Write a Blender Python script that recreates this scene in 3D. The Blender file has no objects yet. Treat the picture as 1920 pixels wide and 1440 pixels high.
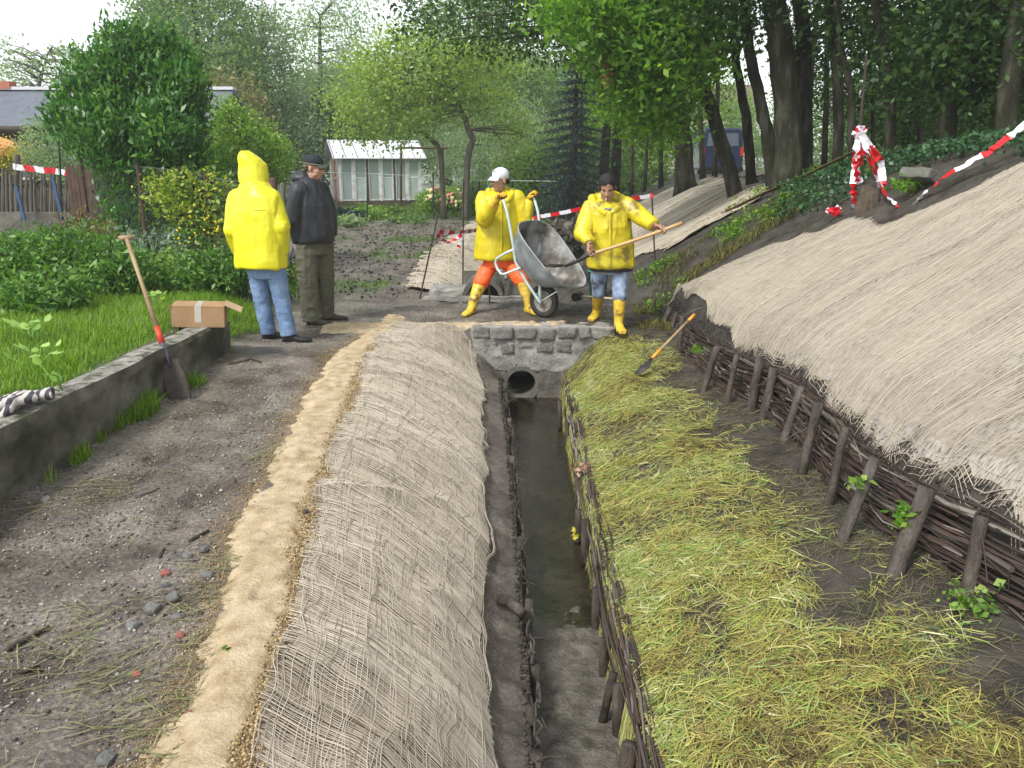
import bpy, math, random
import numpy as np
from mathutils import Vector, Matrix
from math import pi, sin, cos, radians as R

SC = bpy.context.scene
# ---------------------------------------------------------------- camera, sky, sun, exposure
PITCH = R(14.7); CZ = 1.7; F = 1600.0
cd = bpy.data.cameras.new('camera'); cam = bpy.data.objects.new('camera', cd)
SC.collection.objects.link(cam)
cam.location = (0, 0, CZ); cam.rotation_euler = (pi/2 - PITCH, 0, 0)
cd.sensor_width = 36; cd.lens = 30; cd.clip_start = 0.05; cd.clip_end = 2000
SC.camera = cam
SUN_EL, SUN_AZ = R(50), R(222)          # azimuth from +Y clockwise: soft light from behind and left
W = bpy.data.worlds.new('World'); SC.world = W; W.use_nodes = True
nt = W.node_tree; nt.nodes.clear()
sky = nt.nodes.new('ShaderNodeTexSky'); sky.sky_type = 'NISHITA'; sky.sun_disc = False
sky.sun_elevation = SUN_EL; sky.sun_rotation = SUN_AZ
sky.air_density = 1.0; sky.dust_density = 1.0; sky.ozone_density = 1.0
hs = nt.nodes.new('ShaderNodeHueSaturation'); hs.inputs['Saturation'].default_value = 0.22
bg = nt.nodes.new('ShaderNodeBackground'); bg.inputs['Strength'].default_value = 0.15
ow = nt.nodes.new('ShaderNodeOutputWorld')
nt.links.new(sky.outputs[0], hs.inputs['Color']); nt.links.new(hs.outputs[0], bg.inputs['Color'])
nt.links.new(bg.outputs[0], ow.inputs['Surface'])
sl = bpy.data.lights.new('sun', 'SUN'); sl.energy = 2.0; sl.angle = R(12); sl.color = (1, .97, .92)
so = bpy.data.objects.new('sun', sl); SC.collection.objects.link(so)
sd = Vector((sin(SUN_AZ)*cos(SUN_EL), cos(SUN_AZ)*cos(SUN_EL), sin(SUN_EL)))
so.rotation_euler = sd.to_track_quat('Z', 'Y').to_euler(); so.location = (-5, -5, 20)
SC.view_settings.view_transform = 'Standard'; SC.view_settings.look = 'None'
SC.view_settings.exposure = 0.92; SC.view_settings.gamma = 1
SC.render.engine = 'CYCLES'
SC.cycles.max_bounces = 5; SC.cycles.diffuse_bounces = 3; SC.cycles.glossy_bounces = 2
SC.cycles.transparent_max_bounces = 8; SC.cycles.transmission_bounces = 3
SC.cycles.use_denoising = True

# ---------------------------------------------------------------- helpers
COL = SC.collection
rng = np.random.default_rng(7)
RND = random.Random(5)
_f = np.array([0, cos(PITCH), -sin(PITCH)]); _u = np.array([0, sin(PITCH), cos(PITCH)])
def ray(px, py):
    return _f + _u*(-(py-720)/F) + np.array([(px-960)/F, 0, 0])
def at(px, py, Y):                      # world point on the plane y = Y
    d = ray(px, py); return Vector(d*(Y/d[1])) + Vector((0, 0, CZ))
def gz(px, py, z):                      # world point on the plane at height z
    d = ray(px, py); return Vector(d*((z-CZ)/d[2])) + Vector((0, 0, CZ))

def _h(ix, iy, iz, s):
    n = (ix*374761393 + iy*668265263 + iz*2147483647 + s*1274126177) & 0xFFFFFFFF
    n = ((n ^ (n >> 13))*1274126177) & 0xFFFFFFFF
    n = (n ^ (n >> 16)) & 0xFFFF
    return n/65535.0
def noise2(x, y, s=0):
    x = np.asarray(x, float); y = np.asarray(y, float); x, y = np.broadcast_arrays(x, y)
    ix = np.floor(x).astype(np.int64); iy = np.floor(y).astype(np.int64)
    fx = x-ix; fy = y-iy; fx = fx*fx*(3-2*fx); fy = fy*fy*(3-2*fy); z = 0
    a = _h(ix, iy, z, s); b = _h(ix+1, iy, z, s); c = _h(ix, iy+1, z, s); d = _h(ix+1, iy+1, z, s)
    return (a*(1-fx)+b*fx)*(1-fy) + (c*(1-fx)+d*fx)*fy
def noise3(x, y, z, s=0):
    ix = np.floor(x).astype(np.int64); iy = np.floor(y).astype(np.int64); iz = np.floor(z).astype(np.int64)
    fx = x-ix; fy = y-iy; fz = z-iz
    fx = fx*fx*(3-2*fx); fy = fy*fy*(3-2*fy); fz = fz*fz*(3-2*fz); o = 0
    for dz in (0, 1):
        a = _h(ix, iy, iz+dz, s); b = _h(ix+1, iy, iz+dz, s); c = _h(ix, iy+1, iz+dz, s); d = _h(ix+1, iy+1, iz+dz, s)
        v = (a*(1-fx)+b*fx)*(1-fy) + (c*(1-fx)+d*fx)*fy
        o = o + v*(fz if dz else 1-fz)
    return o
def fbm(x, y, s=0, o=4):
    v = 0; a = .5; t = 0
    for k in range(o):
        v = v + a*noise2(x*2**k, y*2**k, s+k*17); t += a; a *= .5
    return v/t
def sst(a, b, x):
    t = np.clip((np.asarray(x, float)-a)/(b-a), 0, 1); return t*t*(3-2*t)

# ---- materials
def _nt(name):
    m = bpy.data.materials.new(name); m.use_nodes = True; t = m.node_tree
    return m, t, t.nodes['Principled BSDF'], t.nodes['Material Output']
def _ramp(t, cols, lo=.3, hi=.7):
    r = t.nodes.new('ShaderNodeValToRGB'); e = r.color_ramp.elements
    n = len(cols); pos = [lo+(hi-lo)*i/(n-1) for i in range(n)]
    e[0].position = pos[0]; e[0].color = (*cols[0], 1); e[1].position = pos[-1]; e[1].color = (*cols[-1], 1)
    for i in range(1, n-1):
        q = e.new(pos[i]); q.color = (*cols[i], 1)
    return r
def _noise(t, scale, detail=6, coords=None, stretch=None, dist=0, rough=.6):
    tc = t.nodes.new('ShaderNodeTexCoord'); n = t.nodes.new('ShaderNodeTexNoise')
    n.inputs['Scale'].default_value = scale; n.inputs['Detail'].default_value = detail
    n.inputs['Distortion'].default_value = dist; n.inputs['Roughness'].default_value = rough
    if stretch:
        mp = t.nodes.new('ShaderNodeMapping'); mp.inputs['Scale'].default_value = stretch
        t.links.new(tc.outputs['Object'], mp.inputs[0]); t.links.new(mp.outputs[0], n.inputs['Vector'])
    else: t.links.new(tc.outputs['Object'], n.inputs['Vector'])
    return n
def mat(name, cols, scale=5, rough=.7, bump=.0, bscale=40, spec=.3, metal=0, stretch=None, lo=.3, hi=.7, rough2=None, bdist=.02, coat=0):
    m, t, b, o = _nt(name)
    if len(cols) == 1: b.inputs['Base Color'].default_value = (*cols[0], 1)
    else:
        n = _noise(t, scale, 7, stretch=stretch); r = _ramp(t, cols, lo, hi)
        t.links.new(n.outputs['Fac'], r.inputs[0]); t.links.new(r.outputs[0], b.inputs['Base Color'])
        if rough2 is not None:
            mr = t.nodes.new('ShaderNodeMapRange'); mr.inputs['From Min'].default_value = lo; mr.inputs['From Max'].default_value = hi
            mr.inputs['To Min'].default_value = rough; mr.inputs['To Max'].default_value = rough2
            t.links.new(n.outputs['Fac'], mr.inputs[0]); t.links.new(mr.outputs[0], b.inputs['Roughness'])
    if rough2 is None or len(cols) == 1: b.inputs['Roughness'].default_value = rough
    b.inputs['Specular IOR Level'].default_value = spec; b.inputs['Metallic'].default_value = metal
    b.inputs['Coat Weight'].default_value = coat
    if bump:
        n2 = _noise(t, bscale, 8, stretch=stretch); bp = t.nodes.new('ShaderNodeBump')
        bp.inputs['Strength'].default_value = bump; bp.inputs['Distance'].default_value = bdist
        t.links.new(n2.outputs['Fac'], bp.inputs['Height']); t.links.new(bp.outputs[0], b.inputs['Normal'])
    return m
def mat_rnd(name, cols, rough=.55, trans=.0, spec=.3, lo=0, hi=1):
    m, t, b, o = _nt(name)
    a = t.nodes.new('ShaderNodeAttribute'); a.attribute_name = 'rnd'
    r = _ramp(t, cols, lo, hi); t.links.new(a.outputs['Fac'], r.inputs[0]); t.links.new(r.outputs[0], b.inputs['Base Color'])
    b.inputs['Roughness'].default_value = rough; b.inputs['Specular IOR Level'].default_value = spec
    if trans:
        tr = t.nodes.new('ShaderNodeBsdfTranslucent'); mx = t.nodes.new('ShaderNodeMixShader'); mx.inputs[0].default_value = trans
        mul = t.nodes.new('ShaderNodeMixRGB'); mul.blend_type = 'MULTIPLY'; mul.inputs[0].default_value = 1
        mul.inputs[2].default_value = (1.6, 1.7, .7, 1)
        t.links.new(r.outputs[0], mul.inputs[1]); t.links.new(mul.outputs[0], tr.inputs[0])
        t.links.new(b.outputs[0], mx.inputs[1]); t.links.new(tr.outputs[0], mx.inputs[2]); t.links.new(mx.outputs[0], o.inputs[0])
    return m
def glass(name, col=(.8, .9, .88), alpha=.35, rough=.15):
    m, t, b, o = _nt(name)
    b.inputs['Base Color'].default_value = (*col, 1); b.inputs['Roughness'].default_value = rough
    b.inputs['Alpha'].default_value = alpha; b.inputs['Specular IOR Level'].default_value = .6
    return m

# ---- mesh building
def quads_mesh(name, V, Q, rnd=None, smooth=False):
    V = np.ascontiguousarray(V, np.float32); Q = np.ascontiguousarray(Q, np.int32)
    k = Q.shape[1]
    me = bpy.data.meshes.new(name); me.vertices.add(len(V)); me.vertices.foreach_set('co', V.ravel())
    me.loops.add(Q.size); me.loops.foreach_set('vertex_index', Q.ravel())
    me.polygons.add(len(Q)); me.polygons.foreach_set('loop_start', np.arange(0, Q.size, k, dtype=np.int32))
    me.polygons.foreach_set('loop_total', np.full(len(Q), k, np.int32))
    if smooth: me.polygons.foreach_set('use_smooth', np.ones(len(Q), bool))
    me.update(calc_edges=True)
    if rnd is not None:
        at_ = me.attributes.new('rnd', 'FLOAT', 'POINT'); at_.data.foreach_set('value', np.ascontiguousarray(rnd, np.float32))
    return me
def tag(o, label=None, cat=None, group=None, kind=None):
    if label: o['label'] = label
    if cat: o['category'] = cat
    if group: o['group'] = group
    if kind: o['kind'] = kind
    return o
def link(name, me, m, parent=None, label=None, cat=None, group=None, kind=None):
    o = bpy.data.objects.new(name, me); COL.objects.link(o)
    if m is not None: me.materials.append(m)
    if parent is not None: o.parent = parent
    return tag(o, label, cat, group, kind)
def empty(name, loc=(0, 0, 0), label=None, cat=None, group=None):
    o = bpy.data.objects.new(name, None); COL.objects.link(o); o.location = loc
    return tag(o, label, cat, group)
def rehome(root):                       # parts built in world space: shift so the empty keeps its base location
    inv = Matrix.Translation(-Vector(root.location))
    for c in root.children:
        if c.type == 'MESH': c.data.transform(inv)
        for g in c.children:
            g.data.transform(inv)
class MB:
    def __init__(s): s.v = []; s.f = []; s.r = []; s.n = 0
    def add(s, V, Fc, r=.5):
        V = [tuple(map(float, q)) for q in V]
        s.v += V; s.f += [tuple(int(i)+s.n for i in f) for f in Fc]; s.r += [r]*len(V); s.n += len(V); return s
    def box(s, c, d, rot=None, r=.5, taper=1, jit=0):
        V = []
        for z in (-1, 1):
            for x, y in ((-1, -1), (1, -1), (1, 1), (-1, 1)):
                k = taper if z > 0 else 1
                p = Vector((x*d[0]/2*k, y*d[1]/2*k, z*d[2]/2)) + Vector([RND.uniform(-jit, jit) for _ in range(3)])
                if rot is not None: p = rot @ p
                V.append(p+Vector(c))
        return s.add(V, [(3, 2, 1, 0), (4, 5, 6, 7), (0, 1, 5, 4), (1, 2, 6, 5), (2, 3, 7, 6), (3, 0, 4, 7)], r)
    def tube(s, pts, rad, n=8, r=.5, flat=1, cap=True, jit=0):
        pts = [Vector(p) for p in pts]
        if not hasattr(rad, '__len__'): rad = [rad]*len(pts)
        V = []; Fc = []; side = None
        for i, p in enumerate(pts):
            t = (pts[min(i+1, len(pts)-1)]-pts[max(i-1, 0)]).normalized()
            if side is None:
                side = t.cross(Vector((0, 0, 1)));
                if side.length < .05: side = t.cross(Vector((0, 1, 0)))
                side.normalize()
            else:
                side = (side - t*side.dot(t)).normalized()
            up = side.cross(t)
            for k in range(n):
                a = 2*pi*k/n; q = 1+(RND.uniform(-jit, jit) if jit else 0)
                V.append(p + (side*cos(a) + up*sin(a)*flat)*rad[i]*q)
        for i in range(len(pts)-1):
            for k in range(n):
                Fc.append((i*n+k, i*n+(k+1) % n, (i+1)*n+(k+1) % n, (i+1)*n+k))
        if cap: Fc += [tuple(range(n-1, -1, -1)), tuple((len(pts)-1)*n+k for k in range(n))]
        return s.add(V, Fc, r)
    def loft(s, rings, n=20, r=.5, cap=True):   # rings: (centre, rx, ry, yaw) ; optional 5th: tilt vector rows
        V = []; Fc = []
        for rg in rings:
            c, rx, ry, yaw = rg[:4]; c = Vector(c); e = rg[4] if len(rg) > 4 else 2.0
            for k in range(n):
                a = 2*pi*k/n; ca, sa = cos(a), sin(a)
                x = rx*math.copysign(abs(ca)**(2/e), ca); y = ry*math.copysign(abs(sa)**(2/e), sa)
                V.append(c+Vector((x*cos(yaw)-y*sin(yaw), x*sin(yaw)+y*cos(yaw), 0)))
        m = len(rings)
        for i in range(m-1):
            for k in range(n): Fc.append((i*n+k, i*n+(k+1) % n, (i+1)*n+(k+1) % n, (i+1)*n+k))
        if cap: Fc += [tuple(range(n-1, -1, -1)), tuple((m-1)*n+k for k in range(n))]
        return s.add(V, Fc, r)
    def ball(s, c, rad, rot=None, n=14, m=9, r=.5, jit=0):
        c = Vector(c); rad = (rad,)*3 if not hasattr(rad, '__len__') else rad; V = []; Fc = []
        V.append(Vector((0, 0, rad[2])))
        for i in range(1, m):
            t = pi*i/m
            for k in range(n):
                a = 2*pi*k/n; q = 1+(RND.uniform(-jit, jit) if jit else 0)
                V.append(Vector((rad[0]*sin(t)*cos(a)*q, rad[1]*sin(t)*sin(a)*q, rad[2]*cos(t)*q)))
        V.append(Vector((0, 0, -rad[2]))); L = len(V)-1
        V = [(rot @ v if rot is not None else v)+c for v in V]
        for k in range(n): Fc.append((0, 1+k, 1+(k+1) % n)); Fc.append((L, L-n+(k+1) % n, L-n+k))
        for i in range(m-2):
            for k in range(n): Fc.append((1+i*n+k, 1+(i+1)*n+k, 1+(i+1)*n+(k+1) % n, 1+i*n+(k+1) % n))
        return s.add(V, Fc, r)
    def mesh(s, name, smooth=False):
        me = bpy.data.meshes.new(name); me.from_pydata(s.v, [], s.f); me.update()
        a = me.attributes.new('rnd', 'FLOAT', 'POINT'); a.data.foreach_set('value', np.array(s.r, np.float32))
        if smooth: me.polygons.foreach_set('use_smooth', np.ones(len(me.polygons), bool))
        return me
    def obj(s, name, m, parent=None, label=None, cat=None, group=None, kind=None, smooth=False):
        return link(name, s.mesh(name, smooth), m, parent, label, cat, group, kind)
def sculpt(mb, name, m, parent, voxel=.01, smooth=3, wrinkle=0, wscale=9, stretch=(1, 1, 1), label=None, seed=3, sharp=0):
    """fuse the overlapping closed shapes of a builder into ONE continuous skin"""
    me = mb.mesh(name); o = bpy.data.objects.new('tmp', me); COL.objects.link(o)
    a = o.modifiers.new('r', 'REMESH'); a.mode = 'VOXEL'; a.voxel_size = voxel; a.use_smooth_shade = True
    if smooth:
        b = o.modifiers.new('s', 'SMOOTH'); b.factor = .5; b.iterations = smooth
    dg = bpy.context.evaluated_depsgraph_get(); nm = bpy.data.meshes.new_from_object(o.evaluated_get(dg))
    bpy.data.objects.remove(o); bpy.data.meshes.remove(me)
    nm.name = name; N = len(nm.vertices); co = np.empty(N*3, np.float32); nm.vertices.foreach_get('co', co); co = co.reshape(-1, 3)
    no = np.empty(N*3, np.float32); nm.vertices.foreach_get('normal', no); no = no.reshape(-1, 3)
    if wrinkle:
        w = wscale; sx, sy, sz = stretch
        q = co + .05*(noise3(co[:, 0]*7, co[:, 1]*7, co[:, 2]*7, 91)[:, None]-.5)
        d = 1-np.abs(2*noise3(q[:, 0]*w*sx, q[:, 1]*w*sy, q[:, 2]*w*sz, seed)-1)*1.6
        d += .45*(1-np.abs(2*noise3(q[:, 0]*w*2.3*sx, q[:, 1]*w*2.3*sy, q[:, 2]*w*2.3*sz, seed+5)-1)*1.6)
        co = co + no*(d*wrinkle)[:, None]; nm.vertices.foreach_set('co', co.ravel().astype(np.float32))
    nm.polygons.foreach_set('use_smooth', np.ones(len(nm.polygons), bool)); nm.update()
    nm.materials.clear()
    return link(name, nm, m, parent, label)
def ribbons(P, wd, lift=0, side=None, tent=False):
    """P (N,S,3) centre lines -> verts, quads, (thread index per vertex)"""
    N, S, _ = P.shape; T = np.gradient(P, axis=1)
    if side is None:
        side = np.cross(T, np.array([0, 0, 1.0])); side /= (np.linalg.norm(side, axis=2, keepdims=True)+1e-9)
    elif side.ndim == 2: side = np.repeat(side[:, None, :], S, 1)
    wd = np.broadcast_to(np.asarray(wd, float), (N, S))[:, :, None]/2
    if tent:
        up = np.cross(side, T); up /= (np.linalg.norm(up, axis=2, keepdims=True)+1e-9); up *= np.sign(up[:, :, 2:3]+1e-9)
        V = np.stack([P-side*wd, P+up*wd*1.3, P+side*wd], 2); c = 3
    else: V = np.stack([P-side*wd, P+side*wd], 2); c = 2
    base = (np.arange(N)[:, None]*S+np.arange(S-1)[None, :])*c
    Q = []
    for k in range(c-1):
        b = base+k; Q.append(np.stack([b, b+1, b+c+1, b+c], -1).reshape(-1, 4))
    return V.reshape(-1, 3), np.concatenate(Q), np.repeat(np.arange(N), S*c)
# ---------------------------------------------------------------- terrain
# cross sections: (x, z) knots at key distances y
ZG = .33
def sec(gz_, wx, cx, m1, m2, ft, lg, bl, br, tp, bm, wf, wt, s0, s1, s2, s3, s4, far):
    return [(-60, gz_+.5), (-9, gz_+.1), wx[0], wx[1], (wx[1][0]+.6, 0.0), cx, m1, m2, ft, lg, bl, br, tp, bm, wf, wt, s0, s1, s2, s3, s4, (60, far)]
WL = [(-2.80, ZG), (-2.74, 0.02)]
KEY = {
 -4.0: sec(ZG, WL, (-.70, .0), (-.42, -.1), (-.2, -.3), (.0, -.5), (.12, -.52), (.15, -.8), (.42, -.8), (.46, -.5), (1.3, -.34), (2.6, -.16), (2.65, .24), (2.85, .32), (2.97, .46), (4.9, 1.75), (6.3, 2.45), (9, 2.6), 3.0),
 2.1: sec(ZG, WL, (-.74, .0), (-.47, -.08), (-.22, -.27), (-.02, -.5), (.10, -.52), (.13, -.8), (.44, -.8), (.48, -.5), (1.2, -.33), (2.4, -.15), (2.45, .24), (2.68, .32), (2.80, .46), (4.7, 1.75), (6.0, 2.45), (8, 2.6), 3.0),
 3.3: sec(ZG, WL, (-.83, .0), (-.58, -.08), (-.3, -.27), (-.06, -.5), (.08, -.52), (.11, -.8), (.46, -.8), (.49, -.5), (1.15, -.32), (2.08, -.14), (2.13, .24), (2.30, .32), (2.42, .46), (4.3, 1.75), (5.6, 2.4), (7.6, 2.6), 3.0),
 5.0: sec(ZG, WL, (-.98, .0), (-.72, -.08), (-.4, -.27), (-.12, -.5), (.04, -.52), (.06, -.8), (.47, -.8), (.50, -.5), (1.05, -.3), (1.76, -.12), (1.80, .25), (1.98, .32), (2.10, .46), (4.0, 1.75), (5.1, 2.3), (7, 2.5), 2.9),
 7.0: sec(ZG, WL, (-1.15, .0), (-.86, -.08), (-.5, -.27), (-.2, -.5), (-.03, -.52), (.0, -.8), (.48, -.8), (.51, -.5), (1.0, -.27), (1.62, -.1), (1.66, .26), (1.82, .33), (1.94, .46), (3.8, 1.65), (4.6, 2.0), (6.5, 2.2), 2.5),
 8.3: sec(.30, [(-3.2, .28), (-2.6, .02)], (-1.28, .0), (-.98, -.06), (-.6, -.24), (-.27, -.5), (-.1, -.52), (-.06, -.8), (.5, -.8), (.53, -.5), (.95, -.2), (1.5, -.03), (1.54, .26), (1.70, .30), (1.82, .42), (3.6, 1.45), (4.3, 1.75), (6.0, 1.9), 2.2),
 8.72: sec(.30, [(-3.2, .28), (-2.6, .02)], (-1.28, .0), (-.98, .0), (-.6, -.07), (-.33, -.3), (-.1, -.52), (-.06, -.8), (.5, -.8), (.53, -.5), (.95, -.09), (1.5, -.02), (1.54, .26), (1.70, .30), (1.82, .42), (3.6, 1.45), (4.3, 1.75), (6.0, 1.9), 2.2),
 8.80: sec(.30, [(-3.2, .28), (-2.6, .02)], (-1.28, .0), (-.98, .0), (-.6, .0), (-.27, .0), (-.1, .0), (-.06, .0), (.5, .0), (.53, .0), (.95, -.0), (1.5, -.0), (1.54, .26), (1.70, .30), (1.82, .42), (3.6, 1.45), (4.3, 1.75), (6.0, 1.9), 2.2),
 10.4: sec(.25, [(-3.2, .15), (-2.6, .02)], (-1.3, .0), (-.98, .0), (-.6, .0), (-.27, .0), (-.1, .0), (-.06, .0), (.5, .0), (.53, .0), (.95, .0), (1.4, .04), (1.5, .16), (1.70, .22), (1.82, .3), (3.5, 1.3), (4.2, 1.6), (6.0, 1.7), 1.9),
 10.9: sec(.22, [(-3.6, .1), (-2.8, .02)], (-1.3, .02), (-.98, -.0), (-.6, -.2), (-.27, -.42), (-.1, -.5), (-.06, -.6), (.4, -.6), (.45, -.45), (.8, -.2), (1.35, .0), (1.45, .1), (1.66, .2), (1.78, .27), (3.5, 1.25), (4.2, 1.55), (6.0, 1.65), 1.8),
 15.0: sec(.15, [(-5, .08), (-4, .02)], (-1.4, .04), (-1.05, .0), (-.6, -.2), (-.2, -.42), (-.05, -.5), (.0, -.6), (.5, -.6), (.55, -.45), (.8, -.2), (1.3, .0), (1.4, .1), (1.6, .15), (1.75, .22), (3.4, 1.15), (4.2, 1.4), (6.0, 1.5), 1.6),
 24.0: sec(.05, [(-5, .03), (-4, .0)], (-.9, .03), (-.6, .0), (-.3, -.2), (.1, -.42), (.2, -.5), (.22, -.6), (.6, -.6), (.65, -.45), (.9, -.2), (1.5, .0), (1.6, .05), (1.8, .1), (1.95, .15), (4.0, 1.0), (5, 1.2), (8.0, 1.25), 1.3),
 30.0: sec(.0, [(-5, .0), (-4, .0)], (-.9, .0), (-.6, .0), (-.3, .0), (.1, .0), (.2, .0), (.22, .0), (.6, .0), (.65, .0), (.9, .0), (1.5, .0), (1.6, .0), (1.8, .05), (1.95, .1), (4.5, .8), (6, 1.15), (8.0, 1.2), 1.2),
 140.0: sec(.0, [(-5, .0), (-4, .0)], (-.9, .0), (-.6, .0), (-.3, .0), (.1, .0), (.2, .0), (.22, .0), (.6, .0), (.65, .0), (.9, .0), (1.5, .0), (1.6, .0), (1.8, .05), (1.95, .1), (4.5, .8), (6, 1.15), (8.0, 1.2), 1.2),
}
KY = np.array(sorted(KEY)); KX = np.array([[p[0] for p in KEY[k]] for k in KY]); KZ = np.array([[p[1] for p in KEY[k]] for k in KY])
WFX = lambda y: np.interp(y, [-4, 2, 2.85, 3.5, 4, 4.5, 5.5, 6.2, 7.0, 8, 10.4], [3.2, 2.42, 2.13, 1.99, 1.82, 1.80, 1.86, 1.84, 1.70, 1.66, 1.64])
_ny = np.array([2.5, 2.85, 3.5, 4.0, 4.5, 5.5, 6.2, 7.7]); _al = np.sort(np.concatenate([KY, _ny]))
KX = np.array([[np.interp(y, KY, KX[:, i]) for i in range(KX.shape[1])] for y in _al]); KZ = np.array([[np.interp(y, KY, KZ[:, i]) for i in range(KZ.shape[1])] for y in _al]); KY = _al
for j, k in enumerate(KY):
    if k <= 10.4:
        f_ = float(WFX(k)); KX[j, 14] = f_+.09; KX[j, 15] = f_+.20; KX[j, 16] = f_+.27
        KZ[j, 14] = -.14 if k < 8 else (-.08 if k < 8.5 else -.02); KZ[j, 15] = .2 if k < 6 else (.17 if k < 8 else .07); KX[j, 17] = max(KX[j, 17], KX[j, 16]+.12)
def knot(i, y):
    y = np.asarray(y, float); return np.interp(y, KY, KX[:, i])
I_CREST, I_FOOT, I_LEDGE, I_BL, I_BR, I_TOP, I_WF, I_WT, I_S0 = 5, 8, 9, 10, 11, 12, 14, 15, 16
def spans(*a):
    out = []
    for lo, hi, st in a: out.append(np.arange(lo, hi, st))
    return np.unique(np.round(np.concatenate(out+[[a[-1][1]]]), 4))
GX = spans((-60, -12, 2), (-12, -6, .4), (-6, -3, .12), (-3, 3.2, .025), (3.2, 7, .07), (7, 14, .5), (14, 60, 3))
GY = spans((-4, 1.6, .2), (1.6, 6, .025), (6, 9.2, .03), (9.2, 16, .06), (16, 30, .2), (30, 60, 1), (60, 140, 5))
ROW = np.array([[np.interp(y, KY, KX[:, i]) for i in range(KX.shape[1])] for y in GY])
ROWZ = np.array([[np.interp(y, KY, KZ[:, i]) for i in range(KX.shape[1])] for y in GY])
HZ0 = np.array([np.interp(GX, ROW[j], ROWZ[j]) for j in range(len(GY))])
MX, MY = np.meshgrid(GX, GY)
xs0 = np.interp(MY, KY, KX[:, I_S0]); xft = np.interp(MY, KY, KX[:, I_FOOT]); xcr = np.interp(MY, KY, KX[:, I_CREST]); xtp = np.interp(MY, KY, KX[:, I_TOP]); xwf = np.interp(MY, KY, KX[:, I_WF])
near = sst(30, 18, MY)
rut = (1-np.abs(2*fbm(MX*2.2, MY*.7, 403, 3)-1)*5).clip(0, 1)
det = (fbm(MX*1.3, MY*1.3, 1, 3)-.5)*.07
clod = (fbm(MX*9, MY*9, 2, 4)-.5)
rough_amt = .012 + .03*sst(10.4, 12, MY)*sst(.5, -1, MX)*sst(26, 22, MY)
rough_amt = rough_amt + .035*sst(-.12, .02, MX-xft)*sst(.2, 0, MX-xtp)
rough_amt = rough_amt + .030*sst(-.05, .1, MX-xwf)*sst(.05, -.05, MX-xs0) + .03*sst(.6, 1.5, MX-xs0)
HZ = HZ0 + det*near*sst(.0, .3, np.abs(MX-.25)-.3)*sst(-8, -3, -np.abs(MX)) + clod*rough_amt*2*sst(40, 20, MY)
HZ += (fbm(MX*30, MY*30, 5, 3)-.5)*.012*sst(12, 9, MY)
# muddy ruts in the far field
HZ -= .022*rut*sst(9.6, 7, MY)*sst(-.1, -.5, MX-xcr)*sst(-2.6, -2.4, MX)
HZ += (np.abs(fbm(MX*2.2+MY*.5, MY*1.1, 8, 4)-.5)*-.5+.06)*sst(11.5, 13, MY)*sst(-.2, -1.3, MX-xcr+.9)*sst(26, 23, MY)*sst(-6.5, -4.5, MX)
def bil(G, x, y):
    x = np.asarray(x, float); y = np.asarray(y, float)
    i = np.clip(np.searchsorted(GX, x)-1, 0, len(GX)-2); j = np.clip(np.searchsorted(GY, y)-1, 0, len(GY)-2)
    fx = np.clip((x-GX[i])/(GX[i+1]-GX[i]), 0, 1); fy = np.clip((y-GY[j])/(GY[j+1]-GY[j]), 0, 1)
    return (G[j, i]*(1-fx)+G[j, i+1]*fx)*(1-fy)+(G[j+1, i]*(1-fx)+G[j+1, i+1]*fx)*fy
def H(x, y): return bil(HZ, x, y)
def Hf(x, y): return float(H(x, y))
def H0(x, y): return bil(HZ0, x, y)
def grid_faces(ny, nx):
    a = (np.arange(ny-1)[:, None]*nx+np.arange(nx-1)[None, :]); return np.stack([a, a+1, a+nx+1, a+nx], -1).reshape(-1, 4)
gme = quads_mesh('ground', np.stack([MX, MY, HZ], -1).reshape(-1, 3), grid_faces(len(GY), len(GX)), smooth=True)
green = sst(-2.75, -2.9, MX)*sst(7.5, 7.0, MY) + sst(24.5, 27.5, MY)*sst(2.5, 1.5, MX)+sst(-4.2, -5.2, MX)
green = np.maximum(green, sst(.62, .7, fbm(MX*.8, MY*.9, 31, 3))*sst(10.5, 12, MY)*sst(-.6, -1.6, MX))
dark = np.maximum(np.maximum(sst(-.1, .05, MX-xtp), .7*sst(-.15, .1, MX-xft))*sst(60, 30, MY), sst(9.3, 10.5, MY)*sst(1.2, .8, MX)*.35)
wet = np.clip(sst(.50, .58, fbm(MX*1.7, MY*1.1, 401, 4))*sst(10.6, 12, MY)*sst(28, 24, MY)*sst(-.2, -1.3, MX-xcr+.9)+.6*sst(.56, .66, fbm(MX*1.3, MY*.9, 402, 4))*sst(-.3, -.6, MX-xcr), 0, 1)
for nm, G in (('wet', wet), ('green', np.clip(green, 0, 1)), ('dark', np.clip(dark, 0, 1))):
    a = gme.attributes.new(nm, 'FLOAT', 'POINT'); a.data.foreach_set('value', G.ravel().astype(np.float32))
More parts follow.
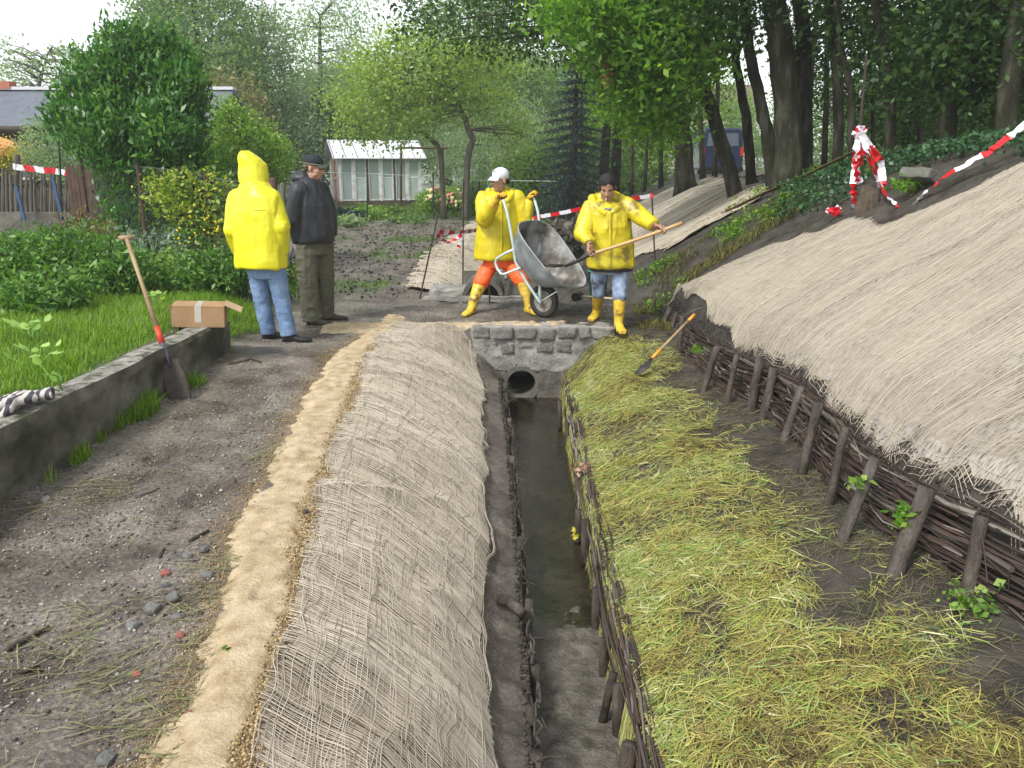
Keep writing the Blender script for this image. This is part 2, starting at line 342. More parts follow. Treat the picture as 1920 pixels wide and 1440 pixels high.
def ground_mat():
    m, t, b, o = _nt('soil')
    n1 = _noise(t, 2.2, 8); r1 = _ramp(t, [(.075, .058, .045), (.15, .128, .108), (.23, .205, .175)], .36, .62); t.links.new(n1.outputs['Fac'], r1.inputs[0])
    n3 = _noise(t, 55, 5); r3 = _ramp(t, [(.5, .48, .45), (1, 1, 1), (2.3, 2.2, 2.0)], .33, .72); t.links.new(n3.outputs['Fac'], r3.inputs[0])
    mu = t.nodes.new('ShaderNodeMixRGB'); mu.blend_type = 'MULTIPLY'; mu.inputs[0].default_value = .8
    t.links.new(r1.outputs[0], mu.inputs[1]); t.links.new(r3.outputs[0], mu.inputs[2])
    ad = t.nodes.new('ShaderNodeAttribute'); ad.attribute_name = 'dark'
    r2 = _ramp(t, [(.022, .018, .014), (.05, .042, .034), (.08, .068, .054)], .3, .7); n2 = _noise(t, 6, 8); t.links.new(n2.outputs['Fac'], r2.inputs[0])
    m1 = t.nodes.new('ShaderNodeMixRGB'); t.links.new(ad.outputs['Fac'], m1.inputs[0]); t.links.new(mu.outputs[0], m1.inputs[1]); t.links.new(r2.outputs[0], m1.inputs[2])
    ag = t.nodes.new('ShaderNodeAttribute'); ag.attribute_name = 'green'
    r4 = _ramp(t, [(.03, .04, .012), (.06, .1, .02), (.1, .17, .03)], .3, .7); n4 = _noise(t, 9, 8); t.links.new(n4.outputs['Fac'], r4.inputs[0])
    m2 = t.nodes.new('ShaderNodeMixRGB'); t.links.new(ag.outputs['Fac'], m2.inputs[0]); t.links.new(m1.outputs[0], m2.inputs[1]); t.links.new(r4.outputs[0], m2.inputs[2])
    t.links.new(m2.outputs[0], b.inputs['Base Color'])
    n5 = _noise(t, 1.6, 5); mr = t.nodes.new('ShaderNodeMapRange'); mr.inputs['From Min'].default_value = .42; mr.inputs['From Max'].default_value = .58
    mr.inputs['To Min'].default_value = .25; mr.inputs['To Max'].default_value = .85; t.links.new(n5.outputs['Fac'], mr.inputs[0]); aw = t.nodes.new('ShaderNodeAttribute'); aw.attribute_name = 'wet'; mw = t.nodes.new('ShaderNodeMapRange'); mw.inputs['To Min'].default_value = 1; mw.inputs['To Max'].default_value = .22; t.links.new(aw.outputs['Fac'], mw.inputs[0])
    mm = t.nodes.new('ShaderNodeMath'); mm.operation = 'MULTIPLY'; t.links.new(mr.outputs[0], mm.inputs[0]); t.links.new(mw.outputs[0], mm.inputs[1]); t.links.new(mm.outputs[0], b.inputs['Roughness'])
    b.inputs['Specular IOR Level'].default_value = .5
    bp = t.nodes.new('ShaderNodeBump'); bp.inputs['Strength'].default_value = .9; bp.inputs['Distance'].default_value = .018
    n6 = _noise(t, 38, 9, rough=.7); t.links.new(n6.outputs['Fac'], bp.inputs['Height']); t.links.new(bp.outputs[0], b.inputs['Normal'])
    return m
M_soil = ground_mat()
import bmesh
bm_ = bmesh.new(); bm_.from_mesh(gme)        # the opening of the drain pipe
bmesh.ops.delete(bm_, geom=[f for f in bm_.faces if abs(f.calc_center_median().x-.10) < .165 and 8.70 < f.calc_center_median().y < 8.815 and f.calc_center_median().z > -.79], context='FACES')
bm_.to_mesh(gme); bm_.free()
link('ground', gme, M_soil, kind='structure')

# ---------------------------------------------------------------- water in the ditch
wx = np.linspace(-.15, .6, 26); wy = np.linspace(-3, 8.9, 240); AX, AY = np.meshgrid(wx, wy)
def water_mat():
    m, t, b, o = _nt('ditch_water'); t.nodes.remove(b)
    tr = t.nodes.new('ShaderNodeBsdfTransparent'); tr.inputs[0].default_value = (.84, .80, .70, 1)
    gl = t.nodes.new('ShaderNodeBsdfGlossy'); gl.inputs['Roughness'].default_value = .05; gl.inputs['Color'].default_value = (.9, .92, .95, 1)
    fr = t.nodes.new('ShaderNodeFresnel'); fr.inputs['IOR'].default_value = 1.6; mx = t.nodes.new('ShaderNodeMixShader')
    bp = t.nodes.new('ShaderNodeBump'); bp.inputs['Strength'].default_value = .35; bp.inputs['Distance'].default_value = .01
    n6 = _noise(t, 16, 4, stretch=(1, 2.2, 1)); t.links.new(n6.outputs['Fac'], bp.inputs['Height'])
    for q in (gl, fr): t.links.new(bp.outputs[0], q.inputs['Normal'])
    t.links.new(fr.outputs[0], mx.inputs[0]); t.links.new(tr.outputs[0], mx.inputs[1]); t.links.new(gl.outputs[0], mx.inputs[2]); t.links.new(mx.outputs[0], o.inputs[0]); return m
link('ditch_water', quads_mesh('ditch_water', np.stack([AX, AY, np.full_like(AX, -.735)+.003*np.sin(AY*9+AX*7)], -1).reshape(-1, 3), grid_faces(240, 26), smooth=True), water_mat(), kind='structure')
# shallow mud showing in the nearer bed
bx = np.linspace(.06, .52, 36); by = np.linspace(-3, 8.6, 420); AX, AY = np.meshgrid(bx, by)
BZ = -.767 + .007*(fbm(AX*9, AY*6, 41, 5)-.4) + .040*sst(5.0, 3.8, AY+(fbm(AX*6, AY*3, 44, 3)-.5)*.5) + .02*(fbm(AX*30, AY*24, 42, 3)-.5)*sst(6.5, 4, AY)
link('ditch_bed', quads_mesh('ditch_bed', np.stack([AX, AY, BZ], -1).reshape(-1, 3), grid_faces(420, 36), smooth=True),
     mat('wet_silt', [(.05, .045, .035), (.105, .095, .077), (.165, .15, .125)], 13, .10, .8, 60, .5, rough2=.6), kind='structure')

# ---------------------------------------------------------------- sand strip
SL = [gz(*p, 0) for p in ((200, 1560), (262, 1440), (335, 1290), (400, 1130), (425, 1000), (500, 880), (540, 790), (590, 710), (618, 668), (655, 645), (690, 618))]
SR = [gz(*p, 0) for p in ((450, 1560), (465, 1440), (520, 1270), (552, 1130), (578, 960), (622, 850), (662, 745), (672, 700), (700, 655), (728, 628), (740, 618))]
def pl(L, y): return np.interp(y, [p.y for p in L], [p.x for p in L])
gx = np.arange(-2.4, .95, .014); gy = np.arange(1.2, 9.45, .018); AX, AY = np.meshgrid(gx, gy)
wob = (fbm(AX*3.1, AY*2.3, 51, 3)-.5)*.12+(fbm(AX*17, AY*17, 54, 4)-.5)*.09
fs = np.minimum(AX-pl(SL, AY), pl(SR, AY)-AX+.06)+wob
ylo = 8.80-.22*sst(-.42, -.75, AX)+wob*.25*(AX < -.45); fb = np.minimum(np.minimum((AY-ylo)*1.2, (9.13-AY+wob*.7)*.8), np.minimum(AX+2.05+.2*(AY-9)+wob, .62-AX+wob))
mk = np.maximum(np.where(AY < 8.6, fs, -1), np.where(AY >= 8.58, np.maximum(fb, np.where(AX < -1.15, fs, -1)), -1))
sz = H(AX, AY)*.35+H0(AX, AY)*.65 - .012 + .042*sst(-.01, .12, mk)+(fbm(AX*34, AY*34, 52, 3)-.5)*.007-.012*sst(.56, .64, fbm(AX*9, AY*7, 53, 2))
sz = np.maximum(sz, np.where(mk > .03, H(AX, AY)+.006, -9))
F_ = grid_faces(len(gy), len(gx)); keep = (mk.ravel()[F_] > -.012).all(1); F_ = F_[keep]
M_sand = mat('sand', [(.28, .20, .115), (.42, .33, .205), (.53, .435, .295)], 11, .9, .9, 70, .15, lo=.28, hi=.66, bdist=.012)
V_ = np.stack([AX, AY, sz], -1).reshape(-1, 3); us, inv = np.unique(F_, return_inverse=True)
link('sand_strip', quads_mesh('sand_strip', V_[us], inv.reshape(F_.shape), smooth=True), M_sand, kind='structure')
# crumbs along the sand edges
def stones(n, xy, size, squash=.6, seed=0, sink=.25):
    """little irregular stones, n of them, returns verts, quads-as-triangles, rnd"""
    g = np.random.default_rng(seed)
    base = np.array([(1, 0, 0), (0, 1, 0), (-1, 0, 0), (0, -1, 0), (0, 0, 1), (0, 0, -1), (.7, .7, .5), (-.7, .6, .45), (-.6, -.7, .5), (.65, -.7, .4)], float)[:6]
    tri = np.array([(0, 1, 4), (1, 2, 4), (2, 3, 4), (3, 0, 4), (1, 0, 5), (2, 1, 5), (3, 2, 5), (0, 3, 5)])
    J = base[None]*g.uniform(.6, 1.3, (n, 6, 1))+g.normal(0, .12, (n, 6, 3))
    a = g.uniform(0, 2*pi, n); c, s_ = np.cos(a)[:, None], np.sin(a)[:, None]
    J = np.stack([J[..., 0]*c-J[..., 1]*s_*.7, J[..., 0]*s_+J[..., 1]*c*.7, J[..., 2]*squash], -1)*size[:, None, None]
    z = H(xy[:, 0], xy[:, 1])+size*squash*(1-2*sink)
    J = J+np.stack([xy[:, 0], xy[:, 1], z], -1)[:, None]
    T = tri[None]+(np.arange(n)*6)[:, None, None]
    return J.reshape(-1, 3), T.reshape(-1, 3), np.repeat(g.random(n), 6)
n = 22000; yy = 1.8+7*rng.random(n)**1.5; e = rng.random(n) < .8
xx = np.where(e, pl(SR, yy)+rng.normal(-.0, .028, n)+(fbm(yy*5, yy*0, 58, 3)-.5)*.06, pl(SL, yy)+rng.normal(-.02, .06, n))
V, T, r_ = stones(n, np.stack([xx, yy], -1), (.0018+.008*rng.random(n)**3)*np.where(e, 1, .8), seed=3, sink=0); V[:, 2] += np.repeat(np.where(e, .028, .004), 6)
n = 30000; yy = 1.8+7*rng.random(n)**1.5; xx = pl(SL, yy)-np.abs(rng.normal(0, .075, n))+.05
V2, T2, r2_ = stones(n, np.stack([xx, yy], -1), .0012+.0035*rng.random(n)**3, seed=33, sink=0); V = np.concatenate([V, V2]); T = np.concatenate([T, T2+len(r_)]); r_ = np.concatenate([r_, .45+.55*r2_])
link('sand_crumbs', quads_mesh('sand_crumbs', V, T, r_), mat_rnd('sand_crumbs', [(.17, .11, .05), (.30, .21, .10), (.50, .38, .2)], .9), label='loose crumbs of sand along the edges of the sand strip', kind='stuff')
# gravel over the path
n = 42000; yy = 1.8+10*rng.random(n)**1.6; xx = rng.uniform(-2.7, -.2, n); ok = xx < pl(SL, yy)-.0; ok |= (yy > 9.15); xx = np.where(yy > 9.15, rng.uniform(-2.6, 1.4, n), xx)
dn = fbm(xx*1.6, yy*1.6, 61, 3) > rng.uniform(.3, .62, n); ok &= dn; xx, yy = xx[ok], yy[ok]; n = len(xx)
V, T, r_ = stones(n, np.stack([xx, yy], -1), .0025+.009*rng.random(n)**4+.0035*rng.random(n), seed=4)
M_pebble = mat_rnd('pebbles', [(.05, .045, .04), (.12, .11, .1), (.2, .185, .165), (.42, .40, .36)], .6)
link('gravel', quads_mesh('gravel', V, T, r_), M_pebble, label='small pebbles and crumbs scattered on the muddy path', kind='stuff')
# clods of dark soil behind the wattle and in the far field
n = 9000; yy = np.concatenate([rng.uniform(1.8, 9.8, 5200), 10.8+13*rng.random(3800)]); xx = np.empty(n); yy[3400:5200] = rng.uniform(1.8, 8.6, 1800)
xx[:5200] = knot(I_WT, yy[:5200])+rng.uniform(-.03, .03, 5200); xx[3400:5200] = knot(I_LEDGE, yy[3400:5200])-.06*rng.random(1800)+.02; xx[5200:] = rng.uniform(-4.2, -1.2, 3800)
V, T, r_ = stones(n, np.stack([xx, yy], -1), rng.uniform(.004, .016, n)*np.where(np.arange(n) > 5200, 2.2, 1)*np.where((np.arange(n) > 6600), .0, 1), .75, 5)
link('soil_clods', quads_mesh('soil_clods', V, T, r_), mat_rnd('clods', [(.018, .015, .012), (.035, .03, .025), (.075, .066, .055)], .8), label='clods of dark soil behind the wattle and across the mud', kind='stuff')

# ---------------------------------------------------------------- jute nets
M_jute = mat_rnd('jute', [(.20, .165, .115), (.34, .295, .225), (.45, .40, .32), (.58, .53, .44)], .9, spec=.1)
def mat_sheet(nm_, cs_):
    m, t, b, o = _nt(nm_)
    n = _noise(t, 3.0, 8, stretch=(.5, 1.6, .5)); r = _ramp(t, cs_, .32, .60); t.links.new(n.outputs['Fac'], r.inputs[0])
    n2 = _noise(t, 60, 6, stretch=(.35, 1.8, .35)); r2 = _ramp(t, [(.3, .28, .25), (1, 1, 1), (1.3, 1.3, 1.3)], .36, .6); t.links.new(n2.outputs['Fac'], r2.inputs[0])
    mu = t.nodes.new('ShaderNodeMixRGB'); mu.blend_type = 'MULTIPLY'; mu.inputs[0].default_value = 1
    t.links.new(r.outputs[0], mu.inputs[1]); t.links.new(r2.outputs[0], mu.inputs[2]); t.links.new(mu.outputs[0], b.inputs['Base Color'])
    b.inputs['Roughness'].default_value = .95; b.inputs['Specular IOR Level'].default_value = .1
    bp = t.nodes.new('ShaderNodeBump'); bp.inputs['Strength'].default_value = .8; bp.inputs['Distance'].default_value = .008
    t.links.new(n2.outputs['Fac'], bp.inputs['Height']); t.links.new(bp.outputs[0], b.inputs['Normal'])
    return m
M_sheet = mat_sheet('jute_fuzz', [(.065, .05, .032), (.20, .165, .12), (.32, .275, .21)]); M_sheet2 = mat_sheet('dense_jute_fuzz', [(.13, .112, .088), (.26, .236, .2), (.32, .295, .255)])
def jute(label, y0, y1, xb, xt, sp, shear=0, wr=.02, sp2=.02, seg=.045, width=.0042, seed=0, jb=.05, jt=.05, zs=0.0, group=None, wfreq=2.2, bunch=1.6, var=1.0, sheet=None, base=.55):
    """a net laid over the ground from its lower edge xb(y) to its upper edge xt(y); cross threads run up the slope"""
    g = np.random.default_rng(seed)
    def pos(Y, v):                      # Y at lower edge, v 0..1
        X = xb(Y)+(xt(Y)-xb(Y))*v; Yp = Y+shear*v*np.abs(xt(Y)-xb(Y))
        return X, Yp
    def lift(X, Y, v):
        a = Y*wfreq+v*1.1+.5*fbm(X*1.5, Y*1.5, seed+1, 2)
        k = 1-np.abs(2*noise2(a*1.7, v*1.3, seed+2)-1)
        k2 = 1-np.abs(2*noise2(a*5.2, v*2.2+9, seed+3)-1)
        sw = (Y*.85+.35*fbm(Y*.8, v*1.6, seed+12, 2)+.1*v) % 1.0
        sw2 = (Y*2.3+.9*fbm(Y*1.1, v*2.2, seed+13, 2)) % 1.0
        return wr*(k**3*1.1+k2**4*.22+fbm(X*3, Y*3, seed+4, 2)*.8)+.017*sw*sst(1.0, .985, sw)+.006*sw2*sst(1., .97, sw2)*sst(.4, .6, noise2(Y*1.5, v*3, seed+14))
    def Z(X, Y, v): return np.maximum(H0(X, Y)*.6+H(X, Y)*.4+.010+zs+lift(X, Y, v)*(.4+.6*sst(0, .05, v)), H(X, Y)+.024)
    root = empty('jute_netting', (float(xb(np.array((y0+y1)/2))), (y0+y1)/2, Hf(float(xb(np.array((y0+y1)/2))), (y0+y1)/2)), label, 'netting', group)
    L = float(np.mean([abs(xt(np.array(q))-xb(np.array(q))) for q in np.linspace(y0, y1, 9)]))
    ny = int((y1-y0)/.03); nx = max(12, int(L/.03)); vy = np.linspace(y0, y1, ny); vv = np.linspace(0, 1, nx)
    A, B = np.meshgrid(vy, vv, indexing='ij'); X, Yp = pos(A, B); ed = (noise2(A*14, 0*A, seed+7)-.5)*jb; X = X+np.sign(xb(A)-xt(A))*(ed-.008)*(1-B)**3
    S = np.stack([X, Yp, Z(X, Yp, B)-.006], -1).reshape(-1, 3)
    link('backing', quads_mesh('backing', S, grid_faces(ny, nx), smooth=True), sheet or M_sheet, root)
    ths = []
    # threads up the slope
    N = int((y1-y0)/sp); S_ = max(8, int(L/seg)); yb = y0+(np.arange(N)+g.uniform(-.35, .35, N))*sp
    v = np.linspace(0, 1, S_)[None]; st = -np.abs(g.normal(0, .25, N))[:, None]*jb/L; en = 1+g.uniform(-1, .4, N)[:, None]*jt/L
    v = st+(en-st)*v
    yy = yb[:, None]+(noise2(yb[:, None]*3+v*.0, v*L*2.5+yb[:, None]*.5, seed+5)-.5)*.02+(noise2(yb[:, None]*7, v*L*3, seed+6)-.5)*sp*1.4+(noise2(yb[:, None]*13, v*L*1.6, seed+26)-.5)*sp*bunch+(noise2(yb[:, None]*140, v*L*7, seed+16)-.5)*sp*.55
    X, Yp = pos(yy, v); z = Z(X, Yp, np.clip(v, 0, 1))+(noise2(yb[:, None]*60, v*L*14, seed+8)-.5)*.004
    P = np.stack([X, Yp, z], -1); V1, Q1, t1 = ribbons(P, width*g.uniform(.6, 1.35, N)[:, None], tent=True)
    r1 = (base+var*(.5*fbm(yb*2.2, yb*0, seed+20, 4)-.25+g.uniform(-.18, .18, N)))[t1]
    # threads along
    N2 = int(L/sp2); S2 = int((y1-y0)/seg/.9); v2 = np.concatenate([(np.arange(N2)+.5+g.uniform(-.3, .3, N2))/N2, np.array([-.012, -.004, .004, .012])*1.0/L]); N2 += 4; yl = np.linspace(y0, y1, S2)[None]
    vv2 = v2[:, None]+(noise2(v2[:, None]*30, yl*6, seed+9)-.5)*.035/L*2+(noise2(v2[:, None]*90, yl*30, seed+10)-.5)*.008/L
    yl = np.repeat(yl, N2, 0); X, Yp = pos(yl, vv2); z = Z(X, Yp, vv2)+.001+(noise2(v2[:, None]*60, yl*22, seed+11)-.5)*.006
    V2, Q2, t2 = ribbons(np.stack([X, Yp, z], -1), width*.95, tent=True); r2 = (.5+var*g.uniform(-.4, .4, N2))[t2]
    # stray fibres
    N3 = int((y1-y0)*L*120); yb = g.uniform(y0, y1, N3); vb = g.uniform(0, 1, N3); ang = g.normal(0, .8, N3); ln = g.uniform(.03, .12, N3)
    s = np.linspace(-.5, .5, 4)[None]; X, Yp = pos(yb, vb); cu = g.normal(0, .02, N3)[:, None]
    Xs = X[:, None]+np.cos(ang)[:, None]*ln[:, None]*s+cu*s*s; Ys = Yp[:, None]+np.sin(ang)[:, None]*ln[:, None]*s-cu*s*s
    z = Z(Xs, Ys, np.repeat(vb[:, None], 4, 1))+.006+g.uniform(0, .006, N3)[:, None]
    V3, Q3, t3 = ribbons(np.stack([Xs, Ys, z], -1), width*.45); r3 = g.uniform(.2, 1, N3)[t3]
    for Vn, Qn, rn, nm in ((V1, Q1, r1, 'warp_threads'), (np.concatenate([V2, V3]), np.concatenate([Q2, Q3+len(V2)]), np.concatenate([r2, r3]), 'weft_threads')):
        link(nm, quads_mesh(nm, Vn, Qn, rn), M_jute, root)
    rehome(root); return root
NETG = 'jute nets pinned over the ditch banks'
def cx_(y): return pl(SR, np.minimum(y, 8.6))-.03
jute('jute net over the steep left bank beside the sand strip', 1.3, 8.72, lambda y: knot(I_FOOT, y)-.05+.07*(noise2(y*2.6, y*0, 140)-.5), lambda y: cx_(y), .0085, shear=.36, wr=.026, sp2=.0155, width=.0030, seed=100, jt=.06, jb=.03, group=NETG, wfreq=1.6, bunch=3.0)
XB = lambda y: WFX(y)+.21+.07*sst(6.5, 9, y)+.05*(noise2(np.asarray(y)*2.7, 0*np.asarray(y), 141)-.5)
XT = lambda y: np.interp(y, [1, 5.2, 6.0, 6.6, 6.78, 7.02, 7.3, 8.0, 8.57, 9.2, 9.9], [6, 5.4, 4.6, 3.9, 3.62, 3.3, 3.08, 3.1, 2.79, 2.35, 1.76])
jute('large pale jute net over the long right slope above the wattle', 1.5, 9.85, XB, XT, .0092, shear=-.05, wr=.028, sp2=.02, seg=.06, width=.0030, seed=200, jb=.05, jt=.12, group=NETG, wfreq=1.2, bunch=.9, var=.4, sheet=M_sheet2, base=.40)
jute('short far net on the left bank behind the man with the wheelbarrow', 11.1, 23, lambda y: knot(I_FOOT, y)+.02, lambda y: knot(I_CREST, y)-.12, .035, shear=.2, wr=.03, sp2=.06, seg=.12, width=.016, seed=300, jt=.22, group=NETG)
jute('far net on the right slope below the leaning trees', 12.0, 20.5, lambda y: knot(I_S0, y)+.0+.55*sst(13.5, 12, y), lambda y: np.interp(y, [11.5, 13, 15, 17, 20.5], [3.2, 3.75, 3.9, 4.1, 4.5]), .03, shear=-.1, wr=.03, sp2=.07, seg=.12, width=.014, seed=400, jt=.25, jb=.2, group=NETG)
# ---------------------------------------------------------------- stone headwall with the pipe
M_stone = mat('granite', [(.10, .096, .088), (.17, .163, .15), (.25, .24, .22)], 9, .8, .9, 45, .3, bdist=.02)
M_mortar = mat('mortar', [(.17, .165, .15), (.27, .26, .235), (.36, .345, .315)], 6, .9, .8, 35, .2, bdist=.02)
M_conc = mat('old_concrete', [(.07, .066, .055), (.13, .12, .1), (.2, .19, .16)], 4, .85, .7, 30, .2, lo=.3, hi=.72)
hw = empty('headwall', (.3, 8.74, 0), 'rough stone headwall with wide mortar joints above the drain pipe', 'headwall')
mb = MB()
def slab(x0, x1, y0, y1, z0, z1, nx, nz, amp, seed, mbx, r=.5, skew=None):
    for fy, s_ in ((y0, -1), (y1, 1)):
        pass
def rockbox(mbx, c, d, amp=.012, n=5, seed=0, rot=None, e=.86, r=.5):
    """rounded rough block"""
    V = []; Fc = []; idx = {}
    def vid(i, j, k):
        if (i, j, k) not in idx:
            p = np.array([i, j, k])/n*2-1; q = p*1.0
            l = np.linalg.norm(q); q = q*(e+(1-e)*1/l*1.0) if l > 1 else q
            w = np.array([x*dd/2 for x, dd in zip(q, d)])
            nn = np.array([noise3(np.array(w[0]*18+seed), np.array(w[1]*18), np.array(w[2]*18+t), 3+t) for t in range(3)]).ravel()-.5
            w = w+nn*amp*2; w = Vector(w)
            if rot is not None: w = rot @ w
            idx[(i, j, k)] = len(V); V.append(w+Vector(c))
        return idx[(i, j, k)]
    for a in range(n):
        for b in range(n):
            Fc += [(vid(a, b, 0), vid(a, b+1, 0), vid(a+1, b+1, 0), vid(a+1, b, 0)), (vid(a, b, n), vid(a+1, b, n), vid(a+1, b+1, n), vid(a, b+1, n)),
                   (vid(a, 0, b), vid(a+1, 0, b), vid(a+1, 0, b+1), vid(a, 0, b+1)), (vid(a, n, b), vid(a, n, b+1), vid(a+1, n, b+1), vid(a+1, n, b)),
                   (vid(0, a, b), vid(0, a, b+1), vid(0, a+1, b+1), vid(0, a+1, b)), (vid(n, a, b), vid(n, a+1, b), vid(n, a+1, b+1), vid(n, a, b+1))]
    mbx.add(V, Fc, r)
rockbox(mb, (.33, 8.84, -.215), (1.50, .24, .47), .022, 22, 5, e=.99)
rockbox(mb, (.36, 8.86, -.40), (1.1, .16, .16), .02, 14, 6, e=.97)
mb.obj('mortar', M_mortar, hw, smooth=True)
mb = MB()
for row, (z, h_, x0, x1) in enumerate(((-.045, .15, -.42, 1.06), (-.205, .14, -.34, 1.0), (-.355, .14, -.18, .86))):
    x = x0+.0
    while x < x1-.06:
        w = RND.uniform(.13, .25); w = min(w, x1-x)
        if not (row > 0 and RND.random() < .12):
            rockbox(mb, (x+w/2, 8.75+.012*row+RND.uniform(-.012, .015), z+RND.uniform(-.012, .012)), (w-.03, .10, h_-.03), .010, 5, RND.random()*50, Matrix.Rotation(RND.uniform(-.06, .06), 3, 'Y'), e=.88)
        x += w
mb.obj('stones', M_stone, hw, smooth=True)
# loose block at the right end of the wall
mb = MB(); rockbox(mb, (1.1, 8.86, -.08), (.13, .2, .24), .012, 6, 3, e=.9); mb.obj('end_block', mat('dark_block', [(.03, .028, .025), (.07, .065, .055)], 9, .8, .6), hw, smooth=True)
# concrete base slab either side of the pipe
PX = .10; PZc = -.585
mb = MB()
for x0, x1 in ((-.16, PX-.165), (PX+.165, .56)): mb = MB(); rockbox(mb, ((x0+x1)/2, 8.80, -.63), (x1-x0, .16, .36), .006, 6, x0*9, e=.97); mb.obj('base', M_conc, hw)
mb = MB(); N = 36
prof = [(.205, 0), (.205, .6), (.15, .6), (.15, 0)]
V = []; Fc = []
for i, (r_, y) in enumerate(((.20, 8.72), (.20, 9.6), (.148, 9.6), (.148, 8.72))):
    for k in range(N): a = 2*pi*k/N; V.append((PX+r_*cos(a), y, PZc+r_*sin(a)))
for i in range(4):
    j = (i+1) % 4
    for k in range(N): Fc.append((i*N+k, i*N+(k+1) % N, j*N+(k+1) % N, j*N+k))
mb.add(V, Fc); mb.box((PX, 9.62, PZc), (.5, .03, .5)); mb.obj('pipe', mat('pipe_concrete', [(.09, .085, .07), (.16, .15, .13)], 7, .8, .5), hw, smooth=False)
rehome(hw)

# ---------------------------------------------------------------- low concrete garden wall
gw = MB(); ys = np.arange(-2.0, 7.62, .1); nsec = []
prof = [(-2.77, -.3), (-2.575, -.3), (-2.60, .08), (-2.615, .20), (-2.62, 1), (-2.64, 1.01), (-2.78, 1.01), (-2.80, 1)]
V = []; Fc = []
ys = np.arange(-2.0, 7.66, .045); zs = [-.3, -.02, .06, .12, .18, .24, .3]
top = lambda y: np.interp(y, [-2, 4.2, 7.6], [.43, .395, .31])+.02*(noise2(y*2.3, 0*y, 71)-.5)
for y in ys:
    t = float(top(np.array(y))); c = [( -2.565+.02*(noise2(y*3, z*5, 72)-.5)+.012*(noise2(y*13, z*13, 73)-.5), min(z, t-.02)) for z in zs]
    tt = t+.03*(noise2(y*9, 2.0, 76)-.5)
    c += [(-2.585, t), (-2.62+.02*(noise2(y*7, 1., 74)-.5), tt+.004), (-2.70, t+.006+.012*(noise2(y*11, 3., 75)-.5)), (-2.765, t), (-2.78, t-.03), (-2.78, -.3)]
    V += [(float(x), y, float(z)) for x, z in c]
m = len(zs)+6
for i in range(len(ys)-1):
    for k in range(m): Fc.append((i*m+k, (i+1)*m+k, (i+1)*m+(k+1) % m, i*m+(k+1) % m))
Fc += [tuple(range(m)), tuple((len(ys)-1)*m+k for k in range(m-1, -1, -1))]
gw.add(V, Fc)
def wall_mat():
    m, t, b, o = _nt('weathered_concrete')
    n = _noise(t, 2.6, 9, stretch=(1, 1, 1.6)); r = _ramp(t, [(.022, .03, .014), (.06, .06, .04), (.12, .115, .09), (.19, .18, .15)], .34, .66)
    t.links.new(n.outputs['Fac'], r.inputs[0])
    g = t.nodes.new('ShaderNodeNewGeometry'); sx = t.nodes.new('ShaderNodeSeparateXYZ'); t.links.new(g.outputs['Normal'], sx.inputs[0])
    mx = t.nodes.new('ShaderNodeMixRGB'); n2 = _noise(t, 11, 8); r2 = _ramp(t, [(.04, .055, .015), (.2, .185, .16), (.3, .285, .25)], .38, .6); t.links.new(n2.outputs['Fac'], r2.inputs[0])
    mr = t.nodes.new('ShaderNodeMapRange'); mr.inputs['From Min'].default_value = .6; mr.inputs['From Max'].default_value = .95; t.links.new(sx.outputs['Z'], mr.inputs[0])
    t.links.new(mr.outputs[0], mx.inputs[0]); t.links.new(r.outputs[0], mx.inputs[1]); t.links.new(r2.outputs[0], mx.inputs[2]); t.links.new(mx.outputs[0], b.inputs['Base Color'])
    b.inputs['Roughness'].default_value = .75
    bp = t.nodes.new('ShaderNodeBump'); bp.inputs['Strength'].default_value = .8; bp.inputs['Distance'].default_value = .015; n3 = _noise(t, 26, 9)
    t.links.new(n3.outputs['Fac'], bp.inputs['Height']); t.links.new(bp.outputs[0], b.inputs['Normal']); return m
gwo = gw.obj('garden_wall', wall_mat(), None, 'low weathered concrete wall holding up the grassy garden bed', 'wall')

# ---------------------------------------------------------------- wattle fence and ditch revetments
M_bark = mat('bark', [(.022, .017, .013), (.06, .048, .038), (.12, .1, .082)], 14, .6, .9, 70, .35, stretch=(1, 1, .35), rough2=.75)
M_barkgrey = mat('grey_bark', [(.03, .024, .02), (.075, .062, .052), (.15, .13, .11)], 11, .6, .8, 60, .35, stretch=(1, 1, .35))
M_cut = mat('cut_wood', [(.16, .11, .06), (.3, .22, .13)], 30, .8)
M_branch = mat_rnd('branches', [(.016, .011, .009), (.04, .030, .024), (.06, .034, .028), (.075, .062, .05), (.20, .175, .15)], .5, spec=.4)
def twigs(specs, mbx, n=5):
    for pts, rad, r_ in specs: mbx.tube(pts, rad, n, r_, jit=.06)
wf = empty('wattle_fence', (1.76, 5, -.12), 'woven wattle fence of dark branches below the large pale net', 'fence')
def cv(i, y): return float(knot(i, y))
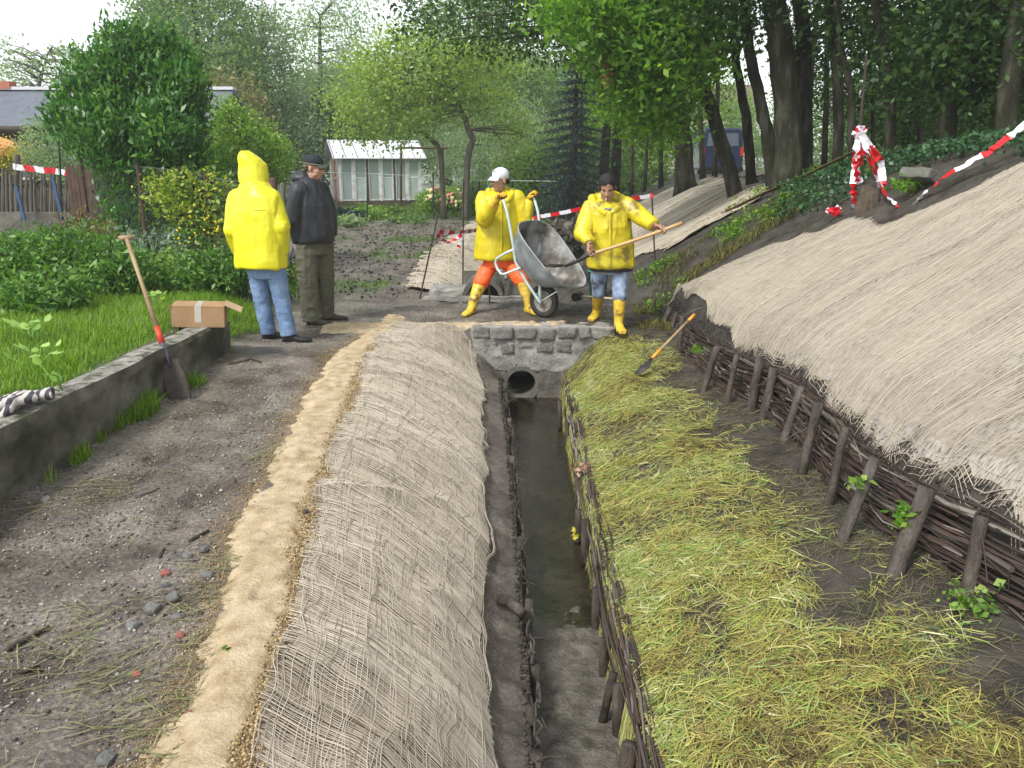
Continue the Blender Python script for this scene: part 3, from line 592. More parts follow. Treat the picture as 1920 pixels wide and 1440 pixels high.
# stakes: pixel foot -> pixel top
ST = [((1204, 585), (1212, 556)), ((1218, 600), (1228, 560)), ((1236, 622), (1258, 575)), ((1255, 635), (1268, 585)), ((1274, 665), (1280, 592)), ((1322, 722), (1345, 650)), ((1365, 748), (1382, 664)), ((1410, 765), (1425, 668)), ((1443, 780), (1462, 690)), ((1472, 820), (1503, 725)), ((1505, 880), (1535, 755)), ((1555, 935), (1585, 800)), ((1585, 1000), (1642, 858)), ((1685, 1058), (1740, 915)), ((1842, 1100), (1868, 968)), ((1995, 1240), (2040, 1050))]
sy = []
for i, (a, b) in enumerate(ST):
    p = gz(a[0], a[1], -.13); y = p.y; tp = at(b[0], b[1], y+.06); dx_ = min(0, float(WFX(y))+.02-p.x); tp.x += dx_; bse = Vector((p.x+dx_, y, -.13)); bse = bse+(bse-tp)*.6
    rad = [.032, .026, .03, .022, .026, .03, .024, .034, .034, .029, .031, .026, .030, .042, .032, .04][i]
    m1 = bse.lerp(tp, .5)+Vector((RND.uniform(-.008, .008), 0, 0)); mb = MB(); mb.tube([bse, bse.lerp(tp, .25), m1, bse.lerp(tp, .78), tp], [rad*1.0, rad*.95, rad*1.05, rad*.94, rad*.98], 10, jit=.05)
    o = mb.obj('stake', M_barkgrey if i in (9, 12, 13) else M_bark, wf, smooth=True); sy.append(y)
mb = MB()
for k in range(330):
    y0 = RND.uniform(1.6, 9.6); L = RND.uniform(.9, 2.4); h0 = RND.random(); h0 = h0*.95; sl_ = RND.uniform(-.12, .12)
    y1 = min(y0+L, 10.0); pts = []; ph = RND.uniform(0, 6.28); off = RND.choice((-.035, .03)); n = max(4, int((y1-y0)/.14))
    rad = RND.choice((.004, .005, .006, .007, .009, .011, .014))
    for q in range(n+1):
        y = y0+(y1-y0)*q/n; hh = min(max(h0+sl_*q/n, .02), 1.05); x = float(WFX(y))+.045+.09*hh+off*.7*cos((y-sy[3])*8+ph)+RND.uniform(-.008, .008)
        pts.append((x, y, -.17+.06*max(0, y-7)/2+(.38-.08*max(0, y-5.5)/2-.06*max(0, y-7.5)/2)*hh+RND.uniform(-.008, .008)))
    mb.tube(pts, [rad*(1-.5*q/n) for q in range(n+1)], 6, min(1, max(0, RND.gauss(.45, .28))), jit=.08)
for k in range(130):      # twiggy ends sticking out
    y = RND.uniform(1.9, 9.6); hh = RND.random(); x = float(WFX(y))+.02+.09*hh; z = -.13+.36*hh; L = RND.uniform(.06, .25)
    d = Vector((RND.uniform(-.5, .5), RND.uniform(-1, 1), RND.uniform(-.3, .5))).normalized()*L
    p = Vector((x, y, z)); mb.tube([p, p+d*.5+Vector((0, 0, RND.uniform(-.01, .02))), p+d], [.0035, .003, .0015], 4, RND.random())
mb.obj('woven_branches', M_branch, wf)
rehome(wf)
# loops of wire on the stakes
for py, px in (((725), 1500), ((925), 1745)):
    pass
# right edge of the ditch: posts and long willow rods
rv = empty('ditch_revetment', (.49, 5, -.5), 'brushwood edging with round posts along the grassy right side of the ditch', 'edging')
for (px, py, tx, ty, rad) in ((1052, 800, 1050, 752, .03), (1066, 830, 1064, 782, .035), (1097, 935, 1093, 895, .03), (1083, 1010, 1086, 955, .035), (1102, 1050, 1098, 975, .045), (1122, 1175, 1118, 1103, .038), (1136, 1265, 1132, 1198, .035), (1165, 1375, 1160, 1285, .045), (1150, 1500, 1175, 1395, .05), (1180, 1640, 1185, 1540, .045)):
    p = gz(px, py, -.72); b = Vector((min(max(p.x, .42), .5)-.005, p.y, -.95)); t = at(tx, ty, p.y+.01); t = Vector((b.x+(t.x-p.x)*.8+.0, p.y+.01, min(max(t.z, -.55), -.42)))
    rad *= .62; mb = MB(); mb.tube([b, b.lerp(t, .6), t], [rad, rad*1.03, rad*.97], 10, jit=.05); mb.obj('post', M_bark, rv, smooth=True)
mb = MB()   # the leaning post
a = gz(1128, 1362, -.75); b = gz(1150, 1262, -.5); mb.tube([a, Vector(a).lerp(b, .5), b], [.019, .02, .019], 10, jit=.05); mb.obj('leaning_post', M_bark, rv, smooth=True)
mb = MB()
for k in range(240):
    y0 = RND.uniform(1.6, 8.2); L = RND.uniform(.25, 1.1); y1 = min(y0+L, 8.6); n = max(3, int(L/.2)); o_ = RND.uniform(.0, .11); h_ = RND.uniform(-.74, -.46) if o_ < .03 else RND.uniform(-.5, -.45)
    pts = [(cv(I_TOP, y0+(y1-y0)*q/n)-.03+o_+RND.uniform(-.012, .012), y0+(y1-y0)*q/n, h_+RND.uniform(-.012, .012)+o_*.2) for q in range(n+1)]
    mb.tube(pts, [.0025+RND.random()*.006]*(n+1), 5, min(1, max(0, RND.gauss(.6, .3))), jit=.08)
mb.obj('willow_rods', M_branch, rv); rehome(rv)
lv = empty('ditch_revetment', (.03, 5, -.5), 'muddy row of short posts and twigs on the left side of the ditch', 'edging')
for (px, py) in ((945, 690), (950, 780), (955, 860), (968, 935), (972, 1015), (978, 1130), (985, 1150), (992, 1215), (1006, 1240), (1012, 1330), (1005, 1420), (925, 720)):
    p = gz(px, py, -.5); x = cv(I_LEDGE, p.y)+.015; rad = RND.uniform(.02, .032); b = Vector((x, p.y, -.9)); t = Vector((x+RND.uniform(-.02, .02), p.y+RND.uniform(-.02, .02), -.49+RND.uniform(-.03, .03)))
    mb = MB(); mb.tube([b, b.lerp(t, .5), t], [rad, rad, rad*.95], 9, jit=.06); mb.obj('post', M_bark, lv, smooth=True)
mb = MB()
M_mudwood = mat('muddy_wood', [(.03, .025, .02), (.07, .06, .05), (.11, .1, .085)], 12, .7, .8, 60)
for k in range(60):
    y0 = RND.uniform(1.6, 8.2); L = RND.uniform(.12, .5); y1 = min(y0+L, 8.6); n = 4; h_ = RND.uniform(-.72, -.47)
    pts = [(cv(I_LEDGE, y0+(y1-y0)*q/n)+.02+RND.uniform(-.02, .02), y0+(y1-y0)*q/n, h_+RND.uniform(-.02, .02)) for q in range(n+1)]
    mb.tube(pts, [.004+RND.random()*.006]*(n+1), 5, RND.random()*.6, jit=.08)
for k in range(60):
    y = RND.uniform(1.8, 8.3); x = cv(I_LEDGE, y); p = Vector((x, y, -.5)); d = Vector((RND.uniform(-.2, .8), RND.uniform(-1, 1), RND.uniform(-.5, .6))).normalized()*RND.uniform(.05, .2)
    mb.tube([p, p+d*.5+Vector((0, 0, .01)), p+d], [.003, .003, .0015], 4, RND.random())
mb.obj('twigs', M_mudwood, lv); rehome(lv)
# thick muddy branch stub on the ledge
mb = MB(); a = gz(940, 1125, -.47); b = gz(980, 1150, -.44); mb.tube([a, Vector(a).lerp(b, .5)+Vector((0, 0, .02)), b], [.03, .027, .024], 9, jit=.06); mb.obj('branch_stub', M_barkgrey, None, 'thick mud covered branch stub poking out over the left side of the ditch', 'branch', smooth=True)

# ---------------------------------------------------------------- grasses
def blades(name, x, y, ln, wd, lean, cols, label, seed=0, zoff=0, S=4, curl=.6, mat_=None, parent=None, z=None):
    g = np.random.default_rng(seed); n = len(x); a = g.uniform(0, 2*pi, n); s = np.linspace(0, 1, S)[None]
    zb = (H(x, y) if z is None else z)+zoff; le = lean*g.uniform(.3, 1.7, n)
    hx = ln*np.sin(np.minimum(le, 1.5)); hz = ln*np.cos(np.minimum(le, 1.5))
    P = np.stack([x[:, None]+np.cos(a)[:, None]*hx[:, None]*(s**(1+curl)), y[:, None]+np.sin(a)[:, None]*hx[:, None]*(s**(1+curl)), zb[:, None]+hz[:, None]*(s-curl*.35*s**3)], -1)
    side = np.stack([-np.sin(a), np.cos(a), 0*a], -1); w = wd[:, None]*np.array([.8, 1, .7, .08] if S == 4 else np.linspace(1, .08, S))[None]
    V, Q, t = ribbons(P, w, side=side)
    return link(name, quads_mesh(name, V, Q, g.random(n)[t]), mat_, parent, label, kind=('stuff' if parent is None else None))
M_lawn = mat_rnd('lawn', [(.06, .13, .01), (.12, .24, .016), (.19, .33, .025), (.28, .42, .05)], .5, .35)
n = 95000; x = -2.78-5.2*rng.random(n)**1.35; y = 2.6+7.2*rng.random(n)**1.2
ok = (y < 7.8) | (x < -3.2); x, y = x[ok], y[ok]; n = len(x); hgt = (.05+.12*fbm(x*1.5, y*1.5, 81, 3))*rng.uniform(.5, 1.4, n); hgt *= .55+.45*sst(-2.8, -3.05, x)
dn = rng.random(n) < (.15+.85*sst(-2.8, -2.95, x+.12*(noise2(y*5, 0*y, 82)-.5))); x, y, hgt = x[dn], y[dn], hgt[dn]
blades('lawn_grass', x, y, hgt, rng.uniform(.003, .006, len(x)), .45, None, 'bright green grass growing on the bed behind the low concrete wall', 11, mat_=M_lawn)
# tufts at the wall foot
def tuft(px, py, n, rad, h_, label, mt, z=0, seed=0, w=.005, sq=1.0, lean=.4):
    g = np.random.default_rng(seed+int(px)); c = gz(px, py, z); a = g.uniform(0, 2*pi, n); r_ = rad*np.sqrt(g.random(n))
    x = c.x+r_*np.cos(a)*sq; y = c.y+r_*np.sin(a)
    blades_ = np.random.default_rng(seed); ln = h_*g.uniform(.5, 1.2, n)*(1-.4*r_/rad)
    s = np.linspace(0, 1, 4)[None]; az = g.uniform(0, 2*pi, n); le = lean*g.uniform(.2, 1.8, n)
    zb = H(x, y)-.005
    P = np.stack([x[:, None]+np.cos(az)[:, None]*(ln*np.sin(le))[:, None]*s**1.6, y[:, None]+np.sin(az)[:, None]*(ln*np.sin(le))[:, None]*s**1.6, zb[:, None]+(ln*np.cos(le))[:, None]*(s-.2*s**3)], -1)
    side = np.stack([-np.sin(az), np.cos(az), 0*az], -1); V, Q, t = ribbons(P, w*np.array([.8, 1, .7, .1])[None], side=side)
    return link('grass_tuft', quads_mesh('grass_tuft', V, Q, g.random(n)[t]), mt, None, label, 'grass tuft')
tuft(262, 778, 800, .24, .25, 'largest lush grass tuft at the foot of the concrete wall left of the spade', M_lawn, sq=.45, seed=1)
tuft(222, 802, 320, .15, .19, 'smaller lush tuft growing against the wall just nearer than the largest one', M_lawn, sq=.4, seed=2)
tuft(362, 722, 260, .15, .17, 'grass tuft at the wall foot just right of the leaning spade', M_lawn, sq=.6, seed=3)
tuft(150, 862, 160, .10, .16, 'small grass tuft at the wall foot in the left foreground', M_lawn, sq=.6, seed=4)
tuft(92, 905, 14, .06, .16, 'few thin upright blades at the wall foot, nearest to the viewer', M_lawn, seed=5)
tuft(190, 830, 40, .05, .14, 'thin grass tuft between the small and the lush tufts at the wall', M_lawn, sq=.6, seed=6)
# grass strip between the wall end and the feet of the hooded man
n = 9000; x = rng.uniform(-3.3, -2.25, n); y = rng.uniform(7.55, 9.4, n); ok = x < -2.35-.35*noise2(y*4, 0*y, 83)-.15*(y-8.2)*0; x, y = x[ok], y[ok]
blades('grass_by_wall_end', x, y, rng.uniform(.06, .16, len(x)), rng.uniform(.003, .006, len(x)), .5, None, 'green grass between the wall end and the feet of the hooded man', 12, mat_=M_lawn)
# far patches of grass and garden green
n = 60000; x = rng.uniform(-14, 3.2, n); y = 11.3+22*rng.random(n); m_ = bil(np.clip(green, 0, 1), x, y) > .5; ok = m_ & ((x > -6) | (y > 20)); x, y = x[ok], y[ok]
blades('far_grass', x, y, rng.uniform(.03, .12, len(x))*np.where(y > 22, 1.8, 1), rng.uniform(.008, .02, len(x)), .5, None, 'patchy green grass across the mud and before the greenhouse', 13, S=3, mat_=mat_rnd('far_grass', [(.04, .07, .01), (.09, .16, .02), (.15, .24, .03)], .6, .3))

# mown grass lying on the right ditch bank
def mown(n, y, u, cov, seed, label, cols, wd, lmin, lmax, thick, name='mown_grass'):
    g = np.random.default_rng(seed)
    x = knot(I_TOP, y)-.03+(knot(I_WF, y)-knot(I_TOP, y)+.02)*u
    ok = g.random(n) < cov(x, y, u); x, y = x[ok], y[ok]; n = len(x)
    cl = fbm(x*3.5, y*3.5, seed, 2)*9+fbm(x*9, y*9, seed+1, 2)*3; a = cl+g.normal(0, 1.0, n); ln = g.uniform(lmin, lmax, n)*g.uniform(.5, 1.1, n)
    S = 5; s = np.linspace(-.5, .5, S)[None]; cu = g.normal(0, .09, n)[:, None]*ln[:, None]
    X = x[:, None]+np.cos(a)[:, None]*ln[:, None]*s-np.sin(a)[:, None]*cu*(s*s*2); Y = y[:, None]+np.sin(a)[:, None]*ln[:, None]*s+np.cos(a)[:, None]*cu*(s*s*2)
    heap = thick*(.25+fbm(x*4, y*4, seed+3, 3))
    z = H(X, Y)+(g.random(n)*heap)[:, None]+.004+(g.normal(0, .12, n)*ln)[:, None]*s+np.abs(g.normal(0, .10, n)*ln)[:, None]*(.25-s*s)*1.5
    z = np.maximum(z, H(X, Y)+.003)
    P = np.stack([X, Y, z], -1); tl = g.normal(0, .6, n); T = np.stack([-np.sin(a)*np.cos(tl), np.cos(a)*np.cos(tl), np.sin(tl)], -1)
    V, Q, t = ribbons(P, (wd*(.45+1.0*g.random(n)**2.5))[:, None]*np.array([.6, 1, 1, .8, .2])[None], side=T)
    tone = np.clip(.5+(fbm(x*2.3, y*2.3, seed+6, 2)-.5)*.8+(fbm(x*11, y*11, seed+7, 2)-.5)*.6+g.normal(0, .24, n), 0, 1)
    return link(name, quads_mesh(name, V, Q, tone[t]), cols, None, label, kind='stuff')
def cov1(x, y, u):
    k = fbm(x*2.2, y*2.2, 95, 4); edge = .58+.17*sst(3.5, 2.2, y)+.08*sst(6, 8, y)
    return np.clip(1.15*sst(edge+.22, edge-.12, u+(k-.5)*.8)*(.22+.78*sst(.34, .47, k)), 0, 1)*sst(8.85, 8.3, y)
M_mown = mat_rnd('mown', [(.08, .06, .03), (.19, .15, .055), (.32, .26, .08), (.46, .41, .12), (.32, .37, .08), (.19, .29, .06), (.58, .54, .30)], .5, .12)
n = 150000; y = 1.5+7.2*rng.random(n)**1.3; mown(n, y, rng.random(n), cov1, 500, 'yellow green mown grass lying thick over the right bank of the ditch', M_mown, .0040, .03, .17, .035)
n = 4500; y = 1.5+6.8*rng.random(n)**1.3; mown(n, y, rng.random(n), cov1, 540, 'broad fresh green blades strewn among the mown grass', mat_rnd('fresh_blades', [(.09, .18, .04), (.18, .28, .07), (.28, .38, .12), (.42, .44, .22)], .5, .15), .006, .05, .16, .05, 'fresh_blades')
n = 26000; y = 1.5+8*rng.random(n)**1.2; mown(n, y, rng.random(n)**.6, lambda x, y, u: .12+.6*(fbm(x*2.5, y*2.5, 96, 3) > .5), 520, 'thin dull wisps of dead grass over the dark soil at the wattle foot',
     mat_rnd('dead_grass', [(.03, .025, .018), (.08, .065, .035), (.14, .12, .06), (.12, .14, .05), (.2, .17, .1)], .6), .003, .05, .2, .02, 'dead_grass')
n = 26000; yy = 8.5+2.8*rng.random(n); xx = 1.25+rng.random(n)*2.4; ok = (xx > 1.3+(yy-8.5)*.1) & (fbm(xx*2, yy*2, 97, 3)+.15*sst(9.7, 10.2, yy) > .52)&((yy > 9.75) | (xx < knot(I_WF, yy)-.05)); xx, yy = xx[ok], yy[ok]
blades('weedy_bank_grass', xx, yy, rng.uniform(.03, .14, len(xx)), rng.uniform(.004, .008, len(xx)), 1.1, None, 'olive brown grass and moss on the bank between the two right nets', 14, mat_=mat_rnd('olive', [(.04, .03, .012), (.1, .08, .02), (.16, .15, .03), (.09, .15, .03)], .6))
# straws and clippings on the path and ledge
g = np.random.default_rng(77); n = 1700; cl = [gz(*p, 0) for p in ((150, 1160), (420, 1060), (230, 1240), (180, 1300), (310, 1370), (200, 905), (160, 930), (320, 1130), (500, 860), (420, 1200), (90, 1220), (330, 1310), (60, 960), (560, 1260))]
ci = g.integers(0, len(cl), n); x = np.array([cl[i].x for i in ci])+g.normal(0, .11, n); y = np.array([cl[i].y for i in ci])+g.normal(0, .08, n)
r2 = g.random(n) < .35; x = np.where(r2, g.uniform(-2.6, -.8, n), x); y = np.where(r2, g.uniform(1.9, 8.5, n), y)
ln = g.uniform(.03, .2, n)*g.random(n)**.5; a = g.normal(.5, .7, n); s = np.linspace(-.5, .5, 4)[None]; cu = g.normal(0, .2, n)[:, None]*ln[:, None]
X = x[:, None]+np.cos(a)[:, None]*ln[:, None]*s; Y = y[:, None]+np.sin(a)[:, None]*ln[:, None]*s+cu*s*s
V, Q, t = ribbons(np.stack([X, Y, H(X, Y)+.008+g.random(n)[:, None]*.01+0*s], -1), g.uniform(.0015, .005, n)[:, None]); 
link('path_straw', quads_mesh('path_straw', V, Q, g.random(n)[t]), mat_rnd('straw', [(.06, .05, .035), (.16, .13, .07), (.15, .19, .06), (.24, .24, .11), (.34, .30, .19)], .6, .1), label='straws and cut grass blown over the muddy path', kind='stuff')
# ---------------------------------------------------------------- people
M_skin = mat('skin', [(.36, .19, .125), (.44, .25, .17)], 14, .5, .15, 90, .4)
M_skin2 = mat('tanned_skin', [(.31, .165, .105), (.42, .24, .16)], 14, .5, .15, 90, .4)
def pvc(name, a, b): return mat(name, [a, b], 3.5, .36, .22, 9, .5, lo=.35, hi=.65, bdist=.05, coat=.05)
M_yel = pvc('lemon_rainwear', (.66, .61, .012), (.76, .71, .02)); M_yel2 = pvc('yellow_rainwear', (.54, .43, .008), (.66, .55, .012))
M_yel3 = mat('worn_yellow_rainwear', [(.16, .12, .02), (.44, .35, .012), (.60, .50, .015)], 5.5, .38, .25, 9, .5, lo=.38, hi=.56, bdist=.05)
M_dark = mat('dark_jacket', [(.018, .02, .026), (.035, .038, .046)], 5, .45, .22, 9, .4, bdist=.05)
M_jean = mat('jeans', [(.09, .15, .27), (.17, .26, .42), (.25, .35, .5)], 6, .85, .3, 90, .15)
M_jean2 = mat('worn_jeans', [(.07, .075, .08), (.17, .22, .32), (.27, .34, .45)], 6, .85, .3, 90, .15, lo=.36, hi=.56)
M_cargo = mat('olive_cloth', [(.085, .085, .06), (.14, .14, .10)], 7, .85, .3, 80, .15)
M_orange = mat('orange_trousers', [(.85, .10, .015), (.95, .16, .03)], 6, .5, .2, 30, .4)
M_boot = mat('yellow_boot', [(.16, .11, .05), (.55, .36, .03), (.66, .46, .04)], 11, .4, .3, 30, .5, lo=.38, hi=.52)
M_shoe = mat('black_shoe', [(.012, .012, .013), (.03, .028, .026)], 12, .5, .2)
M_shoeb = mat('muddy_shoe', [(.035, .028, .02), (.08, .065, .05)], 12, .7, .2)
M_hair = mat('black_hair', [(.008, .007, .006), (.02, .016, .014)], 60, .5, .5, 160)
M_glove = mat('yellow_glove', [(.45, .25, .03), (.72, .45, .04)], 14, .6, .3, 60)
M_black = mat('black_detail', [(.008, .008, .008)], rough=.4); M_white = mat('cap_white', [(.62, .63, .68), (.74, .75, .79)], 10, .8, .2)
M_eye = mat('eye', [(.02, .012, .01)], rough=.15, spec=.8); M_lip = mat('lips', [(.24, .085, .07)], rough=.5)
def frame(az, pitch=0, roll=0):          # local x right, y forward, z up ; az degrees in the ground plane (0 = +x, -90 = towards the viewer)
    f = Vector((cos(R(az))*cos(R(pitch)), sin(R(az))*cos(R(pitch)), sin(R(pitch)))); r_ = Vector((sin(R(az)), -cos(R(az)), 0)); u_ = r_.cross(f)
    m = Matrix((r_, f, u_)).transposed()
    return m @ Matrix.Rotation(R(roll), 3, 'Y')
def head(mb, c, M, s=1.0):
    L = lambda x, y, z: Vector(c)+M @ Vector((x*s, y*s, z*s))
    mb.ball(L(0, -.012, .035), (.077*s, .096*s, .088*s), M, 20, 14)             # cranium
    mb.ball(L(0, .022, -.035), (.062*s, .070*s, .078*s), M, 18, 12)             # face
    mb.ball(L(0, .050, -.092), (.036*s, .034*s, .026*s), M, 12, 8)              # chin
    mb.ball(L(0, .074, .012), (.050*s, .016*s, .011*s), M, 12, 8)               # brow
    for q in (-1, 1):
        mb.ball(L(q*.036, .060, -.028), (.022*s, .02*s, .018*s), M, 10, 7)      # cheek
        mb.ball(L(q*.079, -.008, -.012), (.009*s, .02*s, .031*s), M, 10, 7)     # ear
        mb.ball(L(q*.048, .02, -.072), (.02*s, .035*s, .024*s), M, 10, 7)       # jaw
    mb.tube([L(0, .080, .008), L(0, .098, -.018), L(0, .108, -.036), L(0, .090, -.046)], [.008*s, .010*s, .0145*s, .011*s], 8)
    for q in (-1, 1): mb.ball(L(q*.012, .094, -.038), (.009*s, .011*s, .008*s), M, 8, 6)
    mb.ball(L(0, .083, -.064), (.026*s, .012*s, .007*s), M, 10, 6); mb.ball(L(0, .081, -.076), (.022*s, .011*s, .007*s), M, 10, 6)
    return L
def eyes(L, M, parent, s=1.0, brow=True):
    for q in (-1, 1):
        mb = MB(); mb.ball(L(q*.031, .0735, -.004), (.013*s, .008*s, .0065*s), M, 12, 8); mb.obj('eye', M_eye, parent, smooth=True)
        if brow:
            mb = MB(); mb.tube([L(q*.014, .091, .014), L(q*.03, .089, .020), L(q*.047, .079, .014)], [.004, .005, .003], 6); mb.obj('eyebrow', M_hair, parent, smooth=True)
    mb = MB(); mb.ball(L(0, .092, -.070), (.022*s, .005*s, .0045*s), M, 12, 6); mb.obj('mouth', M_lip, parent, smooth=True)
def hand(mb, wr, az_dir, palm, curl=55, th=1, s=1.0, fat=1.0):
    """wr wrist, az_dir unit along the knuckles direction, palm unit = palm normal, th = +1/-1 thumb side"""
    y = Vector(az_dir).normalized(); z = Vector(palm); z = (z-y*z.dot(y)).normalized(); x = y.cross(z)*th
    P = lambda a, b, c: Vector(wr)+(x*a+y*b+z*c)*s
    for k, (ax, l1) in enumerate(((.030, .044), (.010, .048), (-.010, .044), (-.029, .035))):
        mb.tube([P(ax*.5, .005, 0), P(ax, .05, .0), P(ax*1.03, .088-.006*abs(k-1), .004)], [.0165*s*fat, .0165*s*fat, .0115*s*fat], 8)
        p = P(ax*1.03, .086-.006*abs(k-1), .004); ang = R(curl*.55); pts = [p]; rd = [.0108*s*fat]
        for j, ll in enumerate((l1, l1*.68, l1*.5)):
            p = p+(y*cos(ang)+z*sin(ang))*ll*s; pts.append(p); rd.append((.0102, .0095, .008)[j]*s*fat); ang += R(curl*(.95+.1*k))
        mb.tube(pts, rd, 8)
    p = P(.032, .028, .004); mb.tube([P(.02, .008, .0), p, P(.058, .052, .018), P(.060, .078, .040), P(.046, .094, .054)], [.013*s*fat, .0150*s*fat, .0128*s*fat, .0112*s*fat, .0088*s*fat], 8)
def limb(mb, pts, rad, n=14):
    mb.tube(pts, rad, n); mb.ball(pts[0], rad[0]*1.0, None, 12, 8)
    if len(pts) > 8: mb.ball(pts[len(pts)//2], rad[len(pts)//2]*1.04, None, 12, 8)
def lerp_pts(pts, rad, k=4):
    o = []; q = []
    for i in range(len(pts)-1):
        for j in range(k):
            t = j/k; o.append(Vector(pts[i]).lerp(Vector(pts[i+1]), t)); q.append(rad[i]+(rad[i+1]-rad[i])*t)
    return o+[Vector(pts[-1])], q+[rad[-1]]
def shoe(mb, ankle, az, length=.28, w=.048, h_=.075, ground=0, heelback=.065):
    d = Vector((cos(R(az)), sin(R(az)), 0)); a = Vector(ankle); g_ = Vector((a.x, a.y, ground))
    st = [(-heelback, .036, .055), (-.02, .043, h_), (.05, .044, h_*.95), (.11, w, .052), (.17, w*.98, .045), (length-heelback-.01, w*.6, .033)]
    pts = [g_+d*t+Vector((0, 0, hh*.55)) for t, ww, hh in st]
    s_ = Vector((-d.y, d.x, 0))
    V = []; Fc = []; n = 12
    for (t, ww, hh), p in zip(st, pts):
        for k in range(n):
            q = 2*pi*k/n; cz = sin(q); V.append(g_+d*t+s_*(ww*cos(q))+Vector((0, 0, max(.0, hh*.52+hh*.52*cz if cz > 0 else hh*.52+hh*.52*max(cz*1.6, -1)))))
    for i in range(len(st)-1):
        for k in range(n): Fc.append((i*n+k, i*n+(k+1) % n, (i+1)*n+(k+1) % n, (i+1)*n+k))
    Fc += [tuple(range(n-1, -1, -1)), tuple((len(st)-1)*n+k for k in range(n))]; mb.add(V, Fc)
def ring_px(px, py, Y, rx, ry, yaw, e=2.0): return (at(px, py, Y), rx, ry, R(yaw), e)

# --- A: hooded man seen from behind
YA = 8.15; fa = 58
A = empty('person', gz(522, 636, 0), 'person in lemon yellow hooded raincoat and blue jeans, seen from behind', 'person')
hc = at(474, 320, YA+.02)+Vector((.01, .02, -.01)); MA = frame(fa, -4)
mb = MB(); head(mb, hc, MA, .9); sh = [at(448, 372, YA+.08), at(508, 372, YA-.04)]
mb.tube([hc-Vector((0, 0, .05)), at(478, 360, YA)], [.055, .065], 12)
mb.loft([ring_px(499, 505, YA, .16, .11, fa-90), ring_px(492, 460, YA, .15, .10, fa-90), ring_px(486, 400, YA, .18, .11, fa-90), ring_px(480, 370, YA, .16, .09, fa-90)], 16)
hips = [at(484, 508, YA+.04), at(516, 505, YA-.03)]; kn = [at(491, 562, YA+.06), at(528, 560, YA-.0)]; an = [at(503, 622, YA+.08), at(541, 622, YA-.02)]
an[0].z = max(an[0].z, .09)
for i in range(2): limb(mb, [hips[i], kn[i], an[i]], [.075, .05, .038], 12)
ar = [[sh[1], at(527, 425, YA-.1), at(527, 472, YA-.04), at(531, 486, YA-.02)], [sh[0], at(437, 430, YA+.05), at(452, 470, YA+.2), at(462, 480, YA+.22)]]
for a in ar: limb(mb, a[:3], [.055, .045, .035], 10)
hand(mb, ar[0][2], Vector((.1, .2, -1)), Vector((-.6, .5, 0)), 30, 1, .95); hand(mb, ar[1][2], Vector((.5, .3, -.8)), Vector((.3, -.8, 0)), 30, -1, .95)
sculpt(mb, 'body', M_skin, A, .0065, 1)
mb = MB()
mb.loft([ring_px(490, 500, YA, .255, .185, fa-90, 2.3), ring_px(490, 497, YA, .262, .19, fa-90, 2.3), ring_px(488, 470, YA, .262, .187, fa-90, 2.3), ring_px(486, 430, YA, .262, .185, fa-90, 2.3), ring_px(483, 395, YA, .262, .18, fa-90, 2.2), ring_px(481, 370, YA, .24, .16, fa-90), ring_px(479, 352, YA, .15, .13, fa-90), ring_px(478, 342, YA, .12, .115, fa-90)], 30)
for a in ar:
    p_, r_ = lerp_pts([a[0]-Vector((0, 0, .01)), a[1], a[2]], [.088, .083, .066], 4); limb(mb, p_, r_, 14)
jo = sculpt(mb, 'raincoat', M_yel, A, .008, 2, .017, 5.2, (1, 1, .38))
mb = MB()
mb.loft([(at(477, 350, YA)+Vector((.0, .0, 0)), .125, .11, R(fa-90)), (at(476, 340, YA+.01), .135, .125, R(fa-90)), (at(475, 326, YA+.02), .138, .128, R(fa-90)), (at(474, 310, YA+.02), .128, .12, R(fa-90)), (at(468, 299, YA), .105, .10, R(fa-90)), (at(463, 291, YA-.01), .075, .075, R(fa-90)), (at(459, 284, YA-.02), .035, .035, R(fa-90))], 24)
sculpt(mb, 'hood', M_yel, A, .008, 2, .007, 9, (1, 1, .6), seed=9)
mb = MB()   # stitched yoke across the back
for (y0, q0, q1) in ((391, 180+12, 360-8),):
    pts = []
    for k in range(17):
        q = R(q0+(q1-q0)*k/16); v = Vector((.268*math.copysign(abs(cos(q))**.9, cos(q)), .187*math.copysign(abs(sin(q))**.9, sin(q)), 0)); v.rotate(Matrix.Rotation(R(fa-90), 3, 'Z')); pts.append(at(483, y0, YA)+v)
    mb.tube(pts, .0045, 6)
mb.obj('yoke_seam', M_yel, A, smooth=True)
mb = MB()
mb.loft([(at(499, 497, YA), .165, .13, R(fa-90)), (at(500, 520, YA), .155, .12, R(fa-90))], 20)
for i in range(2):
    p_, r_ = lerp_pts([hips[i], kn[i], an[i]+Vector((0, 0, -.035))], [.098, .078, .071], 4); limb(mb, p_, r_, 14)
sculpt(mb, 'jeans', M_jean, A, .008, 2, .006, 11, (1, 1, 1.3))
for i, (az) in enumerate((20, 5)):
    mb = MB(); shoe(mb, an[i]+Vector((.0, .0, 0)), az, .29, .05, .08, Hf(an[i].x, an[i].y)); sculpt(mb, 'shoe', M_shoe, A, .006, 2)
rehome(A)

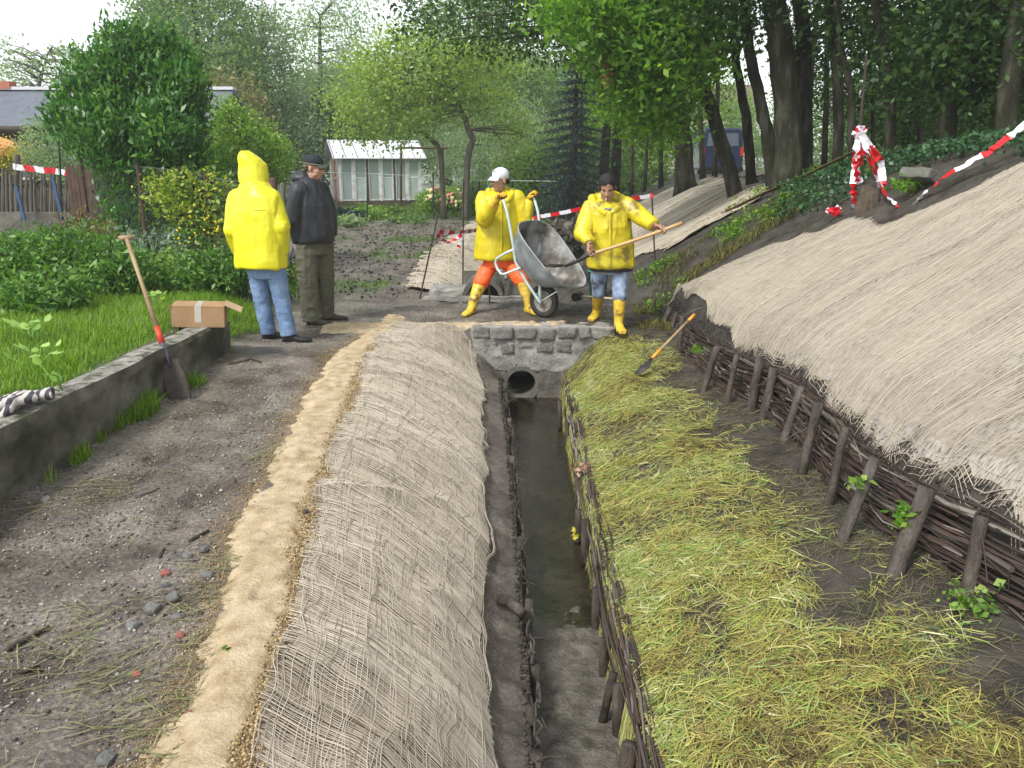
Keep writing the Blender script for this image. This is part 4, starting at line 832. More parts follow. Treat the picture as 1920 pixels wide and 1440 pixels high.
# --- B: man in dark jacket and cap
YB = 9.1; fb_ = -12
B = empty('person', gz(596, 598, 0), 'person in dark jacket, olive trousers and black cap, standing sideways', 'person')
hc = at(589, 314, YB); MBm = frame(fb_, -8); mb = MB(); L = head(mb, hc, MBm, 1.02)
mb.tube([hc+Vector((-.02, 0, -.06)), at(584, 345, YB)], [.062, .07], 12)
mb.loft([ring_px(588, 465, YB, .16, .12, fb_-90), ring_px(584, 420, YB, .17, .14, fb_-90), ring_px(580, 370, YB, .19, .13, fb_-90), ring_px(580, 348, YB, .16, .1, fb_-90)], 16)
hips = [at(577, 460, YB-.08), at(604, 458, YB+.10)]; kn = [at(577, 522, YB-.10), at(608, 515, YB+.10)]; an = [at(582, 583, YB-.12), at(609, 570, YB+.18)]
for q in an: q.z = Hf(q.x, q.y)+.085
for i in range(2): limb(mb, [hips[i], kn[i], an[i]], [.08, .055, .042], 12)
ar = [[at(560, 358, YB-.17), at(550, 412, YB-.20), at(562, 448, YB-.14)], [at(600, 355, YB+.18), at(616, 405, YB+.2), at(619, 440, YB+.1)]]
for a in ar: limb(mb, a, [.06, .05, .036], 10)
hand(mb, ar[0][2], Vector((.5, 0, -1)), Vector((.2, .9, 0)), 30, -1); hand(mb, ar[1][2], Vector((-.2, -.1, -1)), Vector((0, -1, 0)), 30, 1)
sculpt(mb, 'body', M_skin, B, .0065, 1); eyes(L, MBm, B, 1.02)
mb = MB()
mb.loft([ring_px(587, 453, YB, .215, .19, fb_-90, 2.2), ring_px(587, 448, YB, .222, .198, fb_-90, 2.2), ring_px(584, 420, YB, .225, .212, fb_-90, 2.2), ring_px(581, 385, YB, .23, .195, fb_-90, 2.2), ring_px(577, 358, YB, .225, .16, fb_-90), ring_px(579, 342, YB, .15, .125, fb_-90), ring_px(579, 337, YB, .10, .10, fb_-90), ring_px(579, 334, YB, .085, .085, fb_-90)], 28)
for a in ar:
    p_, r_ = lerp_pts(a, [.092, .082, .066], 4); limb(mb, p_, r_, 14)
mb.ball(at(566, 334, YB), (.095, .10, .055), None, 16, 10)
sculpt(mb, 'jacket', M_dark, B, .008, 2, .015, 5.5, (1, 1, .5), seed=21)
mb = MB(); mb.loft([(at(590, 447, YB), .17, .16, R(fb_-90)), (at(590, 476, YB), .155, .15, R(fb_-90))], 20)
for i in range(2):
    p_, r_ = lerp_pts([hips[i], kn[i], an[i]+Vector((0, 0, -.045))], [.115, .098, .085], 4); limb(mb, p_, r_, 14)
mb.box(at(566, 500, YB-.17), (.09, .06, .19), Matrix.Rotation(R(-8), 3, 'Z'))
sculpt(mb, 'trousers', M_cargo, B, .0085, 3, .010, 9, (1, 1, 1.4), seed=24)
for i, az in enumerate((-8, 2)):
    mb = MB(); shoe(mb, an[i]+Vector((.02, 0, 0)), az, .30, .052, .09, Hf(an[i].x, an[i].y)); sculpt(mb, 'shoe', M_shoeb, B, .006, 2)
mb = MB()
Lc = lambda x, y, z: hc+MBm @ Vector((x, y, z))
rb = Matrix.Rotation(0, 3, 'X')
mb.ball(Lc(0, -.015, .060), (.088, .108, .078), MBm, 22, 12); 
co = sculpt(mb, 'cap', mat('black_cap', [(.012, .014, .018), (.03, .035, .042)], 20, .8), B, .006, 2)
mb = MB(); N = 14; V = []
for k in range(N+1):
    a = pi*k/N; 
    for (rr, zz) in ((0, 0), (1, 0), (1, .008), (0, .008)):
        V.append(Lc(.078*cos(a)*(1+.03*rr), .068+(.052*sin(a)+.022)*rr+(.018*sin(a) if rr == 0 else 0), .032-.016*rr+zz-.012*abs(cos(a))*rr))
Fc = [(k*4+j, k*4+(j+1) % 4, (k+1)*4+(j+1) % 4, (k+1)*4+j) for k in range(N) for j in range(4)]+[(3, 2, 1, 0), (N*4, N*4+1, N*4+2, N*4+3)]
mb.add(V, Fc); mb.obj('visor', mat('olive_visor', [(.07, .075, .05)], rough=.8), B)
mb = MB(); mb.tube([Lc(.082*cos(a), -.012+.101*sin(a), .028+.004) for a in np.linspace(0, 2*pi, 25)], .011, 8, flat=1, cap=False); mb.obj('cap_band', mat('olive_band', [(.11, .115, .08)], rough=.85), B, smooth=True)
mb = MB(); mb.tube([Lc(.088*cos(R(q)), -.02+.1*sin(R(q)), -.03-.01) for q in (-30, -60, -90, -120, -150)], .012, 6); mb.tube([Lc(.086*cos(R(q)), -.02+.09*sin(R(q)), .0) for q in (-15, -60, -90, -120, -165)], .014, 6); mb.obj('hair', mat('grey_hair', [(.12, .10, .085)], rough=.8), B, smooth=True)
for z in (.0,):
    mb = MB(); mb.tube([Lc(-.03, .1, -.004), Lc(-.055, .082, -.004), Lc(-.08, .03, -.004)], .0025, 5); mb.tube([Lc(.03, .1, -.004), Lc(.0, .104, .0), Lc(-.03, .1, -.004)], .0025, 5); mb.obj('glasses', M_black, B)
rehome(B)

# --- wheelbarrow frame of reference
WC = at(1020, 559, 9.45); WC.z = Hf(WC.x, WC.y)+.185; tau = R(53); hh_ = Vector((.8, -.6, 0)); ll_ = Vector((.6, .8, 0)); zz_ = Vector((0, 0, 1))
EX = hh_*cos(tau)-zz_*sin(tau); EZ = hh_*sin(tau)+zz_*cos(tau)
WB = lambda x, y, z: WC+EX*x+ll_*y+EZ*z
RW = Matrix((EX, ll_, EZ)).transposed()
M_galv = mat('galvanised', [(.17, .19, .2), (.27, .3, .31), (.36, .39, .4)], 8, .45, .15, 60, .5, metal=.35, rough2=.6)
M_galvp = mat('pale_tube_paint', [(.42, .52, .52), (.55, .64, .63)], 16, .4, .1, 60, .5)
def tray_mat():
    m, t, b, o = _nt('muddy_tray')
    n = _noise(t, 4.2, 9); r = _ramp(t, [(.05, .043, .034), (.10, .088, .07), (.22, .215, .2), (.33, .34, .34)], .36, .62); t.links.new(n.outputs['Fac'], r.inputs[0])
    t.links.new(r.outputs[0], b.inputs['Base Color']); b.inputs['Roughness'].default_value = .6; b.inputs['Metallic'].default_value = .1
    bp = t.nodes.new('ShaderNodeBump'); bp.inputs['Strength'].default_value = .6; bp.inputs['Distance'].default_value = .01; n2 = _noise(t, 40, 8); t.links.new(n2.outputs['Fac'], bp.inputs['Height']); t.links.new(bp.outputs[0], b.inputs['Normal']); return m
wb = empty('wheelbarrow', (WC.x, WC.y, Hf(WC.x, WC.y)), 'galvanised wheelbarrow tipped forward onto its black tyre', 'wheelbarrow')
def tray_ring(x0, hl, hw, z0, z1, off=0, n=40, e=3.2):
    o = []
    for k in range(n):
        a = 2*pi*k/n; ca, sa = cos(a), sin(a); x = math.copysign(abs(ca)**(2/e), ca); y = math.copysign(abs(sa)**(2/e), sa)
        hw_ = hw*(1-.10*x); o.append((x0+(hl-off)*x, (hw_-off)*y, z0+(z1-z0)*(x+1)/2))
    return o
def tray_part(inner):
    o_ = .006 if inner else 0; dz = .006 if inner else 0
    rs = [tray_ring(-.35, .47, .335, .36, .47, o_), tray_ring(-.37, .40, .295, .25+dz, .33+dz, o_), tray_ring(-.39, .31, .245, .13+dz, .17+dz, o_), tray_ring(-.40, .23, .2, .085+dz, .10+dz, o_), tray_ring(-.40, .12, .12, .08+dz, .09+dz, o_)]
    mb = MB(); V = [WB(*p) for r_ in rs for p in r_]; n = 40; Fc = [(i*n+k, i*n+(k+1) % n, (i+1)*n+(k+1) % n, (i+1)*n+k) for i in range(4) for k in range(n)]+[tuple(4*n+k for k in range(n))]
    if inner: Fc = [tuple(reversed(f)) for f in Fc]
    mb.add(V, Fc); return mb
tr = tray_part(False).obj('tray', M_galv, wb, smooth=True)
tray_part(True).obj('tray_lining', tray_mat(), tr, smooth=True)
mb = MB(); mb.tube([WB(*p) for p in tray_ring(-.35, .47, .335, .36, .47)]+[WB(*tray_ring(-.35, .47, .335, .36, .47)[0])], .009, 8, cap=False); mb.obj('rim', M_galv, tr, smooth=True)
for s_ in (-1, 1):
    mb = MB(); pts = [(-1.17, .285, .40), (-1.05, .285, .375), (-.95, .285, .345), (-.76, .28, .26), (-.62, .25, .17), (-.5, .22, .08), (-.25, .16, .03), (0, .085, 0), (.02, .08, 0)]
    P_ = [WB(x, y*s_, z) for x, y, z in pts]; mb.tube(P_, .016, 10); mb.obj('handle', M_galvp, wb, smooth=True)
    mb = MB(); mb.tube([WB(x, y*s_, z) for x, y, z in ((-.60, .25, .17), (-.63, .25, .05), (-.655, .245, -.10), (-.63, .24, -.15), (-.56, .235, -.17), (-.49, .235, -.16), (-.46, .235, -.12), (-.42, .23, .03), (-.40, .22, .10))], .0145, 10); mb.obj('leg', M_galvp, wb, smooth=True)
    mb = MB(); mb.tube([WB(0, .085*s_, 0), WB(.04, .13*s_, .30)], .006, 6); mb.obj('stay', M_galvp, wb, smooth=True)
    mb = MB(); mb.tube([WB(0, .075*s_, 0), WB(-.17, .09*s_, .13)], .017, 8); mb.obj('fork', M_galvp, wb, smooth=True)
wh = MB(); n = 40; V = []; Fc = []; tr_ = [(.185, -.018), (.187, 0), (.185, .018), (.172, .036), (.150, .042), (.128, .036), (.118, .022), (.118, -.022), (.128, -.036), (.150, -.042), (.172, -.036)]; m_ = len(tr_)
for k in range(n):
    a = 2*pi*k/n; q = 1+(.012 if k % 2 else 0)
    for j, (r_, y) in enumerate(tr_): rr = r_*q if r_ > .17 else r_; V.append(WB(rr*cos(a), y, rr*sin(a)))
for k in range(n):
    for j in range(m_): Fc.append((k*m_+j, k*m_+(j+1) % m_, ((k+1) % n)*m_+(j+1) % m_, ((k+1) % n)*m_+j))
wh.add(V, Fc); we = wh.obj('wheel', mat('tyre', [(.014, .014, .014), (.05, .044, .036)], 9, .75, .3, 50), wb, smooth=True)
mb = MB(); prof = [(.120, -.026), (.105, -.03), (.095, -.014), (.05, -.012), (.035, -.04), (.0, -.042)]; V = []; Fc = []
for sgn in (1, -1):
    b0 = len(V)
    for r_, y in prof:
        for k in range(28): a = 2*pi*k/28; V.append(WB(r_*cos(a), y*sgn, r_*sin(a)))
    for i in range(len(prof)-1):
        for k in range(28): Fc.append((b0+i*28+k, b0+i*28+(k+1) % 28, b0+(i+1)*28+(k+1) % 28, b0+(i+1)*28+k))
mb.add(V, Fc); mb.tube([WB(0, -.1, 0), WB(0, .1, 0)], .012, 8); mb.obj('rim', mat('muddy_rim', [(.13, .115, .09), (.3, .28, .24)], 12, .6), we, smooth=True)
for s_ in (-1, 1):
    mb = MB(); mb.tube([WB(-1.19, .285*s_, .405), WB(-1.10, .285*s_, .385)], .019, 10); mb.obj('grip', mat('grip_rubber', [(.02, .02, .022)], rough=.6), wb, smooth=True)
rehome(wb)

# --- C: man with white cap holding the barrow
YC = 9.95; fc = -72
Cp = empty('person', gz(938, 588, 0), 'person in yellow raincoat, orange trousers and white cap tipping the wheelbarrow', 'person')
hc = at(937, 338, YC-.05); MC = frame(-140, -2); mb = MB(); L = head(mb, hc, MC, 1.0)
mb.tube([hc-Vector((0, 0, .05)), at(938, 368, YC)], [.058, .068], 12)
mb.loft([ring_px(938, 490, YC, .17, .12, fc-90), ring_px(938, 440, YC, .17, .12, fc-90), ring_px(938, 390, YC, .18, .12, fc-90), ring_px(938, 370, YC, .15, .1, fc-90)], 16)
hips = [at(920, 495, YC), at(955, 495, YC)]; kn = [at(899, 536, YC-.12), at(981, 530, YC-.15)]; an = [at(885, 570, YC-.22), at(992, 568, YC-.27)]
for i in range(2):
    an[i].z = Hf(an[i].x, an[i].y)+.10; limb(mb, [hips[i], kn[i], an[i]], [.085, .055, .042], 12)
g1 = WB(-1.14, -.285, .395); g2 = WB(-1.14, .285, .395); e1 = at(907, 412, YC-.22); e2 = at(984, 412, YC-.02)
w1 = g1+Vector((-.06, .04, -.045)); w2 = g2+Vector((-.035, .05, -.05))
ar = [[at(907, 372, YC-.02), e1, w1], [at(969, 372, YC), e2, w2]]
for a in ar: limb(mb, a, [.058, .047, .034], 10)
sculpt(mb, 'body', M_skin2, Cp, .0065, 1); eyes(L, MC, Cp)
for (w, g, th) in ((w1, g1, 1), (w2, g2, -1)):
    mb = MB(); d = (g-w).normalized(); up = EX*-1
    hand(mb, w+d*.0-Vector((0, 0, .0)), (d+Vector((0, 0, .5))).normalized(), (EZ*1.0+d*.4).normalized() if th > 0 else EZ*1.0+d*.4, 62, th, .98, 1.25); mb.tube([w-d*.07-Vector((0, 0, .03)), w-d*.02, w+d*.03], [.043, .036, .034], 12)
    sculpt(mb, 'glove', M_glove, Cp, .0045, 1, .002, 30)
mb = MB()
mb.loft([ring_px(933, 484, YC, .258, .175, fc-90, 2.3), ring_px(933, 481, YC, .264, .18, fc-90, 2.3), ring_px(934, 450, YC, .25, .17, fc-90, 2.2), ring_px(936, 410, YC, .235, .165, fc-90, 2.2), ring_px(937, 385, YC, .235, .16, fc-90, 2.2), ring_px(938, 368, YC, .205, .14, fc-90), ring_px(938, 361, YC+.02, .125, .105, fc-90), ring_px(938, 358, YC+.03, .09, .08, fc-90)], 30)
for a in ar:
    p_, r_ = lerp_pts([a[0], a[1], a[1].lerp(a[2], .86)], [.08, .074, .052], 5); limb(mb, p_, r_, 16)
mb.ball(at(938, 361, YC+.09), (.14, .09, .05), None, 18, 10)
for q in (-1, 1): mb.tube([at(938+q*22, 357, YC+.04), at(938+q*22, 366, YC-.05), at(938+q*12, 376, YC-.12), at(938+q*3, 384, YC-.14)], [.026, .030, .026, .016], 10)
sculpt(mb, 'raincoat', M_yel2, Cp, .008, 2, .017, 5.6, (1, 1, .4), seed=31)
mb = MB(); mb.tube([at(940, y, YC-.185) for y in (375, 400, 430, 460, 482)], [.012]*5, 6, flat=.4)
mb.obj('storm_flap', M_yel2, Cp)
mb = MB(); mb.loft([(at(938, 480, YC), .19, .145, R(fc-90)), (at(938, 500, YC), .175, .135, R(fc-90))], 20)
for i in range(2):
    p_, r_ = lerp_pts([hips[i], kn[i].lerp(hips[i], .4), kn[i], kn[i].lerp(an[i], .12)], [.092, .086, .074, .064], 3); limb(mb, p_, r_, 14)
sculpt(mb, 'trousers', M_orange, Cp, .0085, 2, .010, 9, (1, 1, .8), seed=34)
for i, az in enumerate((-112, -60)):
    mb = MB(); a0 = kn[i].lerp(an[i], .02); limb(mb, *lerp_pts([a0, kn[i].lerp(an[i], .45), an[i].lerp(kn[i], .12), an[i]-Vector((0, 0, .05))], [.075, .066, .052, .048], 3), 14)
    shoe(mb, an[i], az, .29, .05, .09, Hf(an[i].x, an[i].y)); sculpt(mb, 'boot', M_boot, Cp, .006, 3, .003, 14)
mb = MB(); Lc = lambda x, y, z: hc+MC @ Vector((x, y, z)); mb.ball(Lc(0, -.015, .058), (.087, .106, .085), MC, 22, 12); sculpt(mb, 'cap', M_white, Cp, .006, 2)
mb = MB(); V = []
for k in range(N+1):
    a = pi*k/N
    for (rr, zz) in ((0, 0), (1, 0), (1, .008), (0, .008)):
        V.append(Lc(.078*cos(a)*(1+.03*rr), .066+(.056*sin(a)+.022)*rr+(.018*sin(a) if rr == 0 else 0), .034-.024*rr+zz-.014*abs(cos(a))*rr))
Fc = [(k*4+j, k*4+(j+1) % 4, (k+1)*4+(j+1) % 4, (k+1)*4+j) for k in range(N) for j in range(4)]+[(3, 2, 1, 0), (N*4, N*4+1, N*4+2, N*4+3)]
mb.add(V, Fc); mb.obj('visor', M_white, Cp)
mb = MB(); q_ = Lc(0.01, .078, .098); mb.ball(Lc(.0, .072, .098), (.022, .006, .012), MC @ Matrix.Rotation(R(35), 3, 'X'), 12, 6); mb.obj('cap_emblem', mat('cap_emblem', [(.12, .1, .13)], rough=.8), Cp)
mb = MB(); mb.tube([Lc(.086*cos(R(q)), -.02+.092*sin(R(q)), -.004) for q in (-10, -50, -90, -130, -170)], .016, 8); mb.tube([Lc(.08*cos(R(q)), -.02+.088*sin(R(q)), -.03) for q in (-40, -90, -140)], .014, 8); mb.obj('hair', M_hair, Cp, smooth=True)
rehome(Cp)

# --- D: man with the shovel
YD = 8.95; fd = -82
D = empty('person', gz(1140, 612, 0), 'person in stained yellow raincoat and jeans shovelling with a long handled shovel', 'person')
SH0 = at(1279, 418, YD-.42); SH1 = at(1106, 477, YD-.30); SH2 = at(1060, 499, YD-.12); 
hc = at(1139, 351, YD-.10); MD = frame(-100, -24); mb = MB(); L = head(mb, hc, MD, 1.03)
mb.tube([hc-Vector((0, -.02, .05)), at(1139, 388, YD)], [.062, .072], 12)
mb.loft([ring_px(1143, 510, YD, .17, .13, fd-90), ring_px(1143, 450, YD, .18, .13, fd-90), ring_px(1141, 405, YD-.02, .2, .13, fd-90), ring_px(1140, 385, YD-.03, .16, .1, fd-90)], 16)
hips = [at(1124, 508, YD+.02), at(1162, 508, YD-.02)]; kn = [at(1122, 548, YD+.05), at(1162, 556, YD-.14)]; an = [at(1119, 575, YD+.32), at(1160, 603, YD-.17)]
foot_z = [0.0, 0.0]
for i in range(2):
    foot_z[i] = Hf(an[i].x, an[i].y); 
an[1].z = foot_z[1]+.09; an[0].z = foot_z[0]+.10
for i in range(2): limb(mb, [hips[i], kn[i], an[i]], [.085, .055, .042], 12)
sdir = (SH0-SH1).normalized(); h1 = SH1+sdir*.02; h2 = SH1.lerp(SH0, .79)
w1 = h1+Vector((-.015, .035, .085)); w2 = h2+Vector((-.07, .05, .03))
ar = [[at(1107, 390, YD-.02), at(1092, 438, YD-.12), w1], [at(1175, 385, YD-.02), at(1205, 408, YD-.18), w2]]
for a in ar: limb(mb, a, [.06, .048, .036], 10)
hand(mb, w1, Vector((.05, -.25, -1)), Vector((.5, -.5, .3)), 64, 1, .98); hand(mb, w2, Vector((1, -.25, -.15)), Vector((0, -.5, -.9)), 64, -1, .98)
sculpt(mb, 'body', M_skin2, D, .006, 1); eyes(L, MD, D, 1.03)
mb = MB()
mb.loft([ring_px(1145, 499, YD, .238, .17, fd-90, 2.2), ring_px(1145, 495, YD, .244, .176, fd-90, 2.2), ring_px(1144, 465, YD, .232, .17, fd-90, 2.1), ring_px(1143, 430, YD, .22, .165, fd-90, 2.1), ring_px(1141, 402, YD-.01, .225, .16, fd-90, 2.1), ring_px(1140, 385, YD-.02, .195, .135, fd-90), ring_px(1139, 378, YD, .14, .11, fd-90), ring_px(1139, 375, YD+.01, .09, .08, fd-90)], 30)
for a in ar:
    p_, r_ = lerp_pts([a[0], a[1], a[1].lerp(a[2], .88)], [.078, .070, .052], 5); limb(mb, p_, r_, 16)
mb.ball(at(1139, 372, YD+.11), (.155, .10, .06), None, 18, 10)
for q in (-1, 1): mb.tube([at(1139+q*28, 371, YD+.06), at(1139+q*27, 381, YD-.04), at(1139+q*16, 392, YD-.14), at(1139+q*4, 402, YD-.17)], [.028, .032, .027, .016], 10)
sculpt(mb, 'raincoat', M_yel3, D, .008, 2, .018, 5.6, (1, 1, .42), seed=41)
mb = MB(); mb.tube([at(1144, y, YD-.20+.004) for y in (397, 420, 450, 480, 498)], [.012]*5, 6, flat=.4); mb.obj('storm_flap', M_yel3, D)
mb = MB(); mb.loft([(at(1146, 500, YD), .225, .165, R(fd-90), 2.2), (at(1146, 507, YD), .22, .16, R(fd-90), 2.2)], 24); sculpt(mb, 'jumper', mat('dark_check', [(.015, .013, .02), (.06, .045, .05)], 40, .9), D, .008, 1, .004, 12)
mb = MB(); mb.tube([at(1128, 384, YD-.10), at(1135, 393, YD-.155), at(1143, 394, YD-.16), at(1151, 384, YD-.10)], [.018, .02, .02, .018], 8); mb.obj('scarf', mat('grey_scarf', [(.06, .06, .07), (.3, .3, .33)], 60, .9), D, smooth=True)
mb = MB(); mb.loft([(at(1143, 500, YD), .165, .13, R(fd-90)), (at(1143, 512, YD), .15, .12, R(fd-90))], 20)
for i in range(2):
    p_, r_ = lerp_pts([hips[i], kn[i], kn[i].lerp(an[i], .14)], [.088, .066, .062], 4); limb(mb, p_, r_, 14)
sculpt(mb, 'jeans', M_jean2, D, .008, 2, .009, 10, (1, 1, .8), seed=44)
for i, az in enumerate((-112, -84)):
    mb = MB(); limb(mb, *lerp_pts([kn[i].lerp(an[i], .05), kn[i].lerp(an[i], .5), an[i].lerp(kn[i], .1), an[i]-Vector((0, 0, .05))], [.066, .059, .047, .045], 3), 14)
    shoe(mb, an[i], az, .29, .05, .09, foot_z[i]); sculpt(mb, 'boot', M_boot, D, .006, 3, .003, 14)
Lc = lambda x, y, z: hc+MD @ Vector((x, y, z))
mb = MB(); mb.ball(Lc(0, -.020, .052), (.086, .102, .086), MD, 20, 12); mb.ball(Lc(0, -.05, -.01), (.08, .07, .07), MD, 16, 10)
for q in (-1, 1): mb.ball(Lc(q*.074, .02, .0), (.012, .02, .03), MD, 8, 6)
sculpt(mb, 'hair', M_hair, D, .006, 1, .003, 40)
mb = MB(); a = Lc(.008, .092, -.072); mb.tube([a, a+MD @ Vector((.0, .035, -.012))], .0032, 6); mb.obj('cigarette', mat('cigarette', [(.75, .73, .7)], rough=.8), D)
rehome(D)
# his shovel
sv = empty('shovel', SH2, 'long handled shovel with a black blade resting in the wheelbarrow', 'shovel')
M_ash = mat('ash_handle', [(.42, .24, .10), (.58, .37, .18)], 8, .45, .1, 60, .4, stretch=(1, 1, 1)); M_steel = mat('black_steel', [(.02, .02, .02), (.06, .055, .05)], 18, .5, .3, 50, .5, metal=.4)
mb = MB(); pts = [SH1.lerp(SH0, t)+Vector((0, 0, -.012*sin(pi*t))) for t in np.linspace(0, 1, 10)]; mb.tube(pts, [.0175]*9+[.02], 12); mb.obj('handle', M_ash, sv, smooth=True)
mb = MB(); mb.tube([SH1+sdir*.06, SH1, SH1.lerp(SH2, .55)-Vector((0, 0, .008)), SH2], [.0215, .021, .019, .014], 12)
bd = (at(1040, 500, YD-.0)-SH2).normalized(); sdv = bd.cross(Vector((0, 0, 1))).normalized(); upv = sdv.cross(bd)
V = []; Fc = []; rows = ((0, .05, 0), (.03, .10, .0), (.12, .115, -.006), (.20, .11, .0), (.25, .075, .008), (.275, .02, .014))
for r_, w_, z_ in rows:
    for k in range(7):
        t = (k-3)/3; V.append(SH2+bd*r_+sdv*w_*t+upv*(z_+.02*t*t))
n = len(V); V += [v-upv*.004 for v in V]
for i in range(len(rows)-1):
    for k in range(6): a = i*7+k; Fc += [(a, a+1, a+8, a+7), (n+a, n+a+7, n+a+8, n+a+1)]
for i in range(len(rows)-1): Fc += [(i*7, i*7+7, n+i*7+7, n+i*7), (i*7+6, n+i*7+6, n+i*7+13, i*7+13)]
mb.add(V, Fc); mb.obj('blade', M_steel, sv, smooth=True); rehome(sv)
# ---------------------------------------------------------------- trees and bushes
def leafquads(C, size, g, droop=.3, asp=.55):
    n = len(C); a = g.uniform(0, 2*pi, n); el = g.normal(-droop, .6, n)
    ax = np.stack([np.cos(a)*np.cos(el), np.sin(a)*np.cos(el), np.sin(el)], -1)
    r_ = g.normal(0, 1, (n, 3)); sd_ = np.cross(ax, r_); sd_ /= (np.linalg.norm(sd_, axis=1, keepdims=True)+1e-6); nn = np.cross(ax, sd_)
    s = size[:, None]
    V = np.stack([C, C+ax*s*.5+sd_*s*asp*.5+nn*s*.08, C+ax*s, C+ax*s*.5-sd_*s*asp*.5+nn*s*.08], 1)
    return V.reshape(-1, 3)
def crown_mesh(name, blobs, size, seed=0, clump=.25, per=16, droop=.3, asp=.55, hollow=.45):
    g = np.random.default_rng(seed); Cs = []; Rn = []; cl = []
    for c, rad, n in blobs:
        k = max(1, int(n/per)); d = g.normal(0, 1, (k, 3)); d /= np.linalg.norm(d, axis=1, keepdims=True)
        rr = (hollow+(1-hollow)*g.random(k)**.6)*g.uniform(.8, 1.12, k); cc = np.array(c)+d*rr[:, None]*np.array(rad); cl.append(cc)
        tone = g.normal(.5, .2, k); idx = g.integers(0, k, n)
        Cs.append(cc[idx]+g.normal(0, 1, (n, 3))*clump*np.array([1, 1, .75])); Rn.append(tone[idx]+g.normal(0, .16, n))
    C = np.concatenate(Cs); rn = np.clip(np.concatenate(Rn), 0, 1); n = len(C)
    V = leafquads(C, size*(.4+1.1*g.random(n)**1.3), g, droop, asp)
    return quads_mesh(name, V, np.arange(n*4).reshape(-1, 4), np.repeat(rn, 4)), np.concatenate(cl)
def tree(name, label, cat, trunks, blobs, size, mt, seed=0, group=None, clump=.25, per=16, bark=None, nb=26, droop=.3, asp=.55, hollow=.45, br=.02, crown='crown'):
    b0 = Vector(trunks[0][0][0]); root = empty(name, b0, label, cat, group); me, cc = crown_mesh(crown, blobs, size, seed, clump, per, droop, asp, hollow)
    link(crown, me, mt, root); RR = random.Random(seed)
    for j, (pts, rad) in enumerate(trunks):
        mb = MB(); P = []; rd = []; pts = [Vector(p) for p in pts]
        for i in range(len(pts)-1):
            for q in range(4):
                t = q/4; jt = rad[i]*.12; P.append(pts[i].lerp(pts[i+1], t)+Vector((RR.uniform(-jt, jt), RR.uniform(-jt, jt), 0))); rd.append(rad[i]+(rad[i+1]-rad[i])*t)
        P.append(pts[-1]); rd.append(rad[-1]); rd[0] *= 1.35
        mb.tube(P, rd, 12, jit=.05)
        if j == 0:
            top = P[len(P)//2:]
            for q in range(nb):
                c = Vector(cc[RR.randrange(len(cc))]); s_ = min(top, key=lambda p: (p-c).length)*1.0; mid = s_.lerp(c, .5)+Vector((RR.uniform(-.15, .15), RR.uniform(-.15, .15), RR.uniform(.0, .3)))
                mb.tube([s_, s_.lerp(mid, .6), mid, c], [br*1.6, br*1.2, br, br*.4], 5)
        mb.obj('trunk', bark or M_trunk, root, smooth=True)
    rehome(root); return root
M_trunk = mat('tree_bark', [(.02, .017, .013), (.045, .04, .03), (.09, .08, .06)], 5, .9, 1.0, 22, .2, stretch=(2, 2, .5), bdist=.03)
M_greybark = mat('grey_smooth_bark', [(.07, .062, .048), (.13, .12, .095), (.2, .185, .15)], 5, .9, .7, 22, .2, stretch=(2, 2, .5))
M_trunkm = mat('mossy_bark', [(.018, .018, .010), (.04, .04, .025), (.11, .105, .08)], 4, .9, 1.0, 22, .2, stretch=(2, 2, .6), bdist=.03)
G = lambda name, cols, tr=.35: mat_rnd(name, [tuple(min(.6, q*1.35) for q in c) for c in cols], .45, tr, .4)
L_laurel = mat_rnd('laurel_leaves', [(.018, .06, .012), (.04, .13, .02), (.075, .21, .03), (.16, .32, .045)], .35, .35, .5)
L_oak = G('oak_leaves', [(.035, .085, .012), (.075, .165, .02), (.13, .25, .03), (.24, .36, .05)], .55)
L_dark = G('dark_leaves', [(.014, .032, .010), (.03, .062, .016), (.05, .10, .025), (.09, .17, .04)], .4)
L_mid = G('mid_leaves', [(.055, .10, .04), (.095, .16, .065), (.14, .22, .09), (.2, .29, .12)], .5)
L_pale = G('pale_leaves', [(.09, .135, .085), (.15, .21, .13), (.20, .27, .17), (.27, .33, .22)], .5)
L_yel = G('yellow_leaves', [(.08, .13, .03), (.15, .22, .05), (.22, .30, .075), (.32, .36, .11)], .5)
L_lime = G('lime_leaves', [(.05, .1, .02), (.1, .19, .035), (.17, .28, .05), (.28, .36, .09)], .4)
L_spruce = mat_rnd('spruce_needles', [(.012, .022, .02), (.025, .045, .045), (.05, .085, .09)], .6, .05, .2)
def pb(px, py, Y, rx, ry, rz, n): return (tuple(at(px, py, Y)), (rx, ry, rz), n)
def gnd(px, Y, dz=0):                   # ground point under image column px at distance Y
    x = 0
    for _ in range(6): z = Hf(x, Y); x = (px-960)/F*(Y*cos(PITCH)+(CZ-z)*sin(PITCH))
    return Vector((x, Y, z+dz))
